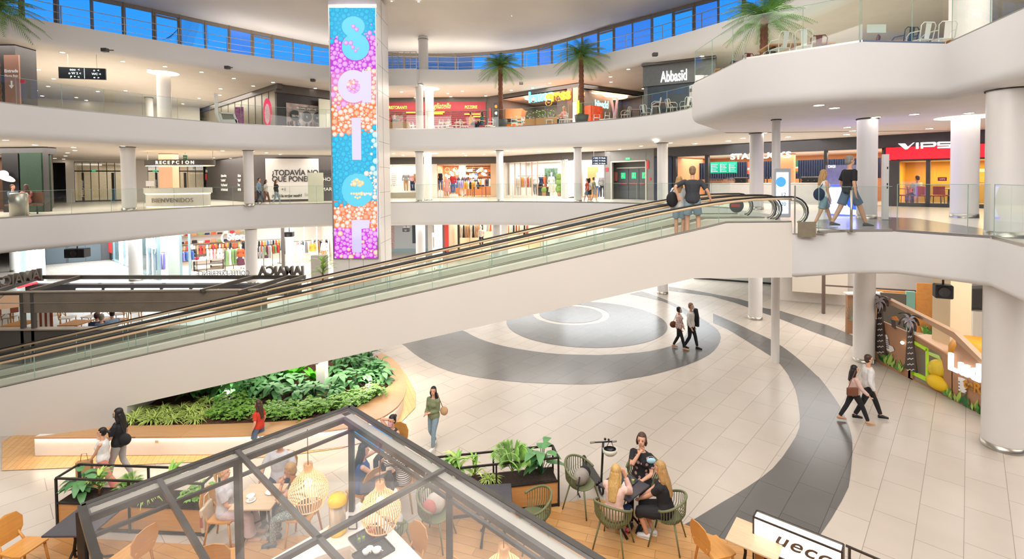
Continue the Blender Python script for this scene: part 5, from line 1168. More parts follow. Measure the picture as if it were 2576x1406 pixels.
mb=MB(); RD.box(mb,1618,1800,F2+1.95,S3-.12,.3,SLATE,.12); RD.box(mb,1620,1800,F2,F2+2.0,.2,DGR); mb.wall((7.5,28),(9.6,32),F2,S3-.1,.2,SLATE,side=-1); RD.box(mb,1614,1800,S3-.12,S3,.5,FASC,.3); st(mb.build('wall_dark_block'))
t=thing('shop_sign','white glowing Abbasïd letters on the grey corner block','sign'); p,q=RD.p(1662,207,.16),RD.p(1737,196,.16); text('lettering','Abbasïd',.85,p,RD.rot(),WHL,t,ext=.03,bold=.006,align='LEFT',sx=(q-p).length/3.05)
LA=Front((-27.8,43.8),(-15.3,32.4),F2); LB=Front((-15.3,32.4),(-11.6,36.6),F2)
BRZ=mat('bronze_panel','#8a7f6d',.35,.35,noise=.12,scale=1.5)
mb=MB(); LA.box(mb,500,700,F2,S3-.35,.2,BRZ); LA.box(mb,500,702,S3-.35,S3,.35,FASC,.1)
for x in range(560,700,17):LA.box(mb,x,x+.6,F2,S3-.35,.02,DARKM,.02)
st(mb.build('wall_bronze')); mb=MB(); LB.box(mb,700,860,F2,S3-.55,.2,mat('black_hoarding','#3a3637',.4,noise=.05)); LB.box(mb,699,860,S3-.55,S3,.3,FASC,.1); st(mb.build('wall_hoarding'))
t=thing('billboard','street crowd poster with three dark round emblems and PRÓXIMA APERTURA heading','poster'); m_=MB(); LB.box(m_,724,806,F2,F2+2.05,.04,mat('crowd_print','#b3a29b',.6,noise=.5,scale=2.2),.06); m_.build('board',t)
m_=MB(); LB.box(m_,755,795,F2+1.68,F2+1.86,.02,INK,.08); m_.build('heading_band',t); text('lettering','PRÓXIMA APERTURA',.17,LB.at(775,.095,F2+1.71),LB.rot(),PRINTW,t,ext=.003,sx=.85)
for k,x in enumerate((746,775,803)):
    m_=MB(); m_.lathe(LB.at(x,.1,F2+1.25),[(0,0),(.36,0)],INK,28,R=LB.rot()); m_.build('emblem',t); text('lettering',('SIBUYA','X','LOS')[k],.2,LB.at(x,.12,F2+1.15),LB.rot(),PRINTW,t,ext=.003,sx=.7)
rr=random.Random(4); m_=MB()
for i in range(60):
    x=rr.uniform(727,803); z=F2+rr.uniform(.1,.7); c=rr.choice(['#6d4a42','#e8dcd6','#39343a','#8fa3c4','#c98d72'])
    m_.sph(LB.at(x,.07,z),(rr.uniform(.05,.12),.01,rr.uniform(.12,.3)),mat('crowd'+c,c,.6),8,5,R=Matrix.Identity(3))
m_.build('printed_crowd',t)
m_=MB(); LB.box(m_,806,835,F2,F2+2.5,.1,mat('panel_cream2','#d3d4c4',.6),.5); tag(m_.build('display_board'),'pale cream blank panel between the crowd poster and the led tower','panel')
t=thing('standing_sign','tall pink oval standing sign with white lettering by the bronze wall','sign',(UY(673,290,29.8).x,29.8,F2)); MB().sph((0,0,1.0),(.27,.04,.84),mat('hot_pink','#f0486e',.5,emit=.35),28,16).build('oval_board',t); MB().sph((0,-.03,.9),(.16,.03,.62),mat('pale_pink','#f6c3c6',.5,emit=.2,noise=.3,scale=12),20,12).build('oval_print',t)
t=thing('standing_sign','purple pink floral panel behind the white sloping kiosk frame','sign',(UY(602,290,29.3).x,29.3,F2)); MB().box((0,0,.6),(.5,.05,1.3),mat('floral','#a3618e',.5,noise=.6,scale=7)).build('board',t)
t=thing('sloping_kiosk','white angled kiosk frame on a tall post at the gallery glass','kiosk',(UY(545,300,27.5).x,27.5,F2)); m_=MB(); W=WHITE
m_.tube([(.25,0,0),(0,0,.7),(0,0,1.75)],.09,W); m_.build('post',t); m_=MB()
for a,b_ in(((.2,0,.68),(.95,0,.62)),((.95,0,.62),(1.15,0,.05)),((.2,0,.68),(.35,0,.05))):m_.bar(a,b_,.06,.08,W)
m_.box((.75,0,.16),(.8,.06,.28),W); m_.build('screen_frame',t); MB().add([(.25,.02,.64),(.93,.02,.6),(1.1,.02,.25),(.33,.02,.25)],[(0,1,2,3)],mat('kiosk_panel_grey','#8d8c80',.4)).build('screen',t)
LW=Front((-40,33.5),(-26.5,42.2),F2)
mb=MB(); mb.wall((-40,33.5),(-26.5,42.2),F2,S3,.2,WARMW); st(mb.build('wall_rear'))
for k,(x0,x1,z0,z1)in enumerate(((50,145,1.6,2.5),(170,288,.8,1.5),(310,347,.8,1.6),(358,400,.8,1.6),(436,500,.7,2.0))):
    m_=MB(); LW.box(m_,x0,x1,F2+z0,F2+z1,.05,mat('far_dark_glass','#4a463c',.2,.2,noise=.4,scale=3),.05)
    for q in range(5):LW.box(m_,x0+(x1-x0)*q/5,x0+(x1-x0)*q/5+1,F2+z0,F2+z1,.04,FASC,.09)
    st(m_.build('window_%d'%(110+k)))
mb=MB(); mb.box((-24.1,23.2,F2+1.6),(3.0,1.0,3.2),CHAR); mb.box((-26.4,23.3,F2+1.5),(2,.9,3.1),mat('dark_red_brown','#4a2621',.5)); st(mb.build('wall_shopfront'))
t=thing('pillar_sign','salmon brown pillar sign reading Entrada with a white down arrow','sign'); a,b_=UY(13,200,22.65),UY(50,200,22.65); m_=MB(); m_.box(((a.x+b_.x)/2,22.65,F2+1.45),(b_.x-a.x,.06,2.5),mat('salmon_panel','#b08471',.5)); m_.build('board',t)
cx_=(a.x+b_.x)/2
text('lettering','Entrada',.2,(cx_,22.6,UY(31,182,22.6).z),(pi/2,0,0),PRINTW,t,ext=.003,bold=.006); text('lettering','Planta Baja',.14,(cx_,22.6,UY(31,193,22.6).z),(pi/2,0,0),PRINTW,t,ext=.003)
z_=UY(32,212,22.6).z; m_=MB(); m_.bar((cx_,22.6,z_+.16),(cx_,22.6,z_-.06),.07,.01,PRINTW,up=(0,1,0)); m_.add([(cx_-.12,22.59,z_-.04),(cx_+.12,22.59,z_-.04),(cx_,22.59,z_-.2)],[(0,1,2)],PRINTW); m_.build('arrow',t)
t=thing('wall_sign','tiny red and white fire notice on the side of the salmon pillar','sign'); MB().box(UY(57,205,22.6),(.2,.02,.16),REDS).build('plate',t)
t=thing('hanging_sign','black hanging sign with white arrows and icons on the upper left gallery','sign',UY(208,185,24.5),math.radians(14)); MB().box((0,0,0),(1.95,.1,.55),mat('sign_black','#101820',.35)).build('panel',t)
for r_ in range(3):
    text('lettering',('ooo  <','o W 2 <','P  *  <')[r_],.15,(-.3,-.056,.12-.18*r_),(pi/2,0,0),mat('sign_ice','#e6fbff',.5,emit=2),t,ext=.002); text('lettering',('o  <','WC <','=  >')[r_],.15,(.6,-.056,.12-.18*r_),(pi/2,0,0),MATS['sign_ice'],t,ext=.002)
MB().box((.1,-.055,0),(.012,.01,.5),MATS['sign_ice']).build('divider',t); m_=MB(); m_.bar((-.6,0,.27),(-.6,0,.98),.015,.015,METAL); m_.bar((.6,0,.27),(.6,0,.98),.015,.015,METAL); m_.build('hanger_rod',t)
for k,(x,y)in enumerate(((264,126),(572,170),(787,202),(1311,209),(1648,137))):
    Y=(23.6,28.0,31.2,31.6,25.6)[k]; t=thing('wall_spotlight','small dark spotlight box on the white parapet, %s'%('nearest the left palm','between the left palm and led tower','just left of the led tower','between the first and second palms','beside the grey corner block')[k],'spotlight',UY(x,y,Y)); MB().box((0,0,0),(.26,.22,.17),CHAR).build('housing',t,bevel=.02); MB().bar((0,0,0),(0,.5,.12),.05,.05,CHAR).build('bracket',t)
DLT=mat('downlight_glow','#fff3df',.5,emit=14); DLR=mat('downlight_ring','#efece6',.5)
def dl_proto(n,grp,lb,r=.1):
    t=thing('downlight',lb,'ceiling light',(0,0,0),0,grp); MB().lathe((0,0,-.012),[(0,0),(r,0)],DLT,20).build('lamp',t); MB().lathe((0,0,-.014),[(r,0),(r+.03,0),(r+.03,.014)],DLR,20).build('trim_ring',t); return t
def downlights(lst,z,grp,lb,r=.1):
    pr=None
    for x,y in lst:
        p=U(x,y,z)
        if pr is None:pr=dl_proto(0,grp,lb,r); pr.location=p
        else:dup(pr,p)
downlights([(157,131),(309,154),(97,175),(375,175),(415,167),(507,181),(135,198),(588,197),(81,204),(121,217),(555,223),(637,216),(687,207),(793,222),(90,227),(106,241),(192,245),(553,239),(501,247),(217,252),(403,262),(460,261),(316,228),(246,230)],S3,'downlights in the upper left gallery ceiling','round white recessed ceiling light in the upper left gallery')
downlights([(1029,220),(1010,231),(1045,245),(1163,229),(1127,235),(1134,243),(1222,241),(1286,227),(1340,221),(1383,209),(1536,193),(1537,206),(1581,174),(1618,223),(1664,163),(1766,141)],S3,'downlights in the upper right gallery ceiling','round white recessed ceiling light over the upper restaurants')
downlights([(14,352),(88,364),(185,370),(188,378),(309,367),(170,384),(165,392),(560,379),(580,398),(635,380),(670,384),(705,388),(537,397),(160,400),(138,398)],S2,'downlights in the middle left gallery ceiling','round white recessed ceiling light in the middle left gallery')
downlights([(990,386),(1014,390),(1077,383),(1165,386),(1172,391),(1217,388),(1244,381),(1275,380),(1356,381),(1407,378),(1559,375),(1613,367),(1650,357),(1687,359)],S2,'downlights over the middle gallery shops','round white recessed ceiling light over the middle clothes shops')
downlights([(1748,361),(1833,354),(1869,347),(1922,334),(1982,344),(2060,264),(2099,271),(2131,320),(2145,329),(2130,338),(2204,294),(2300,287),(2338,323),(2437,284),(2557,221)],S2,'downlights under the right balcony','round white recessed ceiling light before the coffee shop',.12)
downlights([(743,28),(775,42),(820,38),(985,3),(1053,4),(1288,40),(1322,40)],ZC+.25,'tiny lights in the shell ceiling','tiny bright light in the curved main ceiling',.05)
# ==========================================================
GA_=Front((-22.6,31.0),(-11.5,37),0); GB_=Front((-31.5,38.6),(-22.6,31.0),0); GX=Front((-35.4,36.4),(-31.5,39.2),0)
mb=MB(); mb.wall((-35.4,36.4),(-31.5,39.2),0,S1,.3,DGREY); st(mb.build('wall_exit'))
for k,(x0,x1)in enumerate(((108,158),(165,208),(209,248))):
    m_=MB(); GX.box(m_,x0,x1,.02,2.3,.06,mat('door_slate','#5f6a70',.45),.04); d_=st(m_.build('door_%d'%(20+k))); m_=MB(); GX.box(m_,x0+4,x1-4,1.35,1.43,.05,REDS,.09); m_.build('push_bar',d_)
lbl_sign(GX,124,138,1.62,1.86,GREENS,'green exit notice on the first slate door, ground floor left',.09); lbl_sign(GX,186,198,1.95,2.2,GREENS,'green exit notice above the middle slate door, behind the speaker',.09); lbl_sign(GX,226,240,1.75,2.05,GREENS,'green exit notice on the slate door nearest the clothes shop',.09)
LEDW=mat('led_white','#f2fbff',.5,emit=4); AQ=mat('aqua_metal','#a9c6cc',.3,.4)
t=thing('red_banner','tall red banner at the start of the glazed clothes shop','banner'); m_=MB(); GB_.box(m_,267,274,.6,2.9,.05,mat('banner_red','#d93a3a',.5,emit=.2),.05); m_.build('panel',t)
mb=MB(); GB_.box(mb,250,275,0,S1,.2,DARKM)
for x in(277,293,300,304,310,318,325,362,366,375,378,388):GB_.box(mb,x,x+1.6,0,S1,.12,LEDW if x in(293,300,310,325,362,375)else AQ)
GB_.box(mb,275,392,0,.12,.15,AQ); st(mb.build('wall_glazing'))
shopbox(GB_,275,335,0,S1,2.0,mat('teal_grey_wall','#77898a',.5,noise=.15),light=150,col=COOL)
m_=MB(); GB_.quad(m_,276,386,.1,S1,CLEAR,.03); st(m_.build('window_120'))
t=thing('shop_sign','tilted white glowing Sfera lettering on the diagonal shop glass','sign'); text('lettering','Sfera)',1.2,GB_.at(374,.12,1.95),GB_.rot(),WHL,t,bold=.02,sx=.8)
shopbox(GA_,392,838,0,S1,7.5,mat('sfera_wall','#efe6dc',.6),mat('sfera_floor','#e2d2bd',.4),light=480,col=NEUT)
mb=MB()
for x0,x1 in((391,397),(410,416),(446,452),(468,474)):GA_.box(mb,x0,x1,0,S1,.15,LEDW if x0 in(410,)else AQ)
GA_.box(mb,416,446,0,S1,.2,mat('pale_green_pier','#c6d2c9',.5)); GA_.box(mb,704,712,0,S1,.3,FASC); GA_.box(mb,714,735,0,S1,.3,MATS['pale_green_pier'])
GA_.box(mb,394,838,S1-.14,S1-.02,.1,LEDW,.08)
for x in(761,793,822):GA_.box(mb,x,x+2,0,S1,.1,LEDW)
st(mb.build('wall_glazing'))
t=thing('shop_sign','white glowing Sfera word above the warm lit clothes displays','sign'); text('lettering','( Sfera',.62,GA_.p(590,603,.1),GA_.rot(),WHL,t,bold=.015)
WS='at ground floor'
for i,(x,off,L,cols,lb,kd)in enumerate(((412,-1.0,1.6,['lilac','blue','lilac'],'of violet blue dresses between the lit bars',2),(462,-1.2,1.4,['lilac','blue'],'of blue tops left of the warm window',0),(500,-4.5,3,['rust','cream','tan','red'],'along the rear wall on the left',0),(548,-1.5,1.6,['cream','white','pink'],'of cream clothes in the middle',0),(582,-.8,1.2,['green','cream','green'],'of long green dresses beside the round pillar',2),(575,-5,2.6,['rust','ochre','black','rust'],'deep inside behind the green dresses',1),(655,-1.3,1.3,['grey','plum','grey'],'of grey coats right of the round pillar',1),(679,-1.6,1.3,['green','red','white','rust'],'of green and red clothes near the dark mullion',0),(662,-5,3.0,['black','rust','ochre','blue','grey'],'high at the back right',1),(752,-2.6,2.6,['pink','plum','navy','grey','white'],'behind the white mannequins',1),(815,-2.5,2.0,['cream','tan','navy'],'next to the led tower',1))):
    rack(GA_.at(x,off,0),GA_.rz+(.6 if i%3==1 else 0),L,cols,lb+' '+WS,1.5,kd,step=.2)
for x,off,top,bot,lb in((601,-.6,('long',GM['rust']),('skirt',GM['plum']),'mannequin in orange patterned blouse and plum skirt by the round pillar'),(751,-.6,('jacket',GM['white']),('shorts',GM['white']),'white mannequin in white jacket and shorts behind the lit mullion'),(783,-.7,('long',GM['ochre']),('skirt',GM['white']),'white mannequin in ochre top and white skirt beside the standing box'),(812,-.9,('long',GM['cream']),('trousers',GM['tan']),'mannequin in cream top near the led tower base'),(478,-2.2,('long',GM['black']),('trousers',GM['cream']),'mannequin in black top at the left of the warm displays')):
    mannequin(GA_.at(x,off,.02),180,lb,top,bot)
for x,off,lb in((520,-2.0,'low display table heaped with folded clothes in the warm window'),(560,-3.0,'white tiered display table of red and cream clothes, mid shop')):
    t=thing('display_table',lb,'table',GA_.at(x,off,.012),GA_.rz); MB().box((0,0,.7),(1.8,.9,.05),WHITE).build('table_top',t); MB().box((0,0,.35),(1.7,.8,.04),WHITE).build('shelf',t)
    for sx in(-.85,.85):MB().box((sx,0,.35),(.05,.8,.7),BLKM).build('leg',t)
    for i in range(6):
        o=MB().box((0,0,0),(.26,.34,.16),GM[('red','cream','white','rust','tan','pink')[i]]).build('folded_clothes',bevel=.03); o.location=GA_.at(x,off,.815)+GA_.d*(-.72+.29*i); o.rotation_euler.z=GA_.rz; tag(o,'folded %s garments on the %s'%(('red','cream','white','rust','tan','pink')[i],lb.split(' of ')[0].split(' heaped')[0]),'clothing','folded clothes on ground floor tables')
shelf_unit(GA_.at(540,-6.8,.012),GA_.rz,5,2.6,'long rear shelf wall, ground floor clothes shop',['rust','black','cream','red','tan','green','navy'],4)
def speaker(loc,rz,label,sz=(.5,.35,.36)):
    t=thing('loudspeaker',label,'loudspeaker',loc,rz); MB().box((0,0,0),sz,mat('speaker_black','#2b2c2e',.5,noise=.1)).build('cabinet',t,bevel=.03); MB().lathe((0,-sz[1]/2-.005,0),[(0,0),(sz[2]*.32,0),(sz[2]*.36,.02)],CHAR,20,R=Matrix.Rotation(pi/2,3,'X')).build('cone',t); MB().bar((0,0,sz[2]/2),(0,0,(S1R if loc.x>5 else S1)-loc.z),.04,.04,DARKM).build('bracket',t); return t
speaker(UY(195,636,25.5),.1,'black loudspeaker hanging before the slate exit doors, lower left',(.95,.5,.46)); speaker(UY(728,589,31.5),.1,'black loudspeaker on the shop front left of the led tower',(.5,.4,.32)); speaker(UY(1022,577,33),0,'black loudspeaker hanging right of the led tower',(.45,.4,.3)); speaker(UY(2372,732,12.3),-.5,'big black loudspeaker hanging over the play area',(.36,.3,.34))
for n_,lst in(('the camera side soffit',()),):pass
GC_=Front((-11.5,41.8),(-6.8,41.8),0); GD_=Front((-6.8,40.5),(2.2,38.5),0); GE_=Front((2.2,38.5),(16,33),0)
mb=MB(); GC_.box(mb,950,1090,0,S1,.3,mat('cool_white_wall','#d7dde0',.5)); GC_.box(mb,950,1090,0,.25,.2,AQ,.1); GC_.box(mb,1035,1054,.7,S1,.1,mat('dark_window_blue','#46535e',.3),.05); GC_.box(mb,980,989,0,S1,.1,mat('pink_display','#e2c0bb',.5,noise=.3),.05); st(mb.build('wall_display'))
mb=MB(); GD_.box(mb,1074,1088,0,S1,.3,WARMW); GD_.box(mb,1088,1116,0,S1,.3,GREYW); GD_.box(mb,1149,1153,0,S1,.2,DARKM); GD_.box(mb,1240,1275,0,S1,.2,WARMW); GE_.box(mb,1360,1760,0,.1,.2,WARMW); st(mb.build('wall_shopfront'))
t=thing('red_banner','bright red panel beside the grey wall, ground floor centre','banner'); m_=MB(); GD_.box(m_,1116,1126,.2,2.9,.08,mat('banner_red2','#e2483f',.5,emit=.25),.05); m_.build('panel',t)
shopbox(GD_,1126,1360,0,S1,5,mat('warm_shop','#e3cdb0',.6,noise=.05),mat('sfera_floor','#e2d2bd',.4),light=480,col=WARM); shopbox(GE_,1360,1760,0,S1,5,WARMW,light=420,col=NEUT)
rack(GD_.at(1180,-1.5,0),0,2.0,['tan','cream','black','tan'],'of beige clothes, ground floor centre shop',2.3,2,step=.2); rack(GD_.at(1215,-2.8,0),0,2.4,['black','cream','grey','rust'],'deep in the ground floor centre shop',2.5,1,step=.24); rack(GD_.at(1298,-1.5,0),0,2.0,['rust','tan','cream','black'],'right of the pier, ground floor centre shop',2.4,1,step=.22)
mannequin(GD_.at(1209,-.7,.5),180,'white mannequin in cream top among beige clothes, ground floor centre',('long',GM['cream']),('trousers',GM['black']))
t=thing('totem','white information totem before the grey wall, ground floor centre','totem',(UY(1094,640,36).x,36,0)); MB().box((0,0,1.1),(.35,.15,2.2),WHITE).build('panel',t); MB().box((0,-.08,1.5),(.24,.01,.8),mat('totem_print','#a98f76',.5,noise=.4)).build('print',t)
GR_=Front((9.5,29.9),(17.2,26.2),0)
t=thing('food_counter','long low white counter with wooden ledge and green panel under the landing','counter'); m_=MB(); GR_.box(m_,1745,2058,.1,1.0,.5,mat('counter_cream','#dfe3da',.5)); GR_.box(m_,1745,2060,.0,.1,.5,DARKM,.01); m_.build('counter_base',t)
m_=MB(); GR_.box(m_,1900,2030,.62,.74,.3,SHELF,.25); m_.build('ledge',t); m_=MB(); GR_.box(m_,2025,2056,.75,1.05,.05,mat('counter_green','#2f9a4f',.5,emit=.2),.05); m_.build('green_panel',t)
mb=MB(); GR_.box(mb,2058,2066,0,S1R,.3,mat('brown_post','#6b5a50',.5)); st(mb.build('column'))
mb=MB();
for x0,x1 in((2072,2078),(2092,2098),(2118,2124)):GR_.box(mb,x0,x1,0,S1R,.2,WHITE,-1)
GR_.box(mb,2064,2180,0,S1R,.1,WARMW,-4); st(mb.build('wall_white_frames'))
GZ=Front((-33.2,31.2),(-30.2,32.6),0); mb=MB(); GZ.box(mb,30,104,0,S1,.1,mat('frosted_lit_glass','#dff2f2',.4,emit=.55))
for x in(34,62,74,86,103):GZ.box(mb,x,x+1.5,0,S1,.1,LEDW,.06)
st(mb.build('wall_lit_glazing'))
t=thing('bridge_pylon','white leaning bridge pylon with thin cables outside the left upper windows','bridge'); a,b_=UY(462,112,75),UY(492,20,75); MB().bar(a,b_,1.6,1.6,WHITE).build('mast',t); m_=MB()
for k in range(7):m_.bar(b_+(a-b_)*(k/9),UY(425-3*k,100,75),.06,.06,WHITE)
for x in(515,522):m_.bar(UY(x,110,75),UY(x-6,30,75),.25,.25,WHITE)
m_.build('cable',t)
# ==========================================================
PA,PB=(11.72,18.4),(11.72,7.5)
PF=Front(PA,PB,0)
WOODP=wood('play_wood','#b98a66','#b08260',(4,4),rough=.5,gap=0); BRN=mat('palm_brown','#4a3d38',.5); WPR=mat('pattern_white','#ece8e4',.5)
GRN1=mat('leaf_print_green','#5f9a3e',.5,noise=.35,scale=12); GRN2=mat('leaf_print_dark','#2f6b3c',.5,noise=.3,scale=12); LIME=mat('lime_frame','#b4e02c',.4,emit=.1)
def pp(x,y,off=0):return PF.p(x,y,off)
def ppoly(mb,pts,m,off=0.0,th=.0):
    q=[pp(x,y,off)for x,y in pts]
    if not th:return mb.poly(q,m)
    n=len(q); back=[v-PF.n*th for v in q]; mb.add(q+back,[tuple(range(n)),tuple(range(2*n-1,n-1,-1))]+[(i,n+i,n+(i+1)%n,(i+1)%n)for i in range(n)],m); return mb
t=thing('play_wall','wooden jungle play area wall with palm cut outs, lime door and glowing name','play wall')
m_=MB()
base=[(2196,905),(2290,955),(2380,1002),(2476,1055),(2576,1112)]
ppoly(m_,[(2196,905),(2200,800),(2290,838),(2290,956)],WOODP,0,.06)
ppoly(m_,[(2289,956),(2290,848),(2366,882),(2372,895),(2376,930),(2372,962),(2356,975),(2356,992)],mat('wall_inside','#b8b3a8',.5),-.35,.03)
ppoly(m_,[(2284,953),(2288,847),(2296,848),(2296,958)],WOODP,0,.06); ppoly(m_,[(2288,855),(2288,840),(2300,842),(2372,885),(2396,900),(2396,1014),(2372,998),(2374,930),(2366,890)],WOODP,0,.06); ppoly(m_,[(2290,956),(2290,950),(2372,992),(2396,1012)],WOODP,0,.06)
ppoly(m_,[(2394,1012),(2394,898),(2406,868),(2403,852),(2385,832),(2400,842),(2476,918),(2576,1010),(2576,1112),(2476,1055)],WOODP,0,.06)
m_.build('wall_panel',t)
m_=MB(); ppoly(m_,[(2223,751),(2232,751),(2400,836),(2476,912),(2476,924),(2396,850),(2310,800),(2223,758)],mat('wood_edge','#c9a383',.5),.04,.16); m_.build('sloping_rail',t)
def floor_patch(name,pts,z,m):return MB().poly([U(x,y,z)for x,y in pts],m)
for pts,z,nm,mm in(([(2290,845),(2330,840),(2395,850),(2408,870),(2402,895),(2380,890)],1.0,'platform_top',mat('pale_ply','#e8c3a4',.5)),([(2405,855),(2440,858),(2500,870),(2576,890),(2576,960),(2476,905)],1.2,'platform_top',mat('pale_ply','#e8c3a4',.5))):
    floor_patch(nm,pts,z,mm).build(nm,t)
def cut_palm(cx,top,bot,w0,w1,fs,label_part):
    m_=MB(); ppoly(m_,[(cx-w0,top),(cx+w0,top),(cx+w1+8*fs,bot+6),(cx-w1,bot-6)],BRN,.07,.05); m_.build('palm_trunk',t); m_=MB(); n=9
    for k in range(n):
        y=top+(bot-top)*(k+.7)/n; hw=(w0+(w1-w0)*(k+.5)/n)*.85; c=cx+1+4*fs*k/n
        m_.tube([pp(c+hw*(-1+2*q/8),y+1.6*math.sin(q*pi/2)+k*.3,.078)for q in range(9)],.012,WPR,4)
    m_.build('palm_pattern',t)
    m_=MB(); m2=MB()
    for a,L in((100,40),(60,34),(20,30),(150,36),(-75,42),(-50,36),(-110,30),(180,26)):
        ar=math.radians(a); pts=[]
        for q in range(9):
            s=q/8; r=L*fs*s; b_=ar-.9*s*s*(1 if math.cos(ar)>0 else-1)*(1 if a>-30 else.3); pts.append((cx+r*math.cos(b_),top-4-r*math.sin(b_)))
        up=[]; dn=[]
        for q,(x,y)in enumerate(pts):
            s=q/8; w=7*fs*math.sin(pi*min(1,s*.9+.08)); up.append((x-w*math.sin(ar)*.6,y-w*math.cos(ar)*.8)); dn.append((x+w*math.sin(ar)*.6,y+w*math.cos(ar)*.8))
        ppoly(m_,up+dn[::-1],BRN,.10+.004*(a%7),.06); ppoly(m2,[((x*.82+cx*.18),y*.82+(top-4)*.18)for x,y in up+dn[::-1]],mat('palm_print_grey','#b9b2ba',.5,noise=.35,scale=14),.165+.004*(a%7))
    m_.build('palm_fronds',t); m2.build('frond_print',t)
cut_palm(2287,810,932,4,11,.85,'second'); cut_palm(2211,762,888,4,10,.8,'first')
m_=MB()
for a,b_,c,d_ in(((2293,862),(2293,940),(2299,943),(2299,864)),((2328,876),(2328,958),(2333,961),(2333,878)),((2293,862),(2299,858),(2333,876),(2331,884)),((2293,932),(2293,941),(2333,961),(2333,951))):ppoly(m_,[a,b_,c,d_],LIME,.03,.04)
m_.build('lime_door',t)
for dpt,mm,lst in((.02,mat('lime_light','#c8ea7a',.5),[(2336,884),(2362,894),(2368,906),(2336,892)]),(-.30,mat('lime_floor','#a9e08a',.5),[(2334,925),(2372,945),(2358,978),(2334,964)])):
    m_=MB(); ppoly(m_,lst,mm,dpt); m_.build('lime_panel',t)
MB().sph(pp(2362,928,-.2),.26,mat('yellow_ball','#e3c232',.5,noise=.1),18,12).build('yellow_pad',t); MB().sph(pp(2358,963,.0),(.16,.34,.2),mat('yellow_ball2','#f2c718',.5),16,10).build('yellow_pad',t)
def leaf_cluster(parent,pts_fn,x0,x1,ybase,h,n,seed,off=.012):
    rr=random.Random(seed); A=MB();
    for i in range(n):
        x=x0+(x1-x0)*rr.random(); yb=ybase(x); L=h*rr.uniform(.5,1); a=rr.uniform(-.7,.7); tip=(x+L*math.sin(a),yb-L*math.cos(a)); w=L*.17; mid=((x+tip[0])/2,(yb+tip[1])/2)
        A.poly([pts_fn(q[0],q[1],off+.0012*i)for q in((x,yb),(mid[0]-w,mid[1]),tip,(mid[0]+w,mid[1]))],rr.choice((GRN1,GRN2,GRN2,GRN1,mat('leaf_print_light','#a9c45a',.5))))
    A.build('leaf_print',parent)
lb_=lambda x:905+(x-2196)*(150/280)-6
leaf_cluster(t,pp,2218,2268,lb_,34,26,1); leaf_cluster(t,pp,2378,2474,lb_,34,44,2); leaf_cluster(t,pp,2480,2570,lb_,34,30,5)
m_=MB(); rr=random.Random(3)
ppoly(m_,[(2228,848),(2226,842),(2231,842),(2234,850),(2236,868),(2246,872),(2250,882),(2240,886),(2230,880),(2228,862)],WPR,.02)
for k in range(5):ppoly(m_,[(2229,853+5*k),(2236,855+5*k),(2236,857+5*k),(2229,855+5*k)],BRN,.024)
m_.build('zebra_print',t)
m_=MB(); ppoly(m_,[(2410,948),(2411,985),(2431,990),(2432,955),(2420,950)],WPR,.03);
for k in range(4):ppoly(m_,[(2411,958+8*k),(2416,961+8*k),(2411,962+8*k)],BRN,.034); ppoly(m_,[(2431,962+8*k),(2426,963+8*k),(2431,966+8*k)],BRN,.034)
m_.build('striped_cat_print',t)
m_=MB(); ppoly(m_,[(2241,802),(2250,806),(2252,828),(2243,822)],BRN,.05,.03); ppoly(m_,[(2242,797),(2252,795),(2260,806),(2250,806)],mat('beak_orange','#e88b3a',.5),.05,.03); m_.build('bird_cut_out',t)
rr_=PF.rot(); text('lettering','Ludo',.62,pp(2441,950,.09),rr_,WHL,t,ext=.04,bold=.015); text('lettering','teRa',.34,pp(2452,985,.05),rr_,mat('ochre_letter','#c98a2c',.5),t,ext=.01,bold=.01)
MB().sph(pp(2270,862,.08),.05,GLOW,10,8).build('spot_lamp',t)
PG=Front((10.4,19.2),(11.72,18.0),0)
t=thing('play_partition','wooden partition with etched plant drawing behind the white column','partition'); a=U(2129,838,0); m_=MB(); m_.box((a.x+.7,a.y,.75),(1.4,.12,1.5),WOODP); m_.build('panel',t); MB().box((a.x+.7,a.y,1.53),(1.45,.3,.06),WARMW).build('top_cap',t); m_=MB()
for k in range(9):m_.tube([(a.x+.15,a.y-.07,.5),(a.x+.15+.2*math.cos(k*.5),a.y-.07,.5+.7*abs(math.sin(k*.35+.4)))],.008,mat('etched_line','#a9b0a0',.5),4)
m_.build('plant_drawing',t)
PR=Front((12.8,18.6),(19,15.5),0)
mb=MB(); mb.wall((14.4,19.4),(20,17),0,1.5,.1,mat('orange_wood','#d08c45',.5,noise=.1)); mb.wall((12.95,17.3),(13.6,17.0),0,1.9,.1,mat('dark_glass_box','#6c675e',.3)); mb.wall((13.62,17.0),(13.85,16.9),0,2.0,.1,mat('mint_panel','#8fc4b4',.5)); st(mb.build('wall_play'))
t=thing('jungle_mural','painted jungle mural with leaves and pale animals inside the play area','mural'); WM=Front((14.4,19.25),(19.5,17.05),0);
mb=MB(); WM.box(mb,2310,2576,0,1.9,.08,MATS['orange_wood']); mb.build('board',t)
leaf_cluster(t,lambda x,y,o:WM.p(x,y,o),2320,2396,lambda x:846+(x-2320)*.05,36,34,8,.1)
t=thing('yellow_slide','orange yellow moulded tunnel piece between the two white columns','slide',(UY(2462,850,13.3).x,13.3,0)); YS=mat('tunnel_yellow','#f0a41e',.4); MB().lathe((0,0,0),[(.55,0),(.62,.3),(.62,1.25),(.5,1.5),(0,1.5)],YS,24).build('tunnel',t); MB().sph((-.5,-.3,1.0),.12,mat('pale_knob','#f4d8a8',.4),12,8).build('knob',t)
mb=MB(); c_=UY(2424,800,14.3); mb.box((c_.x,14.3+.4,1.8),(.62,.62,3.6),mat('cream_pier','#ecd9b4',.5)); st(mb.build('column'))
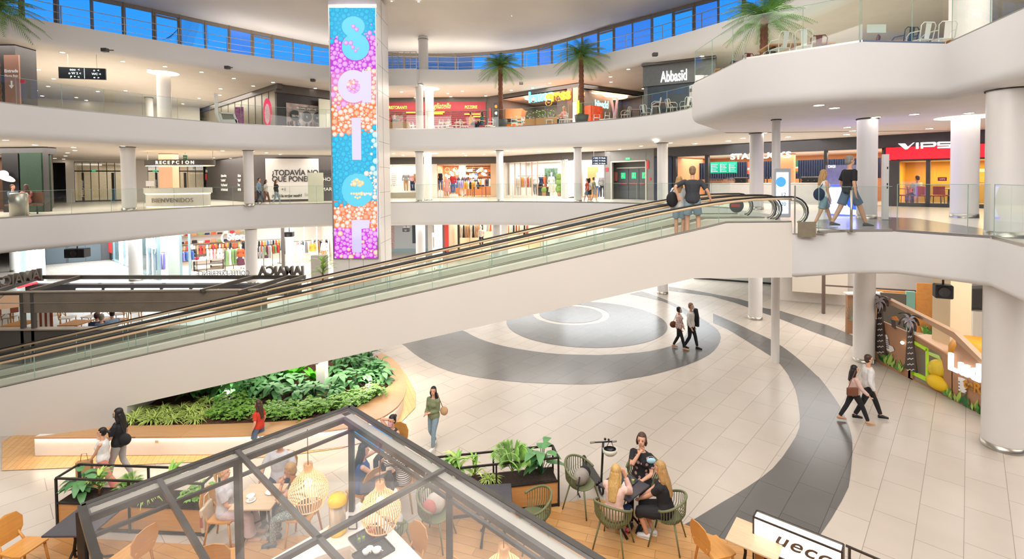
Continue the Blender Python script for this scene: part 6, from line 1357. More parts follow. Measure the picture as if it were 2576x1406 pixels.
mb=MB(); mb.wall((13.0,24),(24,19),0,S1R,.2,WARMW); mb.wall((13.2,23.2),(15.2,22.3),.6,2.6,.06,mat('cream_sheet','#ece2d2',.5)); st(mb.build('wall_white'))
mb=MB(); mb.bar((13.6,21.5,0),(13.6,21.5,S1R),.1,.1,mat('brown_post','#6b5a50',.5)); mb.bar((13.6,21.5,1.25),(17.5,19.9,1.25),.06,.06,MATS['brown_post']); st(mb.build('trim_frame'))
t=thing('dark_sofa','dark padded sofa back above the play area, right of the cream pier','sofa',(UY(2465,770,16.5).x,16.5,0)); MB().box((.3,0,1.9),(1.7,.5,.7),mat('sofa_dark','#4a4644',.6),).build('backrest',t,bevel=.08); MB().box((.3,0,.75),(1.7,.7,1.5),MATS['cream_sheet']).build('base',t)
for x,y,lb,c in((2275,705,'red stool legs seen past the first palm cut out',RC),(2245,702,'grey chair seen above the play wall, left of the red stool',GREYW)):
    p=U(x,722,0); t=thing('stool',lb,'stool',p); MB().box((0,0,.5),(.42,.42,.06),c).build('seat',t)
    for sx in(-.18,.18):
        for sy in(-.18,.18):MB().bar((sx,sy,0),(sx,sy,.5),.03,.03,c if c is RC else METAL).build('leg',t)
# ==========================================================
KD=mat('kiosk_dark','#857868',.35,.1,noise=.15,scale=2); KF=mat('kiosk_frame','#57524b',.4,.2); KT=mat('kiosk_trim','#b5a694',.35,.4)
t=thing('coffee_kiosk','dark framed rectangular coffee kiosk behind the walkway with open roof beams','kiosk')
YN=16.4; zN=2.43
xr=UY(580,733,YN).x; xp=UY(57,760,YN).x; xl=xp-5
m_=MB(); m_.box(((xp+xr+1.2)/2,YN,(1.72+2.40)/2),(xr+1.2-xp,.08,.68),KD); m_.build('fascia_board',t)
m_=MB(); m_.bar((xl,YN-.05,2.43),(xr+1.2,YN-.05,2.43),.1,.05,KT); m_.bar((xl,YN-.06,2.06),(xr+1.2,YN-.06,2.06),.02,.02,KT); m_.bar((xl,YN+.05,2.37),(xr+1.2,YN+.05,2.37),.1,.12,KF); m_.build('top_rail',t)
for x in(xp,UY(107,800,YN+.3).x):MB().bar((x,YN,0),(x,YN,2.4),.1,.12,KF).build('post',t)
m_=MB(); m_.box(((xl+xr+4)/2,YN,.58),(xr+4-xl,.12,1.16),KF); m_.box(((xl+xr+4)/2,YN,1.18),(xr+4-xl,.3,.04),KT); m_.build('low_wall',t)
b1,b2=U(105,697,2.43),U(768,697,2.43)
m_=MB(); m_.bar(b1,b2,.12,.14,KF); m_.bar(b1-V(0,.08,-.08),b2-V(0,.08,-.08),.03,.02,KT); m_.bar(b1-V(0,.5,.35),b2-V(0,.5,.35),.3,.4,mat('kiosk_inner','#5c5b5c',.4)); m_.build('rear_rail',t)
for(xa,ya),(xb,yb),w in(((105,697),(-30,740),.12),((205,697),(75,733),.06),((640,697),(505,733),.08),((765,697),(640,736),.08),((728,697),(600,736),.05)):
    a,b_=U(xa,ya,2.43),U(xb,yb,2.43); m_=MB(); m_.bar(a,b_,w,.12,KF); m_.bar(a+V(0,0,.07),b_+V(0,0,.07),.03,.015,KT); m_.build('roof_beam',t)
m_=MB()
for y,x0,x1 in((710,98,500),(727,192,560)):
    a,b_=U(x0,y,2.3),U(x1,y,2.3)
    for k in range(5):p,q=a+(b_-a)*(k/5),a+(b_-a)*(k/5+.17); m_.bar(p,q,.05,.05,mat('tube_light','#e9eef0',.5,emit=1.8))
m_.build('light_tube',t)
a,b_=U(45,723,2.3),U(92,711,2.3); MB().bar(a,b_,.07,.07,mat('red_tube','#ff4a52',.5,emit=1.5)).build('red_tube',t)
sign_m=mat('letter_bronze','#6f675e',.4,.3)
t=thing('rooftop_sign','bronze block letters JAMAICA seen from behind on the kiosk roof','sign'); p=UY(765,692,b2.y); o=text('lettering','JAMAICA',.47,p,(pi/2,0,0),sign_m,t,ext=.06,bold=.012,align='LEFT'); o.scale=(-((765-636)/(CF/b2.y))/2.12,1,1); o.location.z=2.52
t=thing('rooftop_sign','bronze block letters seen from behind at the left edge of the kiosk roof','sign'); a,b_=U(103,698,2.5),U(0,722,2.5); d_=(b_-a).normalized(); o=text('lettering','JAMAICA',.5,a,Matrix((-d_,V(0,0,1),(-d_).cross(V(0,0,1)))).transposed(),sign_m,t,ext=.07,bold=.012,align='LEFT'); o.scale=(-1,1,1)
t=thing('glass_lettering','thin grey COFFEE-EXPERIENCE words mirrored above the kiosk rear rail','lettering'); p=UY(628,692,b2.y); o=text('lettering','COFFEE-EXPERIENCE',.26,p,(pi/2,0,0),mat('thin_grey','#8c8c94',.5),t,ext=.005,align='LEFT'); o.scale=(-((628-478)/(CF/b2.y))/2.72,1,1); o.location.z=2.52
CB=mat('bistro_wood','#c98d4a',.5,noise=.1); CUSH=mat('cushion_white','#e9e2d6',.7)
def bistro():
    t=thing('bistro_chair','x2','chair'); MB().box((0,0,.45),(.44,.42,.05),CUSH).build('seat',t,bevel=.02); m_=MB()
    m_.tube([(-.2,-.2,.4),(-.21,-.25,.85),(-.12,-.27,.93),(.12,-.27,.93),(.21,-.25,.85),(.2,-.2,.4)],.02,CB,6); m_.tube([(-.2,-.22,.5),(.18,-.26,.88)],.012,CB,5); m_.tube([(.2,-.22,.5),(-.18,-.26,.88)],.012,CB,5); m_.build('backrest',t)
    for x in(-.18,.18):
        for y in(-.17,.17):MB().tube([(x,y,.44),(x*1.1,y*1.15,0)],.017,CB,6).build('leg',t)
    return t
bc=bistro(); first=True
for x,y,rz,lb in((95,842,2.6,'white cushioned cross back chair nearest the dark kiosk post'),(125,838,.8,'cross back wooden chair behind the kiosk low wall, turned right'),(160,846,-1.4,'wooden chair with its back to the kiosk low wall'),(245,848,3.3,'wooden chair of the grey haired man at the kiosk'),(215,843,2.9,'wooden chair of the man in navy polo at the kiosk'),(292,835,.4,'wooden chair of the person in pale blue, kiosk right'),(330,828,.9,'wooden chair at the right end behind the kiosk wall'),(15,845,.3,'cross back chair at far left under the small parasol')):
    p=U(x,y,0.0); p=V(p.x*1.0,max(17.1,p.y*1.0+1.1),0); p.x=(x-1288)/CF*p.y
    if first:bc.location=p; bc.rotation_euler.z=rz; bc['label']=lb; first=False
    else:dup(bc,p,rz,lb)
for x,Y,lb in((180,18.6,'square brown table of the kiosk, left of the seated men'),(268,18.8,'square brown table shared by the three kiosk guests'),(40,18.6,'square brown table under the small parasol')):
    t=thing('bistro_table',lb,'table',((x-1288)/CF*Y,Y,0)); MB().box((0,0,.74),(.75,.75,.04),CB).build('table_top',t); MB().bar((0,0,.03),(0,0,.73),.07,.07,BLACK).build('leg',t); MB().box((0,0,.02),(.45,.45,.03),BLACK).build('foot',t)
t=thing('parasol','small tan parasol with brown and white striped valance at far left','parasol',((15-1288)/CF*19.8,19.8,0)); MB().lathe((0,0,1.15),[(1.0,0),(0,.55)],mat('parasol_tan','#d6b08d',.7),4).build('canopy',t); m_=MB(); n=24
for i in range(n):
    s=[(1.0*(1-abs((i+q)%6-3)/3*0),0)for q in(0,1)]; a0_,a1_=2*pi*i/n,2*pi*(i+1)/n
    def sq(a):k=4; seg=int(a/(pi/2))%4; f_=a/(pi/2)-int(a/(pi/2)); A_=V(math.cos(seg*pi/2),math.sin(seg*pi/2),0); B_=V(math.cos((seg+1)*pi/2),math.sin((seg+1)*pi/2),0); return A_+(B_-A_)*f_
    p,q=sq(a0_+1e-6),sq(a1_-1e-6); m_.add([(p.x,p.y,1.15),(q.x,q.y,1.15),(q.x,q.y,.95),(p.x,p.y,.95)],[(0,1,2,3)],mat('stripe_brown','#8c4a2e',.7)if i%2 else CUSH)
m_.build('valance',t); MB().bar((0,0,0),(0,0,1.6),.04,.04,CB).build('pole',t)
t=thing('striped_screen','brown and white striped fabric screen beside the kiosk post','screen',((95-1288)/CF*18.9,18.9,0)); m_=MB()
for i in range(8):m_.box((-.35+.1*i,0,.65),(.1,.03,1.1),MATS['stripe_brown']if i%2 else CUSH)
m_.build('fabric',t); MB().bar((-.4,0,0),(-.4,0,1.25),.03,.03,CB).build('post',t)
# ==========================================================
FR=mat('roof_frame','#45413d',.35,.5,noise=.12,scale=5); FRL=mat('roof_ledge','#a9a49a',.4,.3,noise=.08,scale=4)
RG=glass('roof_glass_dusty',(.93,.92,.91),.07)
def haze_glass():
    m=bpy.data.materials.new('dusty_roof_glass'); m.use_nodes=True; nt=m.node_tree; N=nt.nodes.new; L=nt.links.new; nt.nodes.remove(nt.nodes['Principled BSDF']); o=nt.nodes['Material Output']
    tr_=N('ShaderNodeBsdfTransparent'); df=N('ShaderNodeBsdfDiffuse'); df.inputs[0].default_value=(.85,.80,.74,1); gl_=N('ShaderNodeBsdfGlossy'); gl_.inputs['Roughness'].default_value=.03
    n=N('ShaderNodeTexNoise'); n.inputs['Scale'].default_value=1.6; n.inputs['Detail'].default_value=5; tc=N('ShaderNodeTexCoord'); L(tc.outputs['Object'],n.inputs['Vector'])
    mr=N('ShaderNodeMapRange'); mr.inputs['From Min'].default_value=.3; mr.inputs['From Max'].default_value=.75; mr.inputs['To Min'].default_value=.03; mr.inputs['To Max'].default_value=.12; L(n.outputs['Fac'],mr.inputs[0])
    m1=N('ShaderNodeMixShader'); L(mr.outputs[0],m1.inputs[0]); L(tr_.outputs[0],m1.inputs[1]); L(df.outputs[0],m1.inputs[2])
    m2=N('ShaderNodeMixShader'); m2.inputs[0].default_value=.05; L(m1.outputs[0],m2.inputs[1]); L(gl_.outputs[0],m2.inputs[2]); L(m2.outputs[0],o.inputs[0]); return m
HG_=haze_glass()
ZR=2.6
A_=U(880,1025,ZR); L_=U(205,1275,ZR); e1=(L_-A_); l1=e1.length; e1.normalize(); e2=V(-e1.y,e1.x,0)
if e2.x<0:e2=-e2
l2=5.2
def K(a,b_,z=ZR):p=A_+e1*a+e2*b_; return V(p.x,p.y,z)
t=thing('glass_roof_kiosk','near bar kiosk with dark metal posts and a flat dusty glass roof','kiosk')
p1=(U(600,1137,ZR)-A_).dot(e1); p2=(U(1125,1175,ZR)-A_).dot(e2)
for a,b_ in((0,0),(p1,0),(l1,0),(0,p2),(0,p2*2.1),(l1,p2),(l1,p2*2.1)):MB().bar(K(a+.03*(a==0)-.03*(a==l1),b_+.04,0),K(a,b_+.04,ZR-.02),.075,.075,FR).build('post',t)
m_=MB(); m_.bar(K(0,0),K(l1,0),.07,.05,FR); m_.bar(K(0,0),K(0,l2),.07,.05,FR); m_.bar(K(l1,0),K(l1,l2),.07,.05,FR); m_.build('roof_edge',t)
m_=MB()
for(s,e_),off in(((K(.06,.11,ZR-.03),K(l1-.06,.11,ZR-.03)),0),((K(.11,.06,ZR-.03),K(.11,l2,ZR-.03)),0)):m_.bar(s,e_,.11,.02,FRL)
m_.build('ledge',t)
m_=MB(); m_.bar(K(.2,.2,ZR-.05),K(l1,.2,ZR-.05),.05,.07,FR); m_.bar(K(.2,.2,ZR-.05),K(.2,l2,ZR-.05),.05,.07,FR); m_.build('inner_beam',t)
m_=MB(); m_.bar(K(0,.03,ZR-.34),K(l1,.03,ZR-.34),.04,.04,FR); m_.bar(K(.03,0,ZR-.34),K(.03,l2,ZR-.34),.04,.04,FR); m_.build('lower_rail',t)
MB().bar(K(p1,0,ZR-.01),K(p1,l2,ZR-.01),.05,.05,FR).build('roof_beam',t); MB().bar(K(0,p2,ZR-.01),K(l1,p2,ZR-.01),.05,.05,FR).build('roof_beam',t); MB().bar(K(l1*.78,0,ZR-.01),K(l1*.78,l2,ZR-.01),.05,.05,FR).build('roof_beam',t)
for a0_,a1_ in((.02,p1),(p1,l1*.78),(l1*.78,l1)):
    for b0_,b1_ in((.02,p2),(p2,p2*2.1),(p2*2.1,l2)):MB().add([K(a0_,b0_,ZR+.02),K(a1_,b0_,ZR+.02),K(a1_,b1_,ZR+.02),K(a0_,b1_,ZR+.02)],[(0,1,2,3)],HG_).build('glass_pane',t)
c=K(l1-.02,.6,0); MB().add([K(l1-.04,.02,.9),K(l1-.04,l2,.9),K(l1-.04,l2,2.25),K(l1-.04,.02,2.25)],[(0,1,2,3)],mat('kiosk_side_white','#dcd6cd',.5)).build('side_panel',t)
BL=mat('blue_banner','#2b93d6',.5,noise=.25,scale=5,emit=.35)
tb=thing('blue_banner','blue and white printed banner hanging at the far roof corner','banner'); q=[UY(876,1060,7.62),UY(985,1080,7.62),UY(987,1136,7.62),UY(945,1134,7.62),UY(896,1100,7.62)]; m_=MB(); m_.add(q+[v+V(0,.02,0)for v in q],[tuple(range(5)),tuple(range(9,4,-1))]+[(i,5+i,5+(i+1)%5,(i+1)%5)for i in range(5)],BL); m_.build('fabric',tb); m_=MB(); m_.box(UY(969,1108,7.58),(.06,.01,.16),WHITE); m_.box(UY(922,1092,7.58),(.14,.01,.04),WHITE); m_.build('print',tb)
WH2=mat('counter_top_white','#e6e0d8',.25,noise=.02)
tc_=thing('bar_counter','white L shaped bar top inside the near kiosk holding trays and cups','counter')
cp=[U(x,y,1.05)for x,y in((815,1330),(905,1262),(960,1300),(1085,1430),(1000,1470),(880,1372),(800,1400),(700,1450),(640,1430))]
m_=MB(); m_.prism([(p.x,p.y)for p in cp],1.0,1.05,WH2); m_.build('counter_top',tc_); m_=MB(); cc_=sum(((p.x)for p in cp))/9,sum(((p.y)for p in cp))/9
m_.prism([(p.x+(cc_[0]-p.x)*.06,p.y+(cc_[1]-p.y)*.06)for p in cp],0.02,1.0,mat('counter_front','#d8cfc4',.5)); m_.build('counter_base',tc_)
def on_counter(x,y):return U(x,y,1.052)
TR=mat('tray_black','#2f2f33',.4)
for x,y,rz,lb,w in((925,1352,.75,'black tray with two red cans on the white bar',.42),(940,1392,.75,'black tray with cups and bowls on the white bar',.46)):
    q=thing('serving_tray',lb,'tray',on_counter(x,y),rz); MB().box((0,0,.008),(w,.3,.016),TR).build('tray_base',q); m_=MB(); [m_.box((sx*w/2,0,.018),(.012,.3,.03),TR)for sx in(-1,1)]; [m_.box((0,sy*.15,.018),(w,.012,.03),TR)for sy in(-1,1)]; m_.build('tray_rim',q)
CAN=mat('can_red','#c9232b',.3,.2)
for x,y,lb in((928,1342,'red drinks can at the far side of the tray'),(938,1352,'red drinks can at the near side of the tray')):
    q=thing('drinks_can',lb,'can',on_counter(x,y)+V(0,0,.017)); MB().lathe((0,0,0),[(0,0),(.03,.004),(.033,.015),(.033,.105),(.027,.118),(0,.118)],CAN,18).build('can_body',q); MB().lathe((0,0,0),[(0,.1185),(.026,.1185)],METAL,16).build('can_top',q); MB().box((0,-.0335,.06),(.04,.003,.02),WHITE).build('print',q)
GLM=glass('drinking_glass',(.95,.97,.97),.12); CUPW=mat('cup_white','#f0ece6',.3)
for x,y,lb in((903,1368,'tall glass with lime slice, left of the red cans'),(914,1364,'tall glass with lime slice nearest the red cans')):
    q=thing('drinking_glass',lb,'glass',on_counter(x,y)+V(0,0,.017)); MB().lathe((0,0,0),[(0,0),(.028,0),(.036,.14)],GLM,16).build('tumbler',q); MB().lathe((.005,0,.05),[(0,0),(.02,0),(.02,.015),(0,.015)],mat('lime','#a9c94e',.5),10,R=Matrix.Rotation(.9,3,'X')).build('lime_slice',q)
for x,y,r,lb in((930,1392,.05,'white cup stacked on bowl at the middle of the cups tray'),(948,1395,.06,'white bowl at the right of the cups tray'),(921,1399,.05,'beige cup at the near corner of the cups tray')):
    q=thing('coffee_cup',lb,'cup',on_counter(x,y)+V(0,0,.017)); MB().lathe((0,0,0),[(0,0),(r*.55,0),(r,.06),(r*.92,.06),(r*.5,.01)],CUPW,18).build('cup_body',q); MB().tube([(r*.9,0,.05),(r*1.4,0,.04),(r*.8,0,.015)],.006,CUPW,6).build('handle',q)
YLW=mat('yellow_plastic','#f3c915',.35)
q=thing('juice_dispenser','clear juice dispenser with yellow lid and yellow base on the bar','dispenser',on_counter(850,1338)); MB().lathe((0,0,0),[(0,0),(.12,0),(.13,.07),(.11,.1),(0,.1)],YLW,24).build('base',q); MB().lathe((0,0,0),[(.115,.09),(.115,.42)],glass('frosted_plastic',(.9,.87,.82),.15),24).build('tank',q); MB().lathe((0,0,0),[(.125,.42),(.13,.46),(.11,.52),(0,.55)],YLW,24).build('lid',q); MB().lathe((0,0,0),[(0,.1),(.105,.1),(.105,.36),(0,.36)],mat('juice_pale','#eadfce',.5),20).build('juice',q)
q=thing('napkin_holder','small dark frame holder beside the juice dispenser','holder',on_counter(888,1330)); MB().box((0,0,.09),(.12,.03,.18),BLACK).build('frame',q); MB().box((0,-.018,.09),(.1,.004,.14),WHITE).build('card',q)
def slat_lamp(loc,label,ztop):
    t=thing('pendant_lamp',label,'pendant lamp',loc); prof=[(.06,.32),(.065,.24),(.10,.18),(.20,.09),(.26,-.03),(.255,-.13),(.19,-.27)]; P=smooth_line(prof,.04); WD=mat('lamp_wood','#f0c896',.45,emit=.1)
    m_=MB()
    for i in range(44):
        a=2*pi*i/44; m_.tube([(p.x*math.cos(a),p.x*math.sin(a),p.y)for p in P],(.0035,.006),WD,4)if 0 else m_.add([q for p in P for q in((p.x*math.cos(a-.042),p.x*math.sin(a-.042),p.y),(p.x*math.cos(a+.042),p.x*math.sin(a+.042),p.y))],[(2*j,2*j+1,2*j+3,2*j+2)for j in range(len(P)-1)],WD)
    m_.build('shade_slats',t); m_=MB(); [m_.tube([(r*math.cos(2*pi*k/32),r*math.sin(2*pi*k/32),z)for k in range(32)],.008,WD,5,closed=True)for r,z in((.19,-.27),(.255,-.1))]; m_.lathe((0,0,0),[(.05,.30),(.05,.2),(.0,.3)],WD,20); m_.build('shade_ring',t)
    MB().sph((0,0,.05),.055,mat('lamp_bulb','#fff0d2',.5,emit=8),14,10).build('bulb',t); MB().bar((0,0,.28),(0,0,ztop-loc.z),.008,.008,mat('cord_brown','#6b3d2a',.6)).build('cord',t)
    l=bpy.data.lights.new('lamp_bulb','POINT'); l.energy=6; l.color=(1,.82,.6); l.shadow_soft_size=.05; o=bpy.data.objects.new('lamp_bulb',l); o.location=loc+V(0,0,-.08); COL.objects.link(o)
slat_lamp(UY(776,1222,6.7),'slatted wooden pendant lamp above the round of kiosk guests, nearer the left beam',ZR); slat_lamp(UY(957,1270,6.35),'slatted wooden pendant lamp right of the yellow dispenser, over the bar',ZR); slat_lamp(UY(1268,1445,5.2),'slatted wooden pendant lamp cut off by the bottom edge',ZR)
GRC=mat('olive_plastic','#6f7350',.5,noise=.06); WCH=wood('chair_oak','#d79a4e','#d0924a',(3,3),rough=.4,gap=0)
def arm_chair():
    t=thing('armchair','x','chair'); MB().lathe((0,0,.42),[(0,.0),(.2,0),(.235,.03),(.22,.035),(0,.02)],GRC,24).build('seat',t)
    rim=[]
    for k in range(25):
        a=math.radians(-20+k*220/24+180); x,y=.30*math.cos(a),.28*math.sin(a)-.02; f_=math.sin(pi*k/24); rim.append((x,y,.66+.17*f_**1.3))
    MB().tube(rim,(.020),GRC,8).build('arm_rim',t); m_=MB()
    for k in range(1,24):
        x,y,z=rim[k]; a=math.atan2(y+.02,x); m_.tube([(x,y,z),(x*.95,y*.95,.55),(.215*math.cos(a),.215*math.sin(a),.44)],(.013,.006),GRC,5)
    m_.build('backrest_slats',t)
    for sx in(-1,1):
        for sy in(-1,1):MB().tube([(.17*sx,.15*sy,.44),(.26*sx,.25*sy,0)],[.017,.012],GRC,8).build('leg',t)
    return t
def wood_chair():
    t=thing('wooden_chair','x','chair'); MB().prism([(-.19,-.18),(.19,-.18),(.22,.1),(.2,.22),(-.2,.22),(-.22,.1)],.43,.455,WCH).build('seat',t,bevel=.01); m_=MB(); vs=[]
    outline=[(-.13,0),(-.2,.12),(-.21,.27),(-.14,.38),(0,.41),(.14,.38),(.21,.27),(.2,.12),(.13,0)]
    for dy in(0,.016):
        for x,z in outline:vs.append((x,-.25-.12*z-dy+.35*x*x,.5+z))
    n=len(outline); m_.add(vs,[tuple(range(n)),tuple(range(2*n-1,n-1,-1))]+[(i,n+i,n+(i+1)%n,(i+1)%n)for i in range(n)],WCH); m_.build('backrest',t)
    for sx in(-1,1):
        MB().tube([(.17*sx,.17,.44),(.2*sx,.22,0)],[.02,.015],WCH,8).build('leg',t); MB().tube([(.13*sx,-.27,.6),(.16*sx,-.17,.42),(.19*sx,-.24,0)],[.016,.02,.015],WCH,8).build('leg',t)
    return t
def put(proto,lst):
    for i,(x,y,rz,lb)in enumerate(lst):
        if i==0:proto.location=(x,y,.012); proto.rotation_euler.z=rz; proto['label']=lb
        else:dup(proto,(x,y,.012),rz,lb)
ac=arm_chair(); wc=wood_chair()
TC=V(1.87,8.33,0)
def face(x,y,tx,ty):return math.atan2(ty-y,tx-x)-pi/2
put(ac,[(1.22,8.86,face(1.22,8.86,1.87,8.33),'olive slatted armchair holding the grey backpack'),(1.60,7.90,face(1.60,7.90,1.87,8.33),'olive slatted armchair of the blonde woman in pink'),(2.50,7.98,face(2.5,7.98,1.87,8.33),'olive slatted armchair of the long haired woman in black'),(2.33,8.86,face(2.33,8.86,1.87,8.33),'olive slatted armchair of the woman in the printed black shirt'),(.30,8.0,pi/2+.2,'empty olive armchair right of the iron legged table under the glass roof'),(-1.32,8.05,-pi/2-.3,'olive armchair with bags piled on it, left of the iron legged table'),(-1.95,7.75,-.9,'olive armchair of the woman in the white tank top')])
put(wc,[(-4.86,8.1,-pi/2,'oak chair of the blonde woman in the grey top'),(-3.55,8.12,pi/2,'oak chair of the woman in patterned trousers'),(-4.3,7.12,.15,'empty oak chair at the near side of the pale cafe table'),(-7.55,7.42,-pi/2-.15,'empty oak chair left of the black table'),(-5.75,7.25,1.3,'empty oak chair under the glass roof left corner'),(-2.75,8.75,1.0,'oak chair of the woman in blue'),(2.98,7.25,-pi/2+.35,'empty oak chair beside the beige table at lower right'),(-1.62,7.0,2.4,'oak chair at the right side of the white bar'),(-1.0,6.3,2.2,'oak chair lowest by the white bar, cut by the frame'),(-4.32,8.95,pi,'oak chair of the masked man behind the pale table'),(-2.05,8.95,1.4,'oak chair of the woman in the striped shirt'),(-2.5,10.0,pi-.3,'oak chair of the girl with the pink mask')])
IRON=mat('cast_iron','#2c2a28',.5,.5)
def cafe_table(x,y,rz,w,d,m,label,ped=True):
    t=thing('cafe_table',label,'table',(x,y,.012),rz); MB().box((0,0,.728),(w,d,.03),m).build('table_top',t,bevel=.008)
    for s in(-1,1):
        m_=MB(); m_.tube([(s*w*.22,0,.71),(s*w*.2,0,.45),(s*w*.24,0,.25)],[.03,.02,.024],IRON,8); m_.tube([(s*w*.24,0,.27),(s*w*.3,.1*d,.12),(s*w*.34,d*.34,.01)],[.022,.018,.022],IRON,8); m_.tube([(s*w*.24,0,.27),(s*w*.3,-.1*d,.12),(s*w*.34,-d*.34,.01)],[.022,.018,.022],IRON,8); m_.build('leg',t)
    MB().tube([(-w*.24,0,.25),(0,0,.32),(w*.24,0,.25)],.014,IRON,6).build('stretcher',t); return t
BLT=mat('table_black','#47434a',.45,noise=.08); BGT=wood('table_beige','#dcbf9c','#d8b995',(3,3),rough=.4,gap=0)
cafe_table(TC.x,TC.y,math.radians(43),.62,.62,BLT,'black square table with glasses shared by three women'); cafe_table(-4.27,8.13,0,.68,.68,BGT,'pale wood table with coffee plates under the glass roof'); cafe_table(-.36,8.08,.05,.62,.62,BLT,'empty dark table with iron legs under the glass roof'); cafe_table(-6.72,7.56,0,.72,.66,BLT,'black empty table at the lower left corner'); cafe_table(3.50,7.06,math.radians(-39),.68,.6,BGT,'beige rounded table beside the glowing sign box'); cafe_table(-2.42,8.5,.3,.55,.55,BLT,'small dark table between the woman in blue and striped woman')
def plate(x,y,z,r,lb,extra=None):
    t=thing('plate',lb,'plate',(x,y,z)); MB().lathe((0,0,0),[(0,.003),(r*.6,.003),(r,.014),(r,.018),(r*.6,.008),(0,.008)],CUPW,22).build('dish',t); return t
zt_=.757
plate(-4.12,8.22,zt_,.1,'round white plate with cutlery, far side of pale table'); plate(-4.35,8.0,zt_,.075,'small saucer under the coffee cup on the pale table'); plate(-4.42,8.12,zt_,.07,'small white plate by the post side of the pale table')
q=thing('coffee_cup','white coffee cup on its saucer on the pale table','cup',(-4.35,8.0,zt_+.012)); MB().lathe((0,0,0),[(0,0),(.025,0),(.042,.055),(.038,.055),(.02,.01)],CUPW,16).build('cup_body',q); MB().tube([(.04,0,.045),(.06,0,.035),(.035,0,.015)],.004,CUPW,6).build('handle',q)
Rt=Matrix.Rotation(math.radians(43),3,'Z')
def ont(dx,dy):return TC+Rt@V(dx,dy,0)+V(0,0,zt_+.001)
q=thing('serving_tray','dark tray with white paper on the black table of the three women','tray',ont(.03,.04),math.radians(43)); MB().box((0,0,.006),(.44,.32,.012),TR).build('tray_base',q); MB().box((-.02,-.07,.0135),(.13,.11,.003),WHITE,rz=.3).build('paper',q)
for dx,dy,lb in((-.12,.16,'water glass near the blonde woman in pink'),(.12,-.1,'glass with lime near the long haired woman')):
    q=thing('drinking_glass',lb,'glass',ont(dx,dy)+V(0,0,.014)); MB().lathe((0,0,0),[(0,.004),(.028,.004),(.037,.13)],GLM,16).build('tumbler',q)
    if dx>0:MB().sph((0,0,.04),.018,mat('lime','#a9c94e',.5),10,8).build('lime_slice',q)
q=thing('candy_wrapper','crumpled coloured wrapper on the tray corner','wrapper',ont(.2,-.05)+V(0,0,.02)); MB().sph((0,0,0),(.03,.02,.012),mat('wrapper_mix','#d9c84a',.4,noise=.5,scale=20),8,6).build('foil',q)
PLD=mat('planter_black','#2d2a28',.45,.3)
def planter(A,B,label,dep=.42,n=2):
    A,B=V(*A,.012),V(*B,.012); d=(B-A); L=d.length; d.normalize(); nrm=V(-d.y,d.x,0); t=thing('planter_box',label,'planter',A,math.atan2(d.y,d.x))
    MB().box((L/2,dep/2,.26),(L-.04,dep-.02,.42),OAK).build('wood_panel',t); m_=MB()
    for x in(.0,L/2,L):
        for y in(0,dep):m_.bar((x,y,0),(x,y,.9),.03,.03,PLD)
    for y in(0,dep):
        for z in(.03,.47,.9):m_.bar((0,y,z),(L,y,z),.03,.03,PLD)
    for x in(0,L):
        for z in(.03,.9):m_.bar((x,0,z),(x,dep,z),.03,.03,PLD)
    m_.build('metal_frame',t); MB().box((L/2,dep/2,.475),(L-.06,dep-.05,.02),mat('potting_soil','#3b2c22',.9,noise=.5,scale=25)).build('soil',t); return t,A,d,nrm,L
PL1=planter((-7.95,8.42),(-5.28,8.22),'long oak planter with black frame near the left tables'); PL2=planter((-1.46,8.52),(.80,8.9),'long oak planter with black frame in the middle of the terrace')
c1_,c2_=U(1903,1286,1.0),U(2122,1372,1.0); dd=(c2_-c1_); Lb=dd.length; rzb=math.atan2(dd.y,dd.x); t=thing('sign_box','long white glowing sign box lettered ueco at lower right','sign',(c1_.x,c1_.y,0),rzb)
SB=mat('sign_box_white','#fff8ec',.5,emit=2.2); MB().box((Lb/2,-.07,.78),(Lb-.02,.16,.42),SB).build('light_box',t); m_=MB()
for z in(.56,1.0):
    for y in(-.16,.02):m_.bar((0,y,z),(Lb,y,z),.022,.022,FR)
for x in(0,Lb):
    for y in(-.16,.02):m_.bar((x,y,.0),(x,y,1.0),.022,.022,FR)
    for z in(.56,1.0):m_.bar((x,-.16,z),(x,.02,z),.022,.022,FR)
m_.build('metal_frame',t); text('lettering','ueco',.27,(Lb*.57,-.155,.74),(pi/2,0,0),mat('brown_letter','#5c4a3e',.5),t,ext=.004,bold=.003,shear=.35,spacing=1.1,sx=1.25)
MB().box((Lb/2,-.07,.3),(Lb-.03,.15,.5),OAK).build('wood_panel',t)
c3_=U(2240,1420,1.0); t=thing('terrace_rail','dark metal rail running right from the glowing sign box','rail'); m_=MB(); m_.bar(c2_+V(.03,0,0),c3_,.025,.025,FR); m_.build('top_bar',t); [MB().bar((p.x,p.y,0),(p.x,p.y,1.0),.025,.025,FR).build('post',t)for p in(c2_+V(.06,-.03,0),c3_)]
t=thing('red_can_print','small red printed card hanging inside the terrace rail','card',(c2_.x+.02,c2_.y-.1,.75)); MB().box((0,0,0),(.02,.1,.2),CAN).build('card_sheet',t)
t=thing('electric_scooter','black electric scooter parked behind the black table','scooter',(1.66,9.15,.012),.2); GRY=mat('scooter_grip','#8a857c',.6)
MB().tube([(0,.1,.12),(.0,-.02,1.06)],.022,BLACK,10).build('steering_pole',t); MB().tube([(-.22,-.03,1.08),(.22,-.03,1.05)],.014,BLACK,8).build('handlebar',t)
for s in(-1,1):MB().tube([(.17*s,-.03,1.08-.03*(s>0)),(.26*s,-.03,1.08-.03*(s>0))],.019,GRY,8).build('grip',t)
MB().box((0,.55,.13),(.15,.75,.05),BLACK).build('deck',t); [MB().tube([(.0+.105*0,y+.105*math.cos(k*pi/10),.11+.105*math.sin(k*pi/10))for k in range(20)],.022,BLACK,8,closed=True).build('wheel',t)for y in(.1,1.0)]
